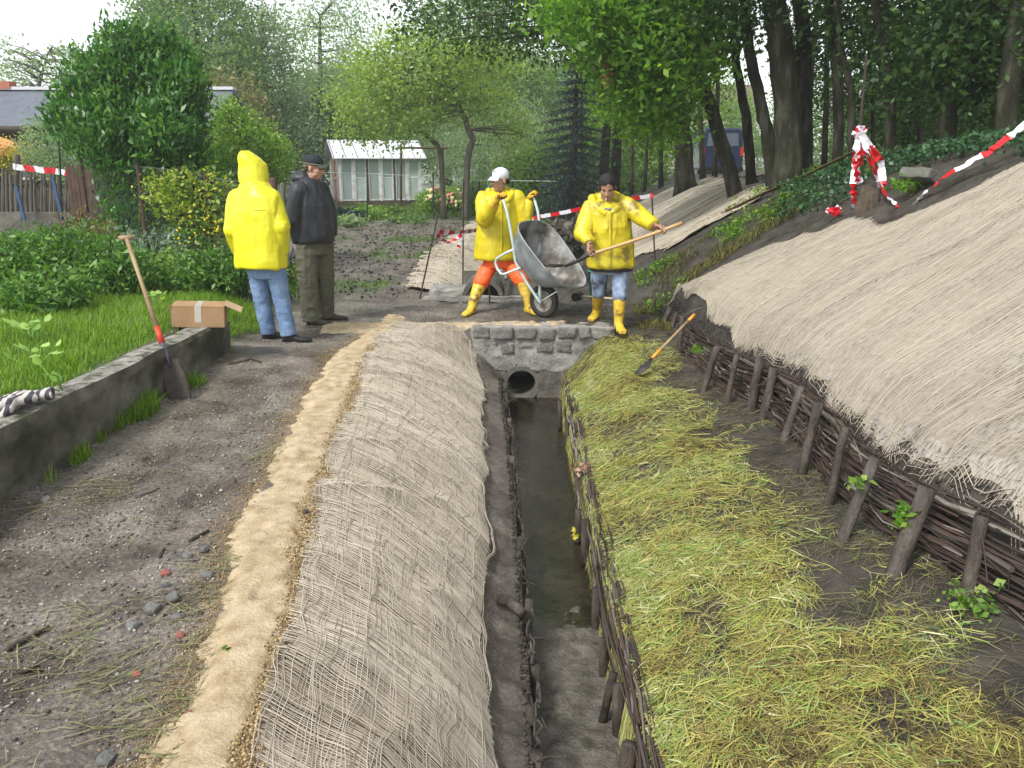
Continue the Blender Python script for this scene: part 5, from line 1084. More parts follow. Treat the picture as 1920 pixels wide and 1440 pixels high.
# the broad laurel behind the chain link fence
lb = gnd(255, 12.9)
tree('laurel_bush', 'big glossy dark green laurel bush behind the chain link fence', 'bush', [([lb, lb+Vector((.05, 0, 1.2)), lb+Vector((.1, 0, 2.3))], [.08, .06, .03])],
     [pb(245, 230, 12.8, .72, .8, .6, 8000), pb(165, 165, 12.7, .28, .3, .3, 1200), pb(260, 90, 12.7, .12, .12, .3, 350), pb(305, 100, 12.8, .11, .11, .32, 330), pb(190, 120, 12.7, .1, .1, .3, 280), pb(335, 165, 12.6, .3, .3, .35, 1400), pb(360, 190, 12.7, .12, .2, .3, 400), pb(120, 230, 12.6, .2, .2, .2, 500), pb(385, 330, 12.4, .3, .3, .4, 1200), pb(200, 180, 12.8, .55, .6, .55, 4500), pb(320, 170, 12.9, .5, .6, .6, 4500), pb(250, 130, 12.8, .5, .5, .55, 4000), pb(290, 330, 12.7, .75, .7, .7, 7000), pb(300, 420, 12.6, .8, .6, .6, 5000),
      pb(140, 215, 12.8, .35, .4, .3, 1500), pb(235, 105, 12.6, .22, .3, .3, 900), pb(300, 95, 12.9, .2, .25, .3, 900), pb(180, 250, 12.2, .5, .4, .5, 2500), pb(310, 250, 12.2, .42, .4, .45, 2200), pb(160, 130, 12.8, .13, .13, .32, 300), pb(217, 90, 12.8, .10, .1, .42, 320), pb(350, 125, 12.9, .12, .12, .3, 300), pb(350, 250, 12.8, .28, .35, .4, 1300)], .105, L_laurel, 3, clump=.085, per=9, nb=60, droop=-.75, asp=.36, hollow=.5)
for k, (px, py) in enumerate(((215, 45), (155, 95), (345, 90))):
    pass
lb = gnd(470, 14.5); tree('shrub', 'pale lime green shrub right of the laurel, behind the hooded man', 'shrub', [([lb, lb+Vector((0, 0, 1)), lb+Vector((0, 0, 1.8))], [.05, .04, .02])],
     [pb(462, 285, 14.5, .62, .6, .62, 7000), pb(430, 225, 14.6, .35, .4, .35, 2200), pb(505, 300, 14.4, .4, .4, .5, 3000), pb(400, 330, 14.3, .35, .4, .5, 2000)], .055, L_lime, 4, clump=.10, per=14, droop=.1)
lb = gnd(390, 11.6); tree('shrub', 'yellow spotted variegated shrub growing through the chain link fence', 'shrub', [([lb, lb+Vector((0, 0, .6)), lb+Vector((0, 0, 1.1))], [.03, .02, .01])],
     [pb(370, 370, 11.3, .5, .3, .4, 2600), pb(320, 360, 11.4, .3, .25, .25, 1200), pb(430, 400, 11.3, .3, .3, .4, 1300)], .06, G('variegated', [(.02, .05, .01), (.05, .12, .02), (.25, .3, .04), (.5, .45, .05)]), 5, clump=.10, per=14)
lb = gnd(70, 19.5); tree('shrub', 'feathery grey green shrub beside the picket fence and aerial', 'shrub', [([lb, lb+Vector((0, 0, 1)), lb+Vector((0, 0, 1.8))], [.05, .04, .02])],
     [pb(90, 275, 19.0, .55, .6, .6, 5000), pb(120, 320, 18.8, .5, .5, .5, 3000)], .05, L_pale, 6, clump=.10, per=18)
lb = gnd(15, 21); tree('shrub', 'yellow flowering shrub leaning over the picket fence', 'shrub', [([lb, lb+Vector((0, 0, 1)), lb+Vector((0, 0, 1.5))], [.05, .04, .02])],
     [pb(15, 290, 20, .7, .5, .4, 2600)], .06, G('yellow_shrub', [(.1, .12, .02), (.4, .33, .03), (.65, .5, .05)]), 7, clump=.12, per=14)
# nettle and weed thicket on the raised bed: plants one can tell apart
NG = 'leafy weeds on the raised garden bed'
def nettle(px, Y, w, h_, n, seed, label, mt, size=.065):
    b = gnd(px, Y); tree('weed_clump', label, 'weeds', [([b, b+Vector((.02, 0, h_*.5)), b+Vector((0, 0, h_*.8))], [.008, .006, .003])], [((b.x, b.y, b.z+h_*.5), (w, w*.8, h_*.5), n)], size, mt, seed, NG, clump=.06, per=10, nb=24, droop=.35, asp=.45, hollow=.3, br=.003)
L_nettle = mat_rnd('nettle_leaves', [(.03, .085, .016), (.07, .17, .028), (.12, .26, .04), (.19, .34, .06)], .45, .3, .4)
nettle(40, 8.9, .55, .62, 4200, 21, 'nettle clump at the left picture edge below the pickets', L_nettle)
nettle(130, 9.3, .6, .80, 5200, 22, 'tall dark nettle clump left of the reddish dock stems', L_nettle)
nettle(215, 9.0, .45, .6, 3600, 23, 'nettle clump behind the shaft of the leaning spade', L_nettle)
nettle(95, 7.9, .45, .42, 2600, 24, 'low nettle clump in front of the taller dark ones', L_nettle)
nettle(300, 9.6, .5, .5, 3000, 25, 'leafy weed clump between the spade top and the yellow flowers', L_lime, .06)
nettle(385, 9.4, .42, .55, 3000, 26, 'weed clump just left of the hooded man', L_nettle, .06)
nettle(450, 9.9, .4, .6, 2600, 27, 'weed clump hidden partly by the yellow raincoat', L_nettle, .06)
nettle(545, 10.3, .25, .45, 900, 28, 'small leafy weed at the old gate post behind the two men', L_lime, .06)
nettle(285, 10.6, .5, .75, 2200, 29, 'silvery leaved clump under the laurel', G('silver_leaves', [(.08, .12, .09), (.16, .22, .17), (.25, .33, .28)]), .07)
nettle(165, 10.6, .6, .9, 1800, 30, 'reddish dock and dry seed stems behind the nettles', G('dock', [(.1, .06, .02), (.2, .13, .05), (.12, .17, .04)]), .045)
nettle(0, 10.5, .7, .7, 3000, 31, 'dark green weeds below the picket fence at the far left', L_nettle)
nettle(345, 11.0, .45, .75, 2200, 32, 'weeds in front of the chain link fence under the variegated shrub', L_nettle, .06)
def big_leaves(name, label, px, py, z, n, size, seed, mt):
    g = np.random.default_rng(seed); c = gz(px, py, z); root = empty(name, c, label, 'plant'); mb = MB()
    for k in range(n):
        a = g.uniform(0, 2*pi); r_ = g.uniform(.02, .16); h_ = g.uniform(.05, .16); tip = c+Vector((r_*cos(a), r_*sin(a), h_)); d = Vector((cos(a), sin(a), g.uniform(-.1, 1.1))).normalized(); s_ = Vector((-sin(a), cos(a), 0)); u_ = s_.cross(d); sz = size*g.uniform(.6, 1.2)
        V = [tip]; 
        for t, w in ((.25, .36), (.55, .44), (.82, .28), (1, .03)):
            for q in (-1, 0, 1): V.append(tip+d*sz*t+s_*sz*w*q+u_*sz*(.08*abs(q)-.10*t*t))
        Fc = [(0, 1, 2), (0, 2, 3)]+[(1+3*i+j, 4+3*i+j, 5+3*i+j, 2+3*i+j) for i in range(3) for j in (0, 1)]
        mb.add(V, Fc, g.random()); mb.tube([c, tip], [.004, .003], 5, .2)
    mb.obj('leaves', mt, root, smooth=True); rehome(root)
L_big = G('broad_leaves', [(.10, .2, .03), (.2, .34, .06), (.3, .45, .12)], .3)
big_leaves('dock_plant', 'pale broad leaved plant nearest to the work gloves', 70, 690, .36, 9, .08, 1, L_big)
big_leaves('dock_plant', 'pale broad leaved plant in the lawn at the left edge', 60, 640, .36, 8, .08, 2, L_big)
big_leaves('dock_plant', 'broad leaved plant between the spade shaft and the cardboard box', 295, 580, .34, 8, .09, 3, L_big)
big_leaves('dock_plant', 'pale leaved plant high on the left edge of the lawn', 30, 580, .36, 7, .09, 4, L_big)
big_leaves('dock_plant', 'small pale plant by the wall top left of the tufts', 118, 735, .38, 6, .08, 5, L_big)
g = np.random.default_rng(5); mb = MB()
root = empty('yellow_flowers', gnd(335, 10.2), 'loose stems of small yellow flowers below the variegated shrub', 'flowers')
for k in range(46):
    p = at(g.uniform(310, 425), g.uniform(405, 475), 10.0); mb.ball(p, g.uniform(.007, .016), None, 6, 4)
mb.obj('blossoms', mat('yellow_petals', [(.75, .55, .02)], rough=.7), root)
mb = MB()
for k in range(20): b = gnd(g.uniform(310, 425), 10.0); mb.tube([b, b+Vector((g.uniform(-.05, .05), 0, g.uniform(.3, .7)))], [.004, .002], 4, .5)
mb.obj('stems', L_nettle, root); rehome(root)

# background trees
def btree(px, Y, label, mt, blobs, tr, size=.16, seed=0, name='background_tree', **k):
    b = gnd(px, Y); top = Vector(tr[-1]) if not isinstance(tr[-1], tuple) or len(tr[-1]) == 3 else None
    tree(name, label, 'tree', [([b]+[at(*q, Y) if len(q) == 2 else Vector(q) for q in tr[:-1]], [tr[-1]]*len(tr))] if False else [([b]+[at(q[0], q[1], Y) for q in tr], [q[2] if len(q) > 2 else .2 for q in [(0, 0, tr[0][2])]+list(tr)])], blobs, size, mt, seed, None, **k)
btree(60, 42, 'thin half bare tree behind the house roof', L_pale, [pb(70, 140, 42, 2.3, 2, 1.3, 1500), pb(20, 110, 42, 1.2, 1.5, .8, 500), pb(120, 120, 42, 1.0, 1.5, .9, 500)], [(65, 220, .12), (75, 150, .08), (90, 100, .04)], .16, 31, clump=.3, nb=60, br=.022)
btree(370, 34, 'tall grey green tree rising above the laurel', L_mid, [pb(370, 60, 34, 2.4, 2.5, 1.9, 11000), pb(300, 60, 34, 1.0, 1.5, 1.4, 2800), pb(410, 150, 33, 1.7, 2, 1.8, 8000), pb(350, -60, 34, 2, 2, 1.8, 4000)], [(375, 250, .2), (370, 100, .14), (365, 0, .08)], .15, 32, clump=.3, nb=40)
btree(430, 31, 'rusty tinged tree between the laurel and the taller tree', G('rusty', [(.06, .07, .03), (.11, .12, .05), (.18, .16, .07), (.25, .19, .09)]), [pb(400, 200, 30, 1.6, 1.6, 1.3, 6000), pb(430, 270, 29, 1.3, 1.3, 1.2, 5000)], [(420, 300, .12), (410, 200, .08)], .13, 33, clump=.28)
btree(490, 36, 'slender birch like tree right of the tall grey green one', L_pale, [pb(495, 80, 36, 1.5, 1.8, 1.6, 5500), pb(500, 180, 36, 1.9, 2, 2.0, 8500), pb(530, 270, 35, 2.2, 2, 1.6, 6000)], [(500, 260, .15), (497, 130, .1), (490, 30, .05)], .13, 34, clump=.3, nb=40)
btree(590, 40, 'airy pale poplar tree behind the greenhouse', L_pale, [pb(600, 90, 40, 1.9, 2, 2.2, 5000), pb(620, 200, 40, 2.4, 2, 2.2, 7000), pb(560, 240, 40, 2, 2, 1.6, 5000), pb(660, 40, 40, 1.2, 2, 1.8, 1600)], [(600, 250, .16), (600, 120, .1), (600, 30, .05)], .13, 35, clump=.35, nb=40)
btree(555, 38, 'dense dark green bushy tree beside the greenhouse roof', L_dark, [pb(560, 280, 38, 2.4, 1.8, 1.6, 9000), pb(640, 250, 38, 2.2, 1.8, 1.5, 7000), pb(520, 230, 38, 1.4, 1.2, 1.2, 4000)], [(560, 330, .12), (560, 280, .1)], .14, 36, clump=.3)
b = gnd(872, 25); t1 = [b, at(876, 300, 25), at(886, 262, 25), at(872, 225, 25), at(855, 185, 25), at(840, 130, 25)]; t2 = [at(828, 300, 25.5), at(820, 272, 25.5), at(795, 250, 25.2), at(765, 242, 25)]; t2 = [gnd(832, 25.5)]+t2
tree('willow_tree', 'yellow green fruit tree with a curved bare trunk beside the greenhouse', 'tree', [(t1, [.10, .095, .09, .08, .065, .04]), (t2, [.08, .075, .07, .06, .04])],
     [pb(px, py, Y, rx, rx, rz, n) for px, py, Y, rx, rz, n in ((770, 150, 24, 1.2, .5, 2400), (700, 200, 24.5, .9, .5, 1700), (845, 100, 24, 1.1, .45, 2200), (645, 185, 25, .55, .35, 700), (720, 110, 24.5, .9, .35, 1500), (905, 190, 25.5, .9, .7, 1700), (665, 245, 25.5, .6, .3, 700), (790, 215, 24.3, .8, .35, 1100), (830, 170, 24.8, .9, .4, 1400), (740, 255, 25, .5, .25, 500), (930, 120, 25, .9, .5, 1400), (760, 70, 24.5, .8, .3, 900), (680, 140, 24.2, .6, .3, 800), (960, 250, 26, .6, .7, 900))], .11, L_yel, 37, clump=.26, nb=90, br=.016, bark=M_greybark)
btree(960, 33, 'feathery grey green willow behind the man in the white cap', L_pale, [pb(930, 260, 33, 2.2, 2, 1.6, 8500), pb(990, 290, 32, 1.6, 1.6, 1.2, 6000), pb(870, 290, 34, 1.8, 1.8, 1.2, 5000)], [(955, 330, .15), (950, 260, .1)], .14, 38, clump=.3, droop=1.0, asp=.25)
btree(905, 38, 'dark green tree rising behind the yellow green one', L_mid, [pb(900, 170, 38, 2.8, 2.5, 2.4, 10000), pb(780, 260, 39, 3.0, 2.5, 1.6, 9000), pb(990, 180, 38, 2.0, 2, 2.4, 7500), pb(860, 60, 38, 2.6, 2, 2, 6000)], [(905, 280, .2), (900, 150, .15)], .16, 39, clump=.35)
# spruce
sb = gnd(1068, 20.5); g = np.random.default_rng(8); root = empty('spruce_tree', sb, 'blue green spruce standing between the two raincoats in the background', 'tree'); mb = MB(); tp = at(1085, 90, 20.5); mb.tube([sb, sb.lerp(tp, .5), tp], [.11, .08, .02], 8)
C = []; Zt = tp.z
for lv in range(17):
    z = sb.z+.75+(Zt-sb.z-.8)*lv/17; R_ = 1.25*(1-lv/18)**.8+.1
    for k in range(9):
        a = 2*pi*(k+g.random())/9; r_ = R_*g.uniform(.75, 1.1); cx = sb.x+(tp.x-sb.x)*(z-sb.z)/(Zt-sb.z); p0 = Vector((cx, sb.y, z)); p1 = Vector((cx+r_*cos(a), sb.y+r_*sin(a), z-.22*r_)); mb.tube([p0, p0.lerp(p1, .5)-Vector((0, 0, .03)), p1], [.014, .01, .004], 4)
        for q in np.linspace(.15, 1, int(14*r_)+3):
            m_ = int(14*(1-.4*q)); pp = np.array(p0.lerp(p1, q)); C.append(pp+np.stack([g.normal(0, .05+.10*(1-q)*r_, m_), g.normal(0, .05+.10*(1-q)*r_, m_), -np.abs(g.normal(0, .035, m_))], -1))
C = np.concatenate(C); n = len(C); link('crown', quads_mesh('crown', leafquads(C, g.uniform(.05, .11, n), g, .25, .16), np.arange(n*4).reshape(-1, 4), np.repeat(g.random(n), 4)), L_spruce, root); mb.obj('trunk', M_trunk, root); rehome(root)
# the wood on the bank: each trunk a tree with its own crown
WG = 'trees on the right bank'
def wood(label, pts, rads, Y, blobs, mt, size=.085, seed=0, extra=None, bark=None, lean_y=0, **k):
    b = gnd(pts[0][0], Y, -.1); b = Vector((at(pts[0][0], pts[0][1], Y).x, Y, b.z)); P = [b]+[at(p[0], p[1], Y+(lean_y*i)) for i, p in enumerate(pts[1:], 1)]
    rads = [q*.82 for q in rads]; d = (P[-1]-P[-2]).normalized(); P.append(P[-1]+d*2.2+Vector((0, 0, 1.2))); r_ = list(rads)+[rads[-1]*.55]
    tr = [(P, r_)]
    if extra: tr += [([at(q[0], q[1], Y) for q in e[0]], e[1]) for e in extra]
    tree('wood_tree', label, 'tree', tr, blobs, size, mt, seed, WG, bark=bark or M_trunkm, **k)
def cb(px, Y, z, rx, rz, n, ry=None): c = at(px, 0, Y); return ((c.x, Y, z), (rx, ry or rx, rz), n)
wood('dark forked trunk standing highest on the far net beside its twin stem', [(1290, 345), (1278, 250), (1264, 150), (1258, 20)], [.26, .2, .18, .15], 17.5, [cb(1200, 17, 6.2, 3.0, 1.6, 9000), pb(1180, 60, 16.5, 1.3, 1.3, .9, 3800), pb(1060, 30, 16, 1.6, 1.3, .8, 4200), pb(900, 20, 15.5, 1.7, 1.2, .7, 4000)], L_dark, .085, 51, extra=[([(1275, 250), (1255, 200), (1237, 150), (1225, 60)], [.12, .11, .10, .07])], nb=50, br=.03)
wood('leaning pale barked trunk rooted at the edge of the far net', [(1382, 366), (1362, 300), (1350, 259), (1328, 190), (1307, 125), (1285, 40)], [.15, .13, .125, .115, .10, .08], 13.2, [cb(1250, 12.5, 5.2, 2.0, 1.2, 9000), pb(1230, 120, 12.6, .85, .8, .7, 4500), pb(1170, 60, 12.4, .8, .8, .6, 4000), pb(1245, 215, 13, .45, .6, .45, 1400), pb(1180, 190, 13.4, .5, .6, .5, 1500), pb(1100, 20, 12.2, .7, .7, .4, 2200), pb(1300, 60, 12.8, .7, .7, .6, 2600)], L_oak, .10, 52, nb=50, br=.018, clump=.17)
wood('slim dark trunk just right of the leaning pale one', [(1412, 345), (1398, 215), (1380, 120), (1376, 10)], [.10, .09, .08, .07], 13.8, [cb(1380, 14, 5.6, 1.9, 1.3, 7000)], L_dark, .08, 53)
wood('trunk leaning left in front of the thickest tree', [(1453, 316), (1440, 255), (1425, 190), (1404, 90), (1396, 0)], [.12, .11, .1, .09, .08], 12.6, [cb(1400, 12, 5.2, 1.9, 1.2, 6500)], L_oak, .085, 54)
wood('thickest straight trunk of the wood on the bank', [(1484, 311), (1477, 200), (1463, 80), (1452, 0)], [.25, .22, .21, .19], 12.2, [cb(1500, 12, 6.0, 2.6, 1.5, 9000), pb(1340, 20, 12.6, .8, .8, .5, 2200)], L_dark, .085, 55, nb=40)
wood('second thick trunk close behind the thickest one', [(1510, 300), (1508, 180), (1508, 72), (1498, 0)], [.16, .15, .14, .12], 13.2, [cb(1560, 13.5, 5.8, 2.2, 1.4, 7000)], L_dark, .085, 56)
wood('trunk left of the knotted barrier tape', [(1580, 262), (1570, 150), (1560, 60), (1556, 0)], [.09, .085, .08, .07], 12, [cb(1600, 12, 5.4, 2.0, 1.3, 7000), pb(1640, 20, 11.5, .9, .8, .45, 1800)], L_dark, .08, 57)
wood('curved stem rising right behind the barrier tape knot', [(1606, 255), (1596, 170), (1577, 90), (1570, 0)], [.06, .055, .05, .045], 11.2, [cb(1650, 11.5, 5.0, 1.8, 1.2, 6000)], L_dark, .08, 58)
wood('crooked dark trunk right of the barrier tape knot', [(1680, 232), (1668, 150), (1650, 70), (1640, 0)], [.085, .08, .07, .06], 10.6, [cb(1720, 10.5, 4.9, 2.0, 1.2, 8000), pb(1750, 60, 10.6, .7, .7, .5, 2400)], L_dark, .08, 59)
wood('trunk in the dark thicket above the ivy', [(1790, 180), (1785, 90), (1800, 0)], [.12, .11, .1], 9.8, [cb(1830, 9.5, 4.8, 2.0, 1.2, 9000), pb(1850, 90, 9.8, .8, .7, .6, 4200), pb(1780, 150, 10.2, .6, .6, .4, 2400)], L_dark, .08, 60)
wood('trunk nearest the right picture edge among dark leaves', [(1900, 140), (1905, 60), (1915, 0)], [.13, .12, .11], 8.8, [cb(2000, 8.6, 4.6, 1.8, 1.1, 9000), pb(1900, 40, 9.2, .8, .7, .5, 3600), pb(1960, 110, 9.2, .6, .6, .5, 2400)], L_dark, .08, 61)
for k, (px0, py0, px1, Y, r_) in enumerate(((1318, 330, 1300, 22, .07), (1240, 350, 1232, 23, .06), (1208, 350, 1222, 24, .05), (1185, 350, 1180, 25, .05), (1130, 345, 1142, 21, .12), (1152, 345, 1160, 21.5, .13), (1340, 330, 1345, 20, .06), (1640, 240, 1625, 13, .03), (1545, 290, 1550, 16, .06), (1730, 220, 1700, 13, .05), (1500, 300, 1530, 19, .08), (1090, 345, 1085, 24, .05))):
    lab = ['thin dark sapling beside the van', 'thin sapling left of the forked trunk', 'slightly leaning sapling two left of the forked trunk', 'slim sapling above the head of the shovelling man', 'left one of two bare twin stems under the spruce', 'right one of two bare twin stems under the spruce', 'thin upright stem in front of the van', 'thin pale shoot right of the tape knot', 'slender stem deep in the wood behind the thick trunks', 'slender stem behind the crooked trunk', 'leaning slender trunk behind the second thick one', 'very thin stem at the left side of the spruce'][k]
    b = gnd(px0, Y, -.1); m_ = at((px0+px1)/2+3, 180, Y); t_ = at(px1, 40, Y); t3 = t_+Vector((0, 0, 1.5))
    tree('sapling', lab, 'tree', [([b, m_, t_, t3], [r_, r_*.8, r_*.6, r_*.4])], [((t_.x, Y, t_.z+.6), (1.3, 1.3, 1.3), 2200), (tuple(m_+Vector((0, .3, .5))), (.7, .7, .9), 900)], .085, L_oak if k in (0, 1, 2, 3, 6) else L_dark, 70+k, 'saplings between the larger trees', clump=.2, nb=16, br=.012)
# sunlit green undergrowth beyond the trunks
for k, (px, py, Y, rx, rz, n, mt, lab) in enumerate(((1300, 200, 44, 3.2, 3.0, 8000, L_lime, 'bright green thicket seen between the leaning trunks'), (1180, 250, 30, 1.9, 2.2, 8000, L_lime, 'light green bushes behind the shovelling man'), (1100, 300, 26, 1.4, 1.0, 4500, L_mid, 'low green bush left of the shovelling man'),
    (1470, 265, 42, 3.4, 2.0, 7000, L_mid, 'green thicket behind the thickest trunk'), (1600, 225, 30, 3.0, 1.8, 8000, L_mid, 'green thicket behind the tape knot'), (1780, 150, 22, 2.6, 2.0, 9000, L_dark, 'dark thicket behind the ivy bank'), (1930, 100, 17, 2.2, 1.8, 8000, L_dark, 'dark thicket at the right picture edge'), (1690, 190, 17, 1.3, 1.0, 4000, L_dark, 'dark bush behind the crooked trunk'), (1010, 330, 27, 1.2, .8, 4000, L_lime, 'low light green bush right of the white cap'))):
    b = gnd(px, Y); tree('bush', lab, 'bush', [([b, b+Vector((0, 0, 1)), at(px, py, Y)], [.08, .06, .03])], [pb(px, py, Y, rx, rx*.7, rz, n), pb(px+rx*20, py+40, Y, rx*.7, rx*.6, rz*.6, n//2)], .13 if Y > 20 else .09, mt, 90+k, 'bushes between and behind the trunks', clump=.3)
# far trees: three prototypes copied along the horizon
protos = []
for k in range(3):
    g = np.random.default_rng(200+k); h_ = (8, 9.5, 7)[k]; bl = [((g.uniform(-1.4, 1.4), g.uniform(-1, 1), h_*g.uniform(.35, .85)), (g.uniform(1.2, 2.3),)*2+(g.uniform(1.2, 1.9),), 2200) for _ in range(6)]
    protos.append(tree('distant_tree', 'x', 'tree', [([(0, 0, 0), (.1, 0, h_*.4), (0, 0, h_*.8)], [.22, .16, .07])], bl, .24, (L_mid, L_pale, L_pale)[k], 200+k, 'distant trees', clump=.4))
far = [(-180, 62, .5), (20, 60, .5), (150, 58, .55), (235, 56, .7), (330, 56, 1.0), (455, 58, 1.05), (560, 60, 1.0), (655, 57, .95), (745, 60, 1.05), (840, 58, 1.1), (930, 60, 1.0), (1010, 55, 1.1), (1090, 60, 1.0), (1160, 56, .9), (1240, 58, .8), (1320, 60, .6), (1420, 70, .3), (1500, 70, .28), (1620, 56, .6), (1720, 55, .8), (1820, 52, .9), (1920, 50, .95), (2050, 48, 1.0), (2200, 46, 1.0)]
names = ['far tree beyond the garden, %s' % q for q in ('outside the left picture edge', 'behind the left end of the house roof', 'behind the middle of the roof', 'just left of the laurel tips', 'behind the laurel top', 'between laurel and slender birch', 'behind the slender birch', 'behind the pale poplar', 'above the greenhouse', 'behind the curved fruit tree trunk', 'behind the white cap', 'left of the spruce top', 'directly behind the spruce', 'above the shovelling man', 'left of the forked trunk', 'right of the forked trunk', 'behind the slim dark trunk', 'behind the thickest trunk', 'behind the tape knot', 'behind the crooked trunk', 'behind the dark thicket', 'at the right picture edge', 'just outside the right edge', 'well outside the right edge')]
for i, ((px, Y, s_), lab) in enumerate(zip(far, names)):
    src = protos[i % 3]
    if i < 3: o = src
    else:
        o = src.copy(); COL.objects.link(o)
        for ch in list(src.children):
            c = ch.copy(); COL.objects.link(c); c.parent = o
    o.location = gnd(px, Y); o.scale = (s_*1.1, s_*1.1, s_); o.rotation_euler = (0, 0, i*1.7); o['label'] = lab
# ivy on the steep bank
n = 24000; y = 5.0+6.5*rng.random(n); x = rng.uniform(3.0, 7.5, n); ed = XT(y)+.25+.35*fbm(y*1.2, y*0, 301, 3)
ok = (x > ed+.1+np.where(y > 8.2, (y-8.2)*.35, 0)) & (fbm(x*1.6, y*1.6, 302, 3) > .46-.25*sst(.3, 1.6, x-ed)); x, y = x[ok], y[ok]; C = np.stack([x, y, H(x, y)+.02+.16*rng.random(len(x))], -1)
link('ivy', quads_mesh('ivy', leafquads(C, rng.uniform(.03, .065, len(x)), np.random.default_rng(3), .1, .8), np.arange(len(x)*4).reshape(-1, 4), np.repeat(np.clip(rng.normal(.45, .2, len(x)), 0, 1), 4)), mat_rnd('ivy_leaves', [(.012, .035, .014), (.025, .07, .028), (.05, .12, .045), (.09, .19, .06)], .4, .2, .4), label='dark ivy and weeds covering the steep bank above the large net', kind='stuff')
n = 9000; y = 9.6+3.2*rng.random(n); x = rng.uniform(1.6, 4.6, n); ok = fbm(x*1.8, y*1.8, 305, 3) > .54; x, y = x[ok], y[ok]; C = np.stack([x, y, H(x, y)+.01+.10*rng.random(len(x))], -1)
link('bank_weeds', quads_mesh('bank_weeds', leafquads(C, rng.uniform(.03, .06, len(x)), np.random.default_rng(4), 0, .6), np.arange(len(x)*4).reshape(-1, 4), np.repeat(rng.random(len(x)), 4)), L_oak, label='patches of green weeds on the dark soil between the nets', kind='stuff')
n = 16000; a_ = rng.uniform(1.4, 8.5, n); y = 10.5+9*rng.random(n); C = np.stack([a_, y, H(a_, y)+.012], -1); ok = (a_ > 3.6) | (rng.random(n) < .06); C = C[ok]
link('fallen_leaves', quads_mesh('fallen_leaves', leafquads(C, rng.uniform(.03, .07, len(C)), np.random.default_rng(6), 0, .6)*np.array([1, 1, 1]), np.arange(len(C)*4).reshape(-1, 4), np.repeat(rng.random(len(C)), 4)), mat_rnd('litter', [(.04, .025, .012), (.09, .06, .025), (.16, .12, .04), (.07, .09, .02)], .8), label='fallen leaves under the trees on the bank', kind='stuff')
# hanging bunch of dead leaves
hb = at(1135, 125, 12.3); me, _c = crown_mesh('dead_leaves', [(tuple(hb), (.05, .05, .18), 140)], .08, 9, .04, 10, 1.0); link('dead_leaves', me, mat_rnd('dead_leaves', [(.22, .12, .05), (.42, .26, .12)], .8), None, 'bunch of dead brown leaves hanging among the green oak leaves', 'dead leaves')
# ---------------------------------------------------------------- greenhouse
M_wp = mat('peeling_white_paint', [(.35, .30, .25), (.62, .62, .6), (.75, .76, .76)], 6, .7, .3, 40); M_brown = mat('brown_frame', [(.05, .028, .02), (.11, .065, .045)], 8, .75, .3)
M_roofsheet = mat('corrugated_white', [(.62, .64, .68), (.78, .80, .85)], 3, .45, .1, 20); M_pane = glass('old_glass', (.42, .50, .48), .55, .12); M_pane2 = mat('whitewashed_pane', [(.33, .40, .38), (.45, .52, .5)], 3, .4)
gA = at(640, 384, 32.0); gB = at(790, 385, 33.0); gA.z = gB.z = .12
Lg = gB-gA; ln_ = Lg.length; ux = Lg.normalized(); uy = Vector((-ux.y, ux.x, 0)); hE = 1.62; hR = 2.18; dp = 2.3
gh = empty('greenhouse', (gA.x, gA.y, 0), 'old white greenhouse with a ribbed pale roof and cloudy panes', 'greenhouse')
GP = lambda a, d, z: gA+ux*a+uy*d+Vector((0, 0, z)); RG = Matrix((ux, uy, Vector((0, 0, 1)))).transposed()
mb = MB(); mb.box(GP(ln_/2, dp/2, -.10), (ln_+.25, dp+.25, .42), RG); mb.obj('plinth', mat('plinth', [(.05, .035, .025), (.11, .085, .065)], 5, .85, .5), gh)
nb_ = 6; pw = ln_/nb_
for i in range(nb_+1):
    mb = MB(); mb.box(GP(i*pw, 0, .11+hE/2), (.07, .07, hE), RG); mb.obj('frame_post', M_brown if i in (2, 4) else M_wp, gh)
    mb = MB(); mb.box(GP(i*pw, dp, .11+hE/2), (.07, .07, hE), RG); mb.obj('frame_post', M_wp, gh)
for i in range(nb_):
    w_ = MB(); xa, xb_, za, zb2 = i*pw+.037, (i+1)*pw-.037, .13, .10+hE; fw = .045
    outer = [(xa, za), (xb_, za), (xb_, zb2), (xa, zb2)]; inner = [(xa+fw, za+fw), (xb_-fw, za+fw), (xb_-fw, zb2-fw), (xa+fw, zb2-fw)]
    V = [GP(x, dd, z) for dd in (-.02, .03) for x, z in outer+inner]; Fc = []
    for k in range(4): k2 = (k+1) % 4; Fc += [(k, k2, 4+k2, 4+k), (8+k, 12+k, 12+k2, 8+k2), (k, 8+k, 8+k2, k2), (4+k, 4+k2, 12+k2, 12+k)]
    w_.add(V, Fc)
    w = w_.obj('window', M_wp, gh)
    if i % 2: mb = MB(); mb.box(GP((i+.5)*pw, .012, .11+hE*.52), (pw-.17, .03, .05), RG); mb.obj('bar', M_wp, w)
    mb = MB(); mb.box(GP((i+.5)*pw, .012, .11+hE*.26 if i % 2 else .11+hE/2), (pw-.075, .008, hE*.48 if i % 2 else hE-.1), RG)
    mb.obj('pane', M_pane2 if i % 2 else M_pane, w)
    if i % 2: mb = MB(); mb.box(GP((i+.5)*pw, .012, .11+hE*.76), (pw-.075, .008, hE*.42), RG); mb.obj('pane', M_pane, w)
    w_ = MB(); w_.box(GP((i+.5)*pw, dp, .11+hE/2), (pw-.075, .01, hE-.1), RG); w_.obj('pane', M_pane, gh)
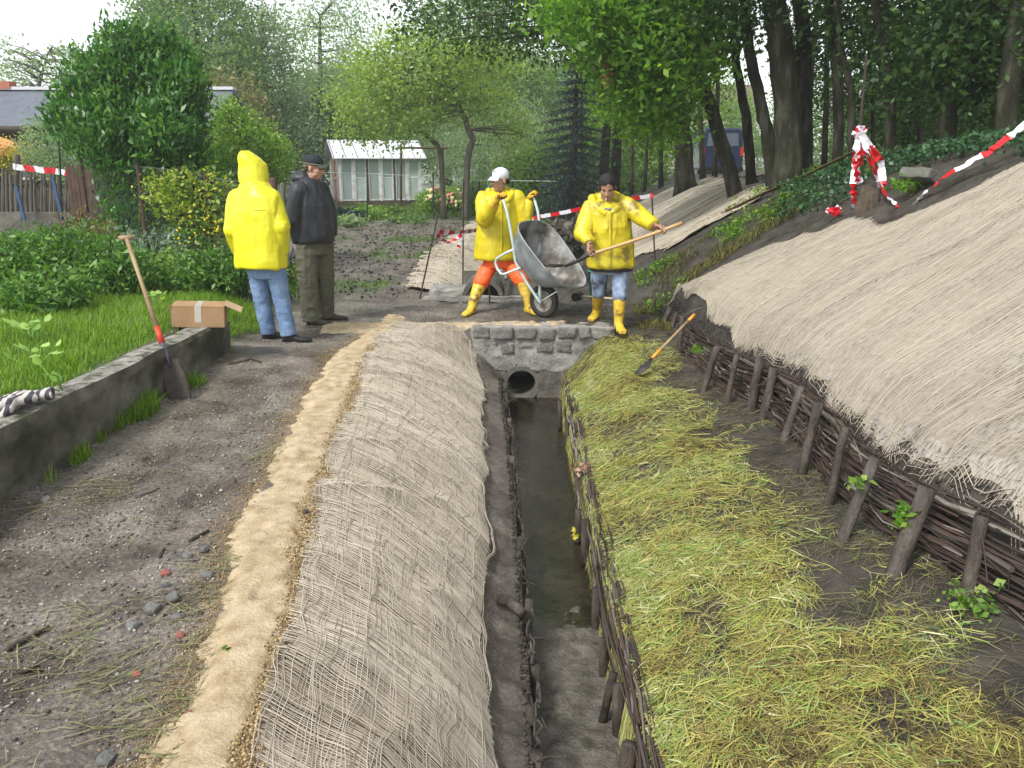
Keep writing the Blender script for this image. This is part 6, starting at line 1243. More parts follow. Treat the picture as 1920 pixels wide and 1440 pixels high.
# gable ends with a door
for a in (0, ln_):
    mb = MB(); V = [GP(a, 0, .11+hE), GP(a, dp, .11+hE), GP(a, dp/2, .05+hR)]; V2 = [v+ux*.03*(1 if a == 0 else -1) for v in V]; mb.add(V+V2, [(0, 1, 2), (5, 4, 3), (0, 3, 4, 1), (1, 4, 5, 2), (2, 5, 3, 0)]); mb.obj('gable', M_pane2, gh)
mb = MB()
for d0 in (.75, 1.55): mb.box(GP(-.0, d0, .11+hE/2), (.07, .08, hE), RG)
mb.box(GP(0, 1.15, .11+hE*.5), (.06, .72, .08), RG); mb.obj('door_frame', mat('faded_red_wood', [(.22, .10, .07), (.42, .3, .25)], 6, .8), gh)
for d0, wd_ in ((.37, .66), (1.93, .68)): mb = MB(); mb.box(GP(.0, d0, .11+hE/2), (.01, wd_, hE-.1), RG); mb.obj('pane', M_pane, gh)
for s_, nm in ((0, 'front'), (1, 'rear')):
    nR = 60; V = []; z0, z1 = .13+hE-.03, .13+hR; o_ = .22
    for k in range(nR+1):
        a = -.25+(ln_+.45)*k/nR; w_ = .028*(1 if (k % 6) in (0,) else 0)
        d0, d1 = (-o_, dp/2) if s_ == 0 else (dp+o_, dp/2)
        V += [GP(a, d0, z0-.06+w_), GP(a, d1, z1+w_), GP(a, d0, z0-.09), GP(a, d1, z1-.03)]
    Fc = []
    for k in range(nR): b_ = k*4; Fc += [(b_, b_+4, b_+5, b_+1), (b_+2, b_+3, b_+7, b_+6), (b_, b_+2, b_+6, b_+4)]
    mb = MB(); mb.add(V, Fc); rf = mb.obj('roof', M_roofsheet, gh)
    mb = MB()
    if s_ == 0:
        for k in range(9): a = -.22+(ln_+.4)*k/8; mb.tube([GP(a, -o_, z0-.03), GP(a, dp/2, z1+.03)], .016, 5)
        mb.obj('roof_battens', mat('batten', [(.22, .22, .26)], rough=.6), rf)
rehome(gh)
# pipe frame next to it
pf = empty('clothes_frame', gnd(830, 27), 'rusty pipe frame standing right of the greenhouse roof', 'pipe frame'); M_rust = mat('rusty_steel', [(.06, .035, .022), (.13, .075, .045)], 14, .7, .4)
for px in (752, 830): mb = MB(); b = gnd(px, 27); mb.tube([b, at(px, 278, 27)], .035, 8); mb.obj('post', M_rust, pf)
mb = MB(); mb.tube([at(745, 277, 27), at(840, 278, 27)], .032, 8); mb.obj('crossbar', M_rust, pf); rehome(pf)
# dahlias and round bush
b = gnd(838, 29); db = empty('dahlia_bed', b, 'bed of pink and cream dahlias between greenhouse and round bush', 'flowers')
me, _ = crown_mesh('foliage', [pb(815, 380, 29, .6, .5, .42, 2600), pb(860, 376, 29, .65, .5, .46, 2800)], .10, 11, .12, 12); link('foliage', me, L_lime, db)
for nm, c_, k_ in (('cream_blossoms', (.75, .68, .35), 26), ('pink_blossoms', (.65, .22, .22), 22)):
    mb = MB(); 
    for k in range(k_): mb.ball(at(RND.uniform(797, 882), RND.uniform(350, 385), 28.5+RND.uniform(-.1, .3)), RND.uniform(.035, .075), None, 7, 5, jit=.2)
    mb.obj(nm, mat(nm, [c_], rough=.8), db)
rehome(db)
b = gnd(890, 27.5); tree('round_bush', 'dense rounded dark green bush left of the white cap', 'bush', [([b, b+Vector((0, 0, .6))], [.04, .02])], [pb(890, 368, 27.5, .55, .5, .6, 5200)], .07, L_mid, 12, clump=.06, hollow=.3, droop=-.8, asp=.25)
big_g = np.random.default_rng(12)
for i, (px, Y, h_, lab, mt) in enumerate(((640, 24.5, .3, 'bluish vegetable plants in front of the greenhouse left end', L_spruce), (680, 25.5, .35, 'leafy vegetables before the greenhouse middle', L_lime), (730, 26.5, .3, 'leafy vegetables before the greenhouse right half', L_lime), (765, 24, .2, 'low plants right below the greenhouse corner', L_mid), (1000, 25, .45, 'leafy garden plants right of the white cap man', L_lime), (650, 22.5, .2, 'cabbage row nearest to the mud', L_pale))):
    b = gnd(px, Y); tree('vegetable_patch', lab, 'plants', [([b, b+Vector((0, 0, h_))], [.02, .01])], [((b.x, b.y, b.z+h_*.5), (.55, .4, h_*.6), 900)], .12, mt, 300+i, None, clump=.08, per=8, nb=4, br=.006)

# ---------------------------------------------------------------- house with slate roof at the left
M_slate = mat('slate', [(.09, .105, .13), (.14, .155, .185)], 4, .55, .4, 50, .4); M_wallh = mat('dark_boards', [(.03, .022, .018), (.07, .05, .04)], 6, .8, .3)
hx0 = at(-260, 240, 25).x; hx1 = at(392, 240, 25).x; zE = at(0, 238, 25).z; zR = at(0, 168, 27.6).z
hs_ = empty('house', ((hx0+hx1)/2, 26.5, Hf(-9, 26.5)), 'low house with a long grey slate roof behind the laurel', 'house')
zg = Hf(-12, 27)-.2
mb = MB(); mb.box(((hx0+hx1)/2, 27.6, (zg+zE)/2), (hx1-hx0-.8, 4.4, zE-zg), None); wl = mb.obj('wall', M_wallh, hs_)
mb = MB(); V = [(hx0, 24.9, zE), (hx1, 24.9, zE), (hx1, 27.6, zR), (hx0, 27.6, zR), (hx1, 30.3, zE), (hx0, 30.3, zE)]; V += [(x, y, z-.10) for x, y, z in V]
mb.add(V, [(0, 1, 2, 3), (3, 2, 4, 5), (7, 6, 9, 8), (8, 9, 11, 10), (0, 6, 7, 1), (4, 10, 11, 5), (1, 7, 8, 2), (2, 8, 10, 4), (0, 3, 9, 6), (3, 5, 11, 9)]); rf = mb.obj('roof', M_slate, hs_)
mb = MB(); mb.box(((hx0+hx1)/2, 27.6, zR+.03), (hx1-hx0, .34, .09)); mb.obj('ridge', mat('pale_ridge', [(.55, .55, .58)], rough=.5), rf)
mb = MB(); mb.tube([(hx0, 24.86, zE-.06), (hx1, 24.86, zE-.06)], .08, 8); mb.obj('gutter', M_wallh, hs_)
mb = MB(); cxp = at(10, 165, 27.6); mb.box((cxp.x, 27.6, zR+.12), (.5, .4, .22)); mb.obj('chimney', mat('brick', [(.3, .09, .06), (.42, .16, .1)], 20, .8), rf)
for k in range(3):
    xx_ = hx0+1.6+k*3.0; f = MB(); f.box((xx_, 25.39, zE-.95), (1.3, .06, 1.0)); fo = f.obj('window', M_wp, hs_); f = MB(); f.box((xx_, 25.345, zE-.95), (1.12, .02, .84)); f.obj('pane', mat('dark_glass', [(.03, .035, .04)], rough=.08, spec=.8), fo)
rehome(hs_)
# orange parasol
pc = at(-60, 250, 20.5); ps = empty('parasol', (pc.x, pc.y, Hf(pc.x, pc.y)), 'faded orange garden parasol at the left picture edge', 'parasol')
mb = MB(); n = 8; V = [pc+Vector((0, 0, .06))]; 
for r_, z in ((.6, -.05), (1.38, -.33)):
    for k in range(n): a = 2*pi*k/n+.2; V.append(pc+Vector((r_*cos(a), r_*sin(a), z)))
V += [pc+Vector((1.37*cos(2*pi*k/n+.2), 1.37*sin(2*pi*k/n+.2), -.52)) for k in range(n)]
Fc = [(0, 1+k, 1+(k+1) % n) for k in range(n)]+[(1+i*n+k, 1+(i+1)*n+k, 1+(i+1)*n+(k+1) % n, 1+i*n+(k+1) % n) for i in range(2) for k in range(n)]
mb.add(V, Fc); mb.obj('canopy', mat('orange_cloth', [(.75, .28, .12), (.85, .42, .22)], 3, .8), ps); mb = MB(); mb.tube([Vector((pc.x, pc.y, Hf(pc.x, pc.y))), pc], .03, 8); mb.obj('pole', M_wp, ps); rehome(ps)
# TV aerial
ta = empty('tv_aerial', gnd(112, 17.5), 'thin dark television aerial with crossbars beside the feathery shrub', 'aerial')
mb = MB(); mb.tube([gnd(118, 17.5), at(108, 200, 17.5)], .018, 6); mb.obj('mast', M_black, ta)
for (x0, y0, x1, y1) in ((72, 201, 130, 208), (88, 233, 130, 238), (92, 271, 125, 274)): mb = MB(); mb.tube([at(x0, y0, 17.5), at(x1, y1, 17.46)], .010, 5); mb.obj('crossbar', M_black, ta)
rehome(ta)
# picket fence of rough sticks
fe = empty('picket_fence', gnd(60, 18), 'grey fence of rough upright sticks at the far left', 'fence'); M_stick = mat('weathered_sticks', [(.06, .052, .042), (.15, .135, .11)], 7, .85, .5, 30, stretch=(1, 1, .3))
mb = MB()
for k in range(44):
    px = -230+k*9.0+RND.uniform(-1.5, 1.5); b = at(px, 402, 18); b.z -= .1; t = at(px+RND.uniform(-3, 3), 322+RND.uniform(-8, 8), 18); mb.tube([b, b.lerp(t, .5)+Vector((RND.uniform(-.02, .02), 0, 0)), t], [.034, .032, .024], 6, jit=.1)
mb.obj('sticks', M_stick, fe)
for y_ in (345, 392): mb = MB(); mb.tube([at(-235, y_, 18.07), at(165, y_+4, 18.07)], .035, 6, jit=.08); mb.obj('rail', M_stick, fe)
for px in (-150, 35, 150): mb = MB(); b = gnd(px, 18.1); mb.tube([b, at(px-3, 290 if px == 35 else 312, 18.1)], [.07, .06], 8, jit=.05); mb.obj('post', M_stick, fe)
mb = MB(); mb.box(((at(-230, 410, 18).x+at(165, 410, 18).x)/2, 18, Hf(-9.5, 18)+.14), (4.6, .16, .62)); mb.obj('footing', M_conc, fe)
rehome(fe)
for (x0, y0, x1, y1, lab) in ((112, 405, 105, 347, 'blue painted post leaning on the picket fence beside its right end'), (42, 400, 34, 362, 'short faded blue post inside the picket fence')):
    mb = MB(); mb.box((at(x0, y0, 17.7)+at(x1, y1, 17.7))/2, (.06, .04, (at(x1, y1, 17.7)-at(x0, y0, 17.7)).length+.3), Matrix.Rotation(R(-6), 3, 'Y')); mb.obj('blue_post', mat('faded_blue', [(.03, .06, .14), (.05, .10, .2)], 10, .7), None, lab, 'post')
# brown board fence piece right of the pickets
bf = empty('board_fence', gnd(150, 15.5), 'short dark brown board fence behind the chain link fence', 'fence')
for k in range(7): mb = MB(); px = 132+k*7.5; b = at(px, 408, 15.5); t = at(px, 312+RND.uniform(-3, 3), 15.5); mb.box((b+t)/2, (.065, .03, (t-b).length)); mb.obj('board', M_brown, bf)
mb = MB(); mb.tube([at(128, 340, 15.54), at(184, 340, 15.54)], .03, 6); mb.obj('rail', M_brown, bf); rehome(bf)
# chain link fence
cf = empty('chain_link_fence', gnd(300, 11.6), 'sagging grey chain link fence in front of the laurel', 'fence'); M_wire = mat('galvanised_wire', [(.16, .17, .17)], rough=.5, metal=.3)
c0 = Vector((at(150, 290, 12.6).x, 12.6, 0)); c1 = Vector((at(515, 335, 10.6).x, 10.6, 0)); zt0 = at(150, 290, 12.6).z; zt1 = at(515, 342, 10.6).z; LL = (c1-c0).length; uc = (c1-c0).normalized(); mb = MB()
def top_(a): t = a/LL; return zt0+(zt1-zt0)*t-.07*sin(pi*t)-.03*sin(3*pi*t)
bot_ = lambda a: Hf(*(c0+uc*a).xy)+.05
d_ = .075; k = -int(2/d_)
while k*d_ < LL+.2:
    for s_ in (1, -1):
        pts = []
        for q in range(0, 24):
            h_ = 1.45*q/23; a = k*d_+s_*h_ if s_ == 1 else k*d_+1.45-h_
            if 0 <= a <= LL: b = c0+uc*a; zt = top_(a); pts.append(Vector((b.x, b.y+.008*s_, bot_(a)+(zt-bot_(a))*h_/1.45)))
        if len(pts) > 1: mb.tube(pts, .0017, 3)
    k += 1
mb.obj('wire_mesh', M_wire, cf)
mb = MB(); mb.tube([Vector(((c0+uc*a).x, (c0+uc*a).y, top_(a)+.01)) for a in np.linspace(0, LL, 20)], .004, 5); mb.obj('top_wire', M_wire, cf)
for a in (0, LL*.33, LL*.68): p = c0+uc*a; mb = MB(); mb.tube([Vector((p.x, p.y, bot_(a)-.2)), Vector((p.x, p.y, top_(a)+.05))], .03, 8); mb.obj('post', M_brown, cf)
rehome(cf)
# old gate posts between the two men
for (px, y0, Y, r_, lab, m_) in ((514, 333, 10.5, .055, 'short round topped brown gate post behind the yellow hood', M_brown), (532, 343, 10.3, .035, 'slim grey wooden post between the two standing men', M_stick)):
    b = gnd(px, Y, -.1); t = at(px-2, y0, Y); mb = MB(); mb.tube([b, b.lerp(t, .5), t-Vector((0, 0, .02)), t], [r_, r_, r_*.95, r_*.6], 9, jit=.05); mb.obj('gate_post', m_, None, lab, 'post', smooth=True)
# garden string fence on thin green posts
M_gp = mat('green_post', [(.012, .05, .035)], rough=.5)
for i, (px, Y, y0) in enumerate(((689, 25, 318), (813, 25.4, 325), (900, 26, 340), (1058, 22, 318), (962, 26, 338), (1105, 21, 345))):
    b = gnd(px, Y); mb = MB(); mb.tube([b, at(px-1, y0, Y)], .022, 6); mb.obj('garden_post', M_gp if i != 3 else M_black, None, 'thin green fence post, '+['in front of the greenhouse', 'right of the greenhouse corner', 'before the round bush', 'black one left of the spruce trunks', 'near the raised glove', 'under the spruce left of the shovelling man'][i], 'post', 'thin garden fence posts')
mb = MB(); P_ = [at(x, y, Y) for x, y, Y in ((440, 318, 14), (560, 322, 20), (689, 325, 25), (813, 331, 25.4), (900, 338, 26), (1058, 340, 22))]; mb.tube(P_, .006, 4); mb.obj('white_string', M_white, None, 'white string stretched along the thin garden fence posts', 'string')

# ---------------------------------------------------------------- steel rods and barrier tape
M_rod = mat('rebar', [(.02, .018, .016), (.05, .035, .028)], 20, .6, .2)
rods = {}
for nm, (x0, y0, x1, y1, Y, dY, lab) in {'a': (787, 560, 821, 402, 10.75, .25, 'leaning steel rod holding the left end of the barrier tape'), 'b': (868, 532, 869, 338, 12.2, 0, 'upright steel rod left of the man in the white cap'), 'c': (918, 570, 918, 500, 10.4, 0, 'short steel rod between the legs in orange trousers'), 'd': (1229, 508, 1222, 365, 11.6, 0, 'steel rod behind the raised end of the shovel handle'), 'e': (1613, 262, 1625, 100, 8.4, .1, 'tall thin rod above the knotted tape')}.items():
    b = at(x0, y0, Y); t = at(x1, y1, Y+dY)
    if nm == 'e': b = at(1600, 395, 8.3)
    b = b-(t-b).normalized()*.12; mb = MB(); mb.tube([b, b.lerp(t, .5), t], .011 if nm != 'e' else .012, 7); mb.obj('steel_rod', M_rod, None, lab, 'rod', 'steel rods stuck in the ground'); rods[nm] = (b, t)
mb = MB(); mb.box(at(1222, 367, 11.6), (.05, .04, .06)); mb.obj('red_cap', mat('red_plastic', [(.55, .03, .03)], rough=.4), None, 'red plastic cap on the rod behind the shovel handle', 'cap')
m_, t_, b_, o_ = _nt('barrier_tape'); at_n = t_.nodes.new('ShaderNodeAttribute'); at_n.attribute_name = 'rnd'; rr_ = t_.nodes.new('ShaderNodeValToRGB'); rr_.color_ramp.interpolation = 'CONSTANT'
rr_.color_ramp.elements[0].color = (.82, .80, .84, 1); rr_.color_ramp.elements[1].position = .5; rr_.color_ramp.elements[1].color = (.62, .012, .02, 1); t_.links.new(at_n.outputs['Fac'], rr_.inputs[0]); t_.links.new(rr_.outputs[0], b_.inputs['Base Color']); b_.inputs['Roughness'].default_value = .35
M_tape = m_
def tape_strip(mb, pts, w=.06, stripe=.16, twist=0, tw0=0, start=0, crumple=.01):
    pts = [Vector(p) for p in pts]; D = []; tot = 0; P = [pts[0]]
    for i in range(len(pts)-1):
        n = max(2, int((pts[i+1]-pts[i]).length/.03))
        for k in range(1, n+1): P.append(pts[i].lerp(pts[i+1], k/n)+Vector([RND.uniform(-1, 1)*crumple for _ in range(3)]))
    s = start; prev = None
    for i in range(len(P)-1):
        t = (P[i+1]-P[i]); l = t.length; t = t.normalized() if l > 0 else Vector((1, 0, 0)); ang = tw0+twist*s
        up = Vector((0, 0, 1)); sd_ = t.cross(up); sd_ = sd_.normalized() if sd_.length > .1 else Vector((1, 0, 0)); u2 = sd_.cross(t)
        d = (u2*cos(ang)+sd_*sin(ang))*w/2
        a = prev or (P[i]-d, P[i]+d); b = (P[i+1]-d, P[i+1]+d); c = 1.0 if int(s/stripe) % 2 else 0.0
        mb.add([a[0], a[1], b[1], b[0]], [(0, 1, 2, 3)], c); prev = b; s += l
def solid_tape(mb, name, label):
    o = mb.obj(name, M_tape, None, label, 'barrier tape'); md = o.modifiers.new('thick', 'SOLIDIFY'); md.thickness = .0012; return o
mb = MB(); K = at(1614, 252, 8.4)
tape_strip(mb, [K, at(1625, 290, 8.35), at(1640, 330, 8.2), at(1655, 352, 8.0), at(1664, 368, 7.8), at(1690, 390, 7.45), at(1715, 382, 7.3), at(1745, 350, 7.2), at(1775, 328, 7.1), at(1815, 305, 7.0), at(1850, 288, 6.9), at(1885, 262, 6.8), at(1960, 205, 6.6)], .055, .24, 1.2)
for pts, tw in (([(1612, 250), (1606, 290), (1600, 345), (1603, 395)], .9), ([(1618, 252), (1640, 285), (1652, 300), (1655, 345), (1662, 360)], 1.3), ([(1610, 255), (1612, 300), (1608, 330), (1612, 345)], 2.0), ([(1616, 255), (1626, 280), (1645, 320), (1650, 350)], 2.6), ([(1608, 262), (1604, 300), (1608, 340)], 3.1), ([(1620, 258), (1632, 275), (1648, 300)], .2), ([(1612, 246), (1622, 262), (1612, 275), (1622, 290)], 1.0), ([(1605, 395), (1620, 403), (1632, 400)], 1.5)):
    tape_strip(mb, [at(x, y, 8.38-RND.uniform(0, .2)) for x, y in pts], .07, .2, tw, RND.uniform(0, 3), RND.uniform(0, .2), .004)
for k in range(9): tape_strip(mb, [K+Vector((RND.uniform(-.05, .05), RND.uniform(-.05, .05), RND.uniform(-.03, .08))) for _ in range(3)], .06, .09, 6, RND.uniform(0, 3), 0, .02)
solid_tape(mb, 'barrier_tape', 'knotted bunch of red and white tape trailing along the bank')
mb = MB(); c_ = at(1565, 403, 8.35); c_.z = Hf(c_.x, c_.y)+.04
for k in range(7): tape_strip(mb, [c_+Vector((RND.uniform(-.07, .07), RND.uniform(-.05, .05), RND.uniform(0, .07))) for _ in range(3)], .06, .14, 5, RND.uniform(0, 3), .17, .02)
solid_tape(mb, 'barrier_tape', 'small crumpled heap of red tape at the foot of the tied rods')
mb = MB(); tape_strip(mb, [at(812, 433, 10.97), at(840, 436, 11.6), at(869, 435, 12.17), at(905, 430, 13.5)], .06, .22, .0, .3, crumple=.004); tape_strip(mb, [at(813, 437, 10.97), at(828, 448, 11.3), at(840, 455, 11.6), at(858, 446, 12), at(868, 438, 12.17)], .05, .13, 2, 0); tape_strip(mb, [at(868, 438, 12.15), at(865, 452, 12.12), at(860, 465, 12.1)], .06, .16, 1)
solid_tape(mb, 'barrier_tape', 'red and white tape between the two rods left of the wheelbarrow')
mb = MB(); tape_strip(mb, [at(985, 412, 13.5), at(1020, 405, 13.0), at(1060, 398, 12.6), at(1095, 390, 12.3), at(1190, 372, 11.8), at(1221, 367, 11.58)], .055, .24, .1, .2, crumple=.004); solid_tape(mb, 'barrier_tape', 'red and white tape running behind the shovelling man to the capped rod')
mb = MB(); tape_strip(mb, [at(24, 312, 17.8), at(50, 316, 17.8), at(80, 319, 17.8), at(115, 322, 17.8), at(132, 328, 17.8)], .12, .22, 0, .1); solid_tape(mb, 'barrier_tape', 'red and white tape tied along the top of the picket fence')

# ---------------------------------------------------------------- bank details
a = Vector((at(1355, 400, 12.3).x, 12.3, 0)); a.z = at(1355, 400, 12.3).z; b = at(1602, 284, 10.7)
mb = MB(); d = (b-a).normalized(); sdv = d.cross(Vector((0, 0, 1))).normalized()
mb.tube([a, a.lerp(b, .33)+Vector((0, 0, .012)), a.lerp(b, .66)-Vector((0, 0, .01)), b], [.045, .048, .045, .04], 8, flat=.35, jit=.06); mb.obj('plank', mat('old_plank', [(.05, .035, .02), (.12, .085, .04), (.16, .13, .05)], 5, .8, .6, 30), None, 'long old plank lying slantwise up the bank below the trees', 'plank')
sp = at(1628, 390, 8.1); sz_ = Hf(sp.x, sp.y); mb = MB(); mb.tube([Vector((sp.x, sp.y, sz_-.15)), Vector((sp.x, sp.y, sz_+.12)), Vector((sp.x+.01, sp.y, at(1625, 350, 8.1).z))], [.13, .085, .07], 12, jit=.2); mb.obj('tree_stump', mat('stump', [(.04, .03, .02), (.11, .085, .06)], 9, .9, .9, 25), None, 'rough tree stump beneath the knotted tape at the net edge', 'stump')
mb = MB(); c_ = gnd(1735, 9.2); c_ = at(1738, 350, 7.6); c_.z = Hf(c_.x, c_.y)+.02; rockbox(mb, c_, (.42, .3, .09), .012, 10, 4, Matrix.Rotation(.5, 3, 'Z') @ Matrix.Rotation(.35, 3, 'Y'), e=.85); mb.obj('boulder', mat('pale_rock', [(.10, .10, .085), (.19, .19, .165)], 5, .9, .8, 30), None, 'pale grey slab of rock lying in the ivy above the net', 'rock', smooth=True)
# pipe inlet and rubble beyond the crossing
iz = at(905, 563, 10.9); ic = Vector((iz.x, 11.0, .0)); N = 28; V = []; Fc = []
for (r_, y) in ((.27, 10.92), (.27, 11.6), (.215, 11.6), (.215, 10.92)):
    for k in range(N): a_ = 2*pi*k/N; V.append((ic.x+r_*cos(a_), y, -.035+r_*sin(a_)))
for i in range(4):
    for k in range(N): Fc.append((i*N+k, i*N+(k+1) % N, ((i+1) % 4)*N+(k+1) % N, ((i+1) % 4)*N+k))
mb = MB(); mb.add(V, Fc); mb.box((ic.x, 11.62, -.03), (.55, .03, .55)); ip = empty('pipe_inlet', (ic.x, 10.95, 0), 'dark half buried concrete pipe mouth behind the man in orange trousers', 'pipe'); mb.obj('pipe', M_conc, ip)
mb = MB(); rockbox(mb, (ic.x-.42, 11.2, -.03), (.6, .5, .26), .025, 10, 8, e=.6); mb.obj('mortar_collar', M_mortar, ip, smooth=True)
mb = MB(); rockbox(mb, (ic.x+.1, 10.72, .0), (1.7, .09, .07), .02, 18, 11, e=.95); mb.obj('rim', M_mortar, ip, smooth=True); rehome(ip)
n = 0; rp = [(1042, 470), (1052, 455), (1062, 440), (1072, 432), (1080, 452), (1058, 478), (1068, 492), (1040, 500), (1078, 476), (1090, 430), (1050, 420), (1085, 420), (1063, 462), (1045, 440), (1055, 505), (1088, 500)]
rs = empty('rubble_heap', at(1065, 490, 13), 'heap of dark stones and sticks between the wheelbarrow and the shovelling man', 'rubble')
mb = MB()
for px, py in rp:
    c_ = at(px, py, 13+RND.uniform(-.4, .4)); rockbox(mb, c_, (RND.uniform(.14, .3), RND.uniform(.15, .3), RND.uniform(.1, .2)), .03, 4, RND.random()*30, Matrix.Rotation(RND.uniform(-1, 1), 3, 'Y'), e=.8)
for k in range(70):
    c_ = at(RND.uniform(1035, 1092), RND.uniform(418, 505), 12.8+RND.uniform(-.2, .5)); d = Vector((RND.uniform(-1, 1), RND.uniform(-1, 1), RND.uniform(-.3, .3))).normalized()*RND.uniform(.1, .35); mb.tube([c_, c_+d], [.014, .008], 5, .5)
mb.obj('stones_and_sticks', mat('dark_rubble', [(.03, .026, .02), (.08, .07, .055), (.17, .155, .13)], 7, .85, .7), rs); rehome(rs)
# blue van parked beyond the trees
vx = gnd(1352, 34); vz = Hf(vx.x, 34); van = empty('van', (vx.x, 34, vz), 'dark blue van parked behind the leaning trunks', 'van'); M_van = mat('blue_paint', [(.010, .018, .05), (.016, .03, .075)], 3, .3, coat=.4)
zf = at(1352, 318, 34).z-.05; zt_ = at(1352, 240, 34).z; hv = zt_-zf
mb = MB()
def rr(y, w, z0, z1, n=8):
    o = []; r_ = .14
    for (sx, sz) in ((1, 1), (-1, 1), (-1, -1), (1, -1)):
        for k in range(4):
            a_ = (k/3)*pi/2+{(1, 1): 0, (-1, 1): pi/2, (-1, -1): pi, (1, -1): 3*pi/2}[(sx, sz)]; tp_ = .90 if sz > 0 else 1
            o.append(Vector((vx.x+(sx*(w/2-r_))*tp_+r_*cos(a_), y, (z1-r_ if sz > 0 else z0+r_)+r_*sin(a_))))
    return o
secs = [rr(34.0, 1.60, zf, zf+hv*.96), rr(34.08, 1.68, zf-.03, zf+hv), rr(36.8, 1.7, zf-.03, zf+hv), rr(37.5, 1.68, zf-.03, zf+hv*.55), rr(38.2, 1.55, zf, zf+hv*.5)]
V = [v for s in secs for v in s]; m_ = 16; Fc = [(i*m_+k, i*m_+(k+1) % m_, (i+1)*m_+(k+1) % m_, (i+1)*m_+k) for i in range(4) for k in range(m_)]+[tuple(range(m_-1, -1, -1)), tuple(4*m_+k for k in range(m_))]
mb.add(V, Fc); mb.obj('body', M_van, van, smooth=False)
mb = MB(); mb.box((vx.x, 33.985, zf+hv*.73), (1.22, .04, hv*.30), None, taper=.92); mb.obj('rear_window', mat('van_glass', [(.10, .12, .15)], rough=.08, spec=.9), van)
for s_ in (-1, 1):
    mb = MB(); mb.box((vx.x+s_*.74, 33.99, zf+hv*.45), (.12, .06, .32)); mb.obj('tail_light', mat('tail_light', [(.45, .03, .03)], rough=.2), van)
    for yy_ in (34.75, 37.3):
        mb = MB(); w_ = Vector((vx.x+s_*.72, yy_, zf-.04)); mb.tube([w_-Vector((.1, 0, 0)), w_+Vector((.1, 0, 0))], .32, 20); wo = mb.obj('wheel', M_black, van); mb = MB(); mb.tube([w_-Vector((.11, 0, 0)), w_+Vector((.11, 0, 0))], .18, 14); mb.obj('hub', M_galv, wo)
mb = MB(); mb.box((vx.x, 33.95, zf+.06), (1.62, .12, .17)); mb.obj('bumper', M_black, van); mb = MB(); mb.box((vx.x, 33.975, zf+hv*.33), (.46, .02, .11)); mb.obj('number_plate', M_white, van); rehome(van)
# pale house beyond the wood
ph = empty('house', gnd(1290, 52), 'pale pinkish house glimpsed through the trunks beyond the wood', 'house'); zb_ = Hf(11, 52)
M_pink = mat('pale_render', [(.5, .42, .38), (.6, .52, .48)], 2, .9)
x0_, x1_ = at(1190, 200, 52).x, at(1420, 200, 52).x; ze = at(0, 205, 52).z; zr = at(0, 150, 52).z
mb = MB(); mb.box(((x0_+x1_)/2, 55, (zb_+ze)/2), (x1_-x0_, 6, ze-zb_)); mb.obj('wall', M_pink, ph)
mb = MB(); V = [(x0_-.4, 51.6, ze), (x1_+.4, 51.6, ze), (x1_+.4, 55, zr), (x0_-.4, 55, zr), (x1_+.4, 58.4, ze), (x0_-.4, 58.4, ze)]; mb.add(V, [(0, 1, 2, 3), (3, 2, 4, 5), (0, 3, 5), (1, 4, 2), (0, 5, 4, 1)]); mb.obj('roof', mat('tile_red', [(.12, .085, .075), (.18, .13, .11)], 3, .8), ph)
for k in range(4): mb = MB(); mb.box((x0_+1.2+k*(x1_-x0_-2.4)/3, 51.97, (zb_+ze)/2+.3), (.9, .08, 1.2)); f_ = mb.obj('window', M_white, ph); mb = MB(); mb.box((x0_+1.2+k*(x1_-x0_-2.4)/3, 51.92, (zb_+ze)/2+.3), (.72, .03, 1.0)); mb.obj('pane', mat('dark_glass', [(.05, .06, .07)], rough=.1), f_)
rehome(ph)

# ---------------------------------------------------------------- tools and small things
def spade(label, top, foot, bladelen, ring, cols):
    pass
T = at(237, 446, 6.62); Ft = gz(340, 748, .0); Ft = Vector((Ft.x, Ft.y, Hf(Ft.x, Ft.y)+.0)); d = (Ft-T).normalized(); Ls = (Ft-T).length
sp_ = empty('spade', Ft, 'wooden T handled spade leaning on the concrete wall, red below the shaft', 'spade'); M_oldwood = mat('worn_shaft', [(.25, .17, .09), (.40, .29, .17)], 9, .6, .2, 60)
P = lambda t: T+d*(Ls*t)
mb = MB(); mb.tube([P(0), P(.25), P(.56)], [.0165, .0155, .019], 10); sh_ = mb.obj('shaft', M_oldwood, sp_, smooth=True)
sdv = Vector((.92, .39, 0.05)).normalized(); mb = MB(); mb.tube([T-sdv*.055, T, T+sdv*.055], [.019, .021, .019], 10); mb.obj('grip', M_oldwood, sp_, smooth=True)
mb = MB(); mb.tube([P(.562), P(.66)], [.021, .024], 10); mb.obj('red_socket', mat('red_enamel', [(.5, .03, .015), (.62, .07, .03)], 30, .4), sp_, smooth=True)
mb = MB(); mb.tube([P(.662), P(.72), P(.80)], [.022, .018, .012], 10); mb.obj('steel_socket', mat('dark_blue_steel', [(.03, .035, .055), (.2, .2, .22)], 14, .4, metal=.4), sp_, smooth=True)
nrm = d.cross(sdv).normalized(); V = []; Fc = []
for i, (t, w) in enumerate(((.745, .06), (.77, .082), (.85, .085), (.93, .082), (.99, .078), (1.0, .07))):
    for k in range(7): q = (k-3)/3; V.append(P(t)+sdv*w*q+nrm*(.018*(q*q)-.01))
n = len(V); V += [v+nrm*.004 for v in V]
for i in range(5):
    for k in range(6): a_ = i*7+k; Fc += [(a_, a_+1, a_+8, a_+7), (n+a_, n+a_+7, n+a_+8, n+a_+1)]
    Fc += [(i*7, i*7+7, n+i*7+7, n+i*7), (i*7+6, n+i*7+6, n+i*7+13, i*7+13)]
for i in (0, 5):
    for k in range(6): a_ = i*7+k; Fc.append((a_, a_+1, n+a_+1, n+a_))
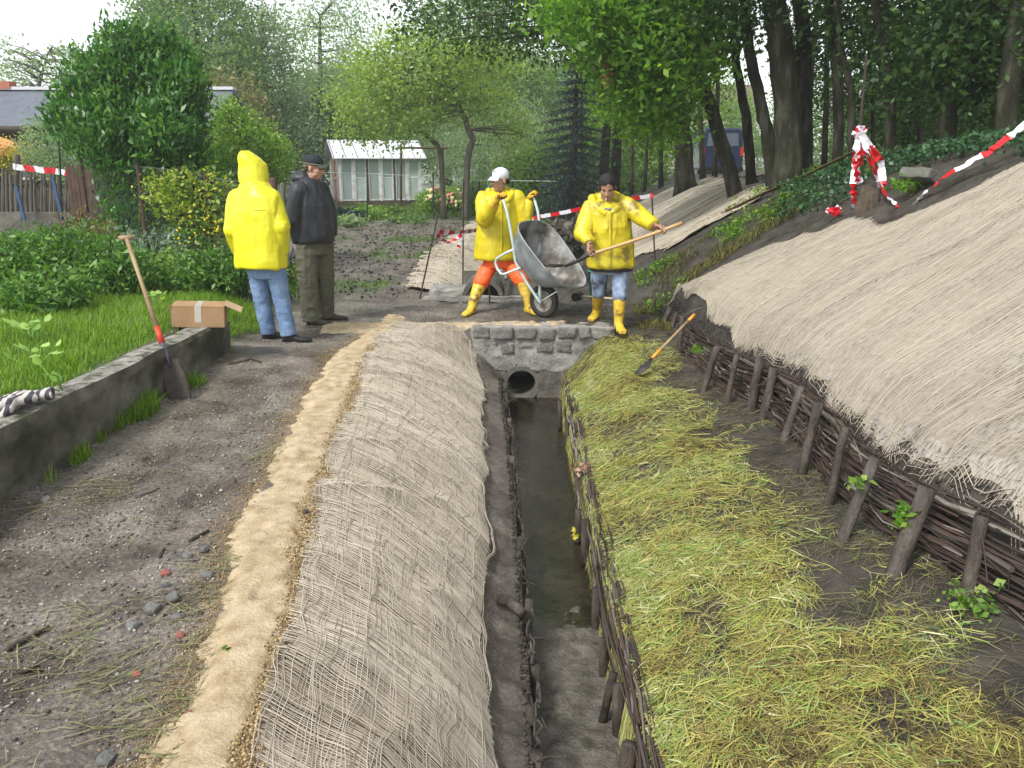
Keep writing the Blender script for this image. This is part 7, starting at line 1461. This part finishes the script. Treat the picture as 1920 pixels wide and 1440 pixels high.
mb = MB(); mb.add(V, Fc); mb.obj('blade', mat('rusty_blade', [(.03, .025, .022), (.08, .06, .045)], 16, .6, .4), sp_, smooth=True); rehome(sp_)
# spade lying against the wattle with orange handle
A_ = at(1302, 590, 8.0); B_ = gz(1205, 690, -.12); d = (B_-A_).normalized(); Ls = (B_-A_).length
s2 = empty('spade', B_, 'spade with orange ended shaft and black blade lying against the wattle', 'spade'); P = lambda t: A_+d*(Ls*t)
mb = MB(); mb.tube([P(.12), P(.45), P(.66)], .014, 8); mb.obj('shaft', M_oldwood, s2, smooth=True)
M_or = mat('orange_grip', [(.72, .27, .03), (.8, .36, .05)], 20, .5)
for a_, b2 in ((0, .12), (.66, .82)): mb = MB(); mb.tube([P(a_), P(b2)], .0155, 8); mb.obj('orange_sleeve', M_or, s2, smooth=True)
sdv = d.cross(Vector((0, 0, 1))).normalized(); mb = MB(); q = P(.82); mb.tube([q, q+d*.05, q+d*.12+Vector((0, 0, -.01)), q+d*.24], [.012, .03, .05, .035], 10, flat=.15); mb.obj('blade', M_steel, s2, smooth=True); rehome(s2)
# sledge hammer behind the boots
ha = at(1083, 551, 10.1); ha.z = max(Hf(ha.x, ha.y)+.055, ha.z-.03); hm = empty('sledge_hammer', ha, 'sledge hammer lying on the soil left of the green bucket', 'hammer')
mb = MB(); mb.tube([ha-Vector((.03, .07, 0)), ha+Vector((.03, .07, 0))], .055, 8); mb.obj('head', M_steel, hm); mb = MB(); mb.tube([ha, ha+Vector((.12, -.03, 0)), ha+Vector((.42, -.12, -.01))], .014, 8); mb.obj('handle', mat('pale_wood', [(.5, .38, .24), (.6, .48, .33)], 12, .6), hm); rehome(hm)
bk = at(1121, 545, 11.2); bk.z = Hf(bk.x, 11.2); bt = empty('bucket', bk, 'green bucket standing behind the knee of the shovelling man', 'bucket'); zt2 = at(1121, 507, 11.2).z-bk.z; M_gb = mat('green_plastic', [(.02, .24, .12), (.03, .3, .16)], 8, .35)
mb = MB(); V = []; Fc = []; N = 28
for r_, z in ((.10, 0), (.132, zt2), (.139, zt2), (.139, zt2-.02), (.126, zt2), (.09, .01)):
    for k in range(N): a_ = 2*pi*k/N; V.append(bk+Vector((r_*cos(a_), r_*sin(a_), z)))
for i in range(5):
    for k in range(N): Fc.append((i*N+k, i*N+(k+1) % N, (i+1)*N+(k+1) % N, (i+1)*N+k))
Fc += [tuple(range(N-1, -1, -1)), tuple(5*N+k for k in range(N))]; mb.add(V, Fc); mb.obj('pail', M_gb, bt, smooth=True)
mb = MB(); mb.tube([bk+Vector((.136*cos(a_), .02, zt2-.02+.10*sin(a_))) for a_ in np.linspace(0, pi, 14)], .004, 6, cap=False); mb.obj('bail', M_steel, bt); rehome(bt)
# cardboard box on the wall end
c_ = Vector((-2.70, 7.28, .325)); bx_ = empty('cardboard_box', c_, 'open cardboard box with pale tape lying on the end of the wall', 'box'); M_card = mat('cardboard', [(.30, .18, .09), (.40, .255, .14)], 5, .85, .1, 30)
Rb = Matrix.Rotation(R(14), 3, 'Z') @ Matrix.Rotation(R(3), 3, 'Y'); D3 = (.42, .30, .17); Bp = lambda x, y, z: c_+Rb @ Vector((x, y, z))
mb = MB(); t = .004
for (cc_, dd) in (((0, 0, t/2), (D3[0], D3[1], t)), ((0, -D3[1]/2, D3[2]/2+t), (D3[0], t, D3[2])), ((0, D3[1]/2, D3[2]/2+t), (D3[0], t, D3[2])), ((-D3[0]/2-t, 0, D3[2]/2+t), (t, D3[1]+t, D3[2])), ((0, -.0, D3[2]+t*2), (D3[0]+t, D3[1]+t, t)), ((D3[0]/2+t, 0, D3[2]/2+t), (t, D3[1]-t, D3[2]))): mb.box(Bp(*cc_), dd, Rb)
mb.obj('carton', M_card, bx_)
mb = MB(); mb.box(Bp(D3[0]/2+.07, -.02, D3[2]-.005), (.15, D3[1]*.9, t), Rb @ Matrix.Rotation(R(24), 3, 'Y')); mb.obj('flap', mat('card_inside', [(.46, .32, .19), (.55, .41, .27)], 5, .9), bx_)
mb = MB(); mb.box(Bp(-D3[0]/2-.045, -D3[1]/2+.04, D3[2]-.03), (.12, .10, t), Rb @ Matrix.Rotation(R(-50), 3, 'Y')); mb.obj('flap', M_card, bx_)
mb = MB(); mb.box(Bp(.0, -D3[1]/2-t*.9, D3[2]/2+.03), (.055, .002, D3[2]*.85), Rb); mb.box(Bp(.0, 0, D3[2]+t*2.7), (.055, D3[1], .002), Rb); mb.obj('parcel_tape', mat('parcel_tape', [(.5, .45, .38)], rough=.3), bx_); rehome(bx_)
# work gloves on the wall
def glove(c, az, label, seed):
    mb = MB(); RND.seed(seed); c = Vector(c); d = Vector((cos(R(az)), sin(R(az)), 0)); hand(mb, c-d*.02+Vector((0, 0, .028)), d+Vector((0, 0, .08)), Vector((0, 0, -1)), 26, 1, 1.12, 1.45)
    mb.tube([c-d*.12+Vector((0, 0, .036)), c-d*.07+Vector((0, 0, .032)), c-d*.0+Vector((0, 0, .028))], [.056, .050, .044], 14, flat=.55)
    m, t, b, o = _nt('striped_glove'); w = t.nodes.new('ShaderNodeTexWave'); w.inputs['Scale'].default_value = 6; w.inputs['Distortion'].default_value = 3; tc = t.nodes.new('ShaderNodeTexCoord'); t.links.new(tc.outputs['Object'], w.inputs[0])
    r = _ramp(t, [(.06, .055, .07), (.5, .46, .42)], .45, .55); t.links.new(w.outputs['Fac'], r.inputs[0]); t.links.new(r.outputs[0], b.inputs['Base Color']); b.inputs['Roughness'].default_value = .9
    o = sculpt(mb, 'work_glove', m, None, .0045, 2, .004, 22); tag(o, label, 'glove', 'work gloves on the wall')
glove((-2.68, 4.56, .405), 200, 'striped work glove lying on the wall top, cuff to the right', 4); glove((-2.70, 4.42, .41), 235, 'second striped work glove, nearer and palm up on the wall', 5)
# stones, sticks and pegs
def stone(px, py, s, lab, m_, seed, z=0):
    c_ = gz(px, py, z); c_.z = Hf(c_.x, c_.y)+s*.2; mb = MB(); rockbox(mb, c_, (s*1.2, s, s*.7), s*.2, 5, seed, Matrix.Rotation(seed*1.3, 3, 'Z') @ Matrix.Rotation(.3, 3, 'X'), e=.35); mb.obj('stone', m_, None, lab, 'stone')
M_gs = mat('grey_stone', [(.10, .10, .10), (.19, .19, .185)], 14, .8, .5, 60); M_rs = mat('brick_bit', [(.25, .08, .06), (.33, .13, .10)], 14, .85, .5, 60)
for px, py, s, lab, m_, sd_ in ((287, 1145, .055, 'dark angular stone in the middle of the stone cluster on the path', M_stone, 1), (250, 1168, .045, 'lower left stone of the cluster on the path', M_gs, 2), (312, 1102, .038, 'round stone above the cluster on the path', M_gs, 3), (322, 1128, .05, 'flat pale stone beside the sand strip', M_gs, 4), (330, 1157, .035, 'small blue grey stone at the sand edge', M_gs, 5), (198, 1412, .05, 'half buried stone at the bottom left of the path', M_gs, 6), (355, 1335, .035, 'rust brown stone lying on the sand strip', M_rs, 7), (522, 1237, .035, 'ochre stone on the crumbled sand edge', M_sand, 8), (88, 945, .05, 'stone on the path near the wall foot', M_gs, 9), (312, 1080, .035, 'red brick fragment on the path above the round stone', M_rs, 10), (340, 1185, .03, 'reddish brick crumb below the stone cluster', M_rs, 11), (390, 1080, .045, 'blue grey stone beside the sand strip', M_gs, 12), (385, 1035, .04, 'grey stone higher up beside the sand strip', M_gs, 13), (352, 1045, .04, 'grey stone left of the one beside the sand', M_gs, 14), (252, 1252, .03, 'red crumb of brick left of the sand', M_rs, 15), (600, 857, .03, 'dark stone on the net edge of the sand', M_stone, 16), (500, 1132, .025, 'small dark stone on the sand beside the crumbled edge', M_stone, 17), (405, 1358, .025, 'little dark stone near the lower end of the sand', M_stone, 18)):
    stone(px, py, s, lab, m_, sd_)
def stick(pts, r_, lab, m_=None):
    P_ = []
    for px, py in pts: c_ = gz(px, py, 0); c_.z = Hf(c_.x, c_.y)+r_; P_.append(c_)
    mb = MB(); mb.tube(P_, [r_, r_*1.1]+[r_*.8]*(len(P_)-2), 7, jit=.12); mb.obj('stick', m_ or M_bark, None, lab, 'stick', smooth=True)
stick([(10, 1213), (35, 1198), (60, 1184), (90, 1168)], .010, 'thick black stick lying on the path at the left edge')
stick([(32, 1248), (58, 1238), (70, 1222), (98, 1214)], .006, 'thin crooked black stick below the thick one')
stick([(355, 1020), (375, 1008), (392, 998)], .007, 'dark stick on the path beside the sand strip')
stick([(300, 1052), (308, 1030)], .007, 'short dark twig left of the grey stones')
stick([(255, 935), (300, 918)], .004, 'thin twig on the upper path')
stick([(430, 690), (470, 678), (490, 682)], .008, 'twig at the grass edge near the feet of the hooded man')
pg = gz(575, 972, .02); mb = MB(); mb.tube([pg-Vector((0, 0, .05)), pg+Vector((-.005, 0, .045))], [.012, .014], 8, jit=.1); mb.obj('net_peg', M_bark, None, 'short wooden peg standing in the sand at the net edge', 'peg')
lf = gz(427, 1215, .02)
def leafcl(c, n, s, lab, m_, nm='dead_leaves', cat='leaves'):
    me, _ = crown_mesh('leaves', [(tuple(c), (s, s, s*.5), int(n*2))], .04, int(c.x*100) % 97, s*.3, 6, .2, .7); rt = empty(nm, c, lab, cat); link('leaves', me, m_, rt); rehome(rt)
leafcl(gz(1098, 880, -.46), 60, .055, 'pinkish dead oak leaves on the post edging of the ditch', mat_rnd('pink_leaves', [(.25, .14, .09), (.45, .30, .22)], .8))
leafcl(lf, 3, .012, 'single green leaf on the sand strip', L_oak, 'green_leaf', 'leaf')
leafcl(gz(1075, 1003, -.6), 8, .03, 'yellowish leaves floating at the right side of the ditch', mat_rnd('yl', [(.35, .3, .03), (.45, .4, .05)], .6))
leafcl(at(1305, 655, 7.0), 22, .055, 'small round green leaves sprouting from the wattle fence', L_oak, 'sprout', 'sprout'); leafcl(at(1702, 965, 3.72), 40, .075, 'fresh green shoots growing before the thick wattle stake', L_oak, 'sprout', 'sprout'); leafcl(at(1610, 905, 4.0), 16, .05, 'yellow green sprout among the wattle branches', L_lime, 'sprout', 'sprout'); leafcl(gz(1825, 1130, -.12), 60, .10, 'green weeds at the foot of the rightmost visible stake', L_lime, 'weed_clump', 'weeds')
leafcl(at(1380, 440, 10.6), 220, .16, 'bright green weed on the dark soil between the right nets', L_oak, 'weed_clump', 'weeds'); leafcl(at(1700, 345, 7.6), 110, .11, 'green weed growing beside the pale rock', L_oak, 'weed_clump', 'weeds')
# ---------------------------------------------------------------- damp air
mb = MB(); mb.box((0, 62, 5.5), (180, 170, 15)); hz = mb.obj('haze', None, None, kind='stuff')
m = bpy.data.materials.new('haze'); m.use_nodes = True; t = m.node_tree; t.nodes.clear(); o_ = t.nodes.new('ShaderNodeOutputMaterial'); pv = t.nodes.new('ShaderNodeVolumePrincipled')
pv.inputs['Color'].default_value = (.93, .96, 1, 1); pv.inputs['Density'].default_value = .0017; pv.inputs['Anisotropy'].default_value = .3
t.links.new(pv.outputs[0], o_.inputs['Volume']); hz.data.materials.append(m); tag(hz, 'thin pale damp air over the gardens and the wood')
SC.cycles.volume_bounces = 1
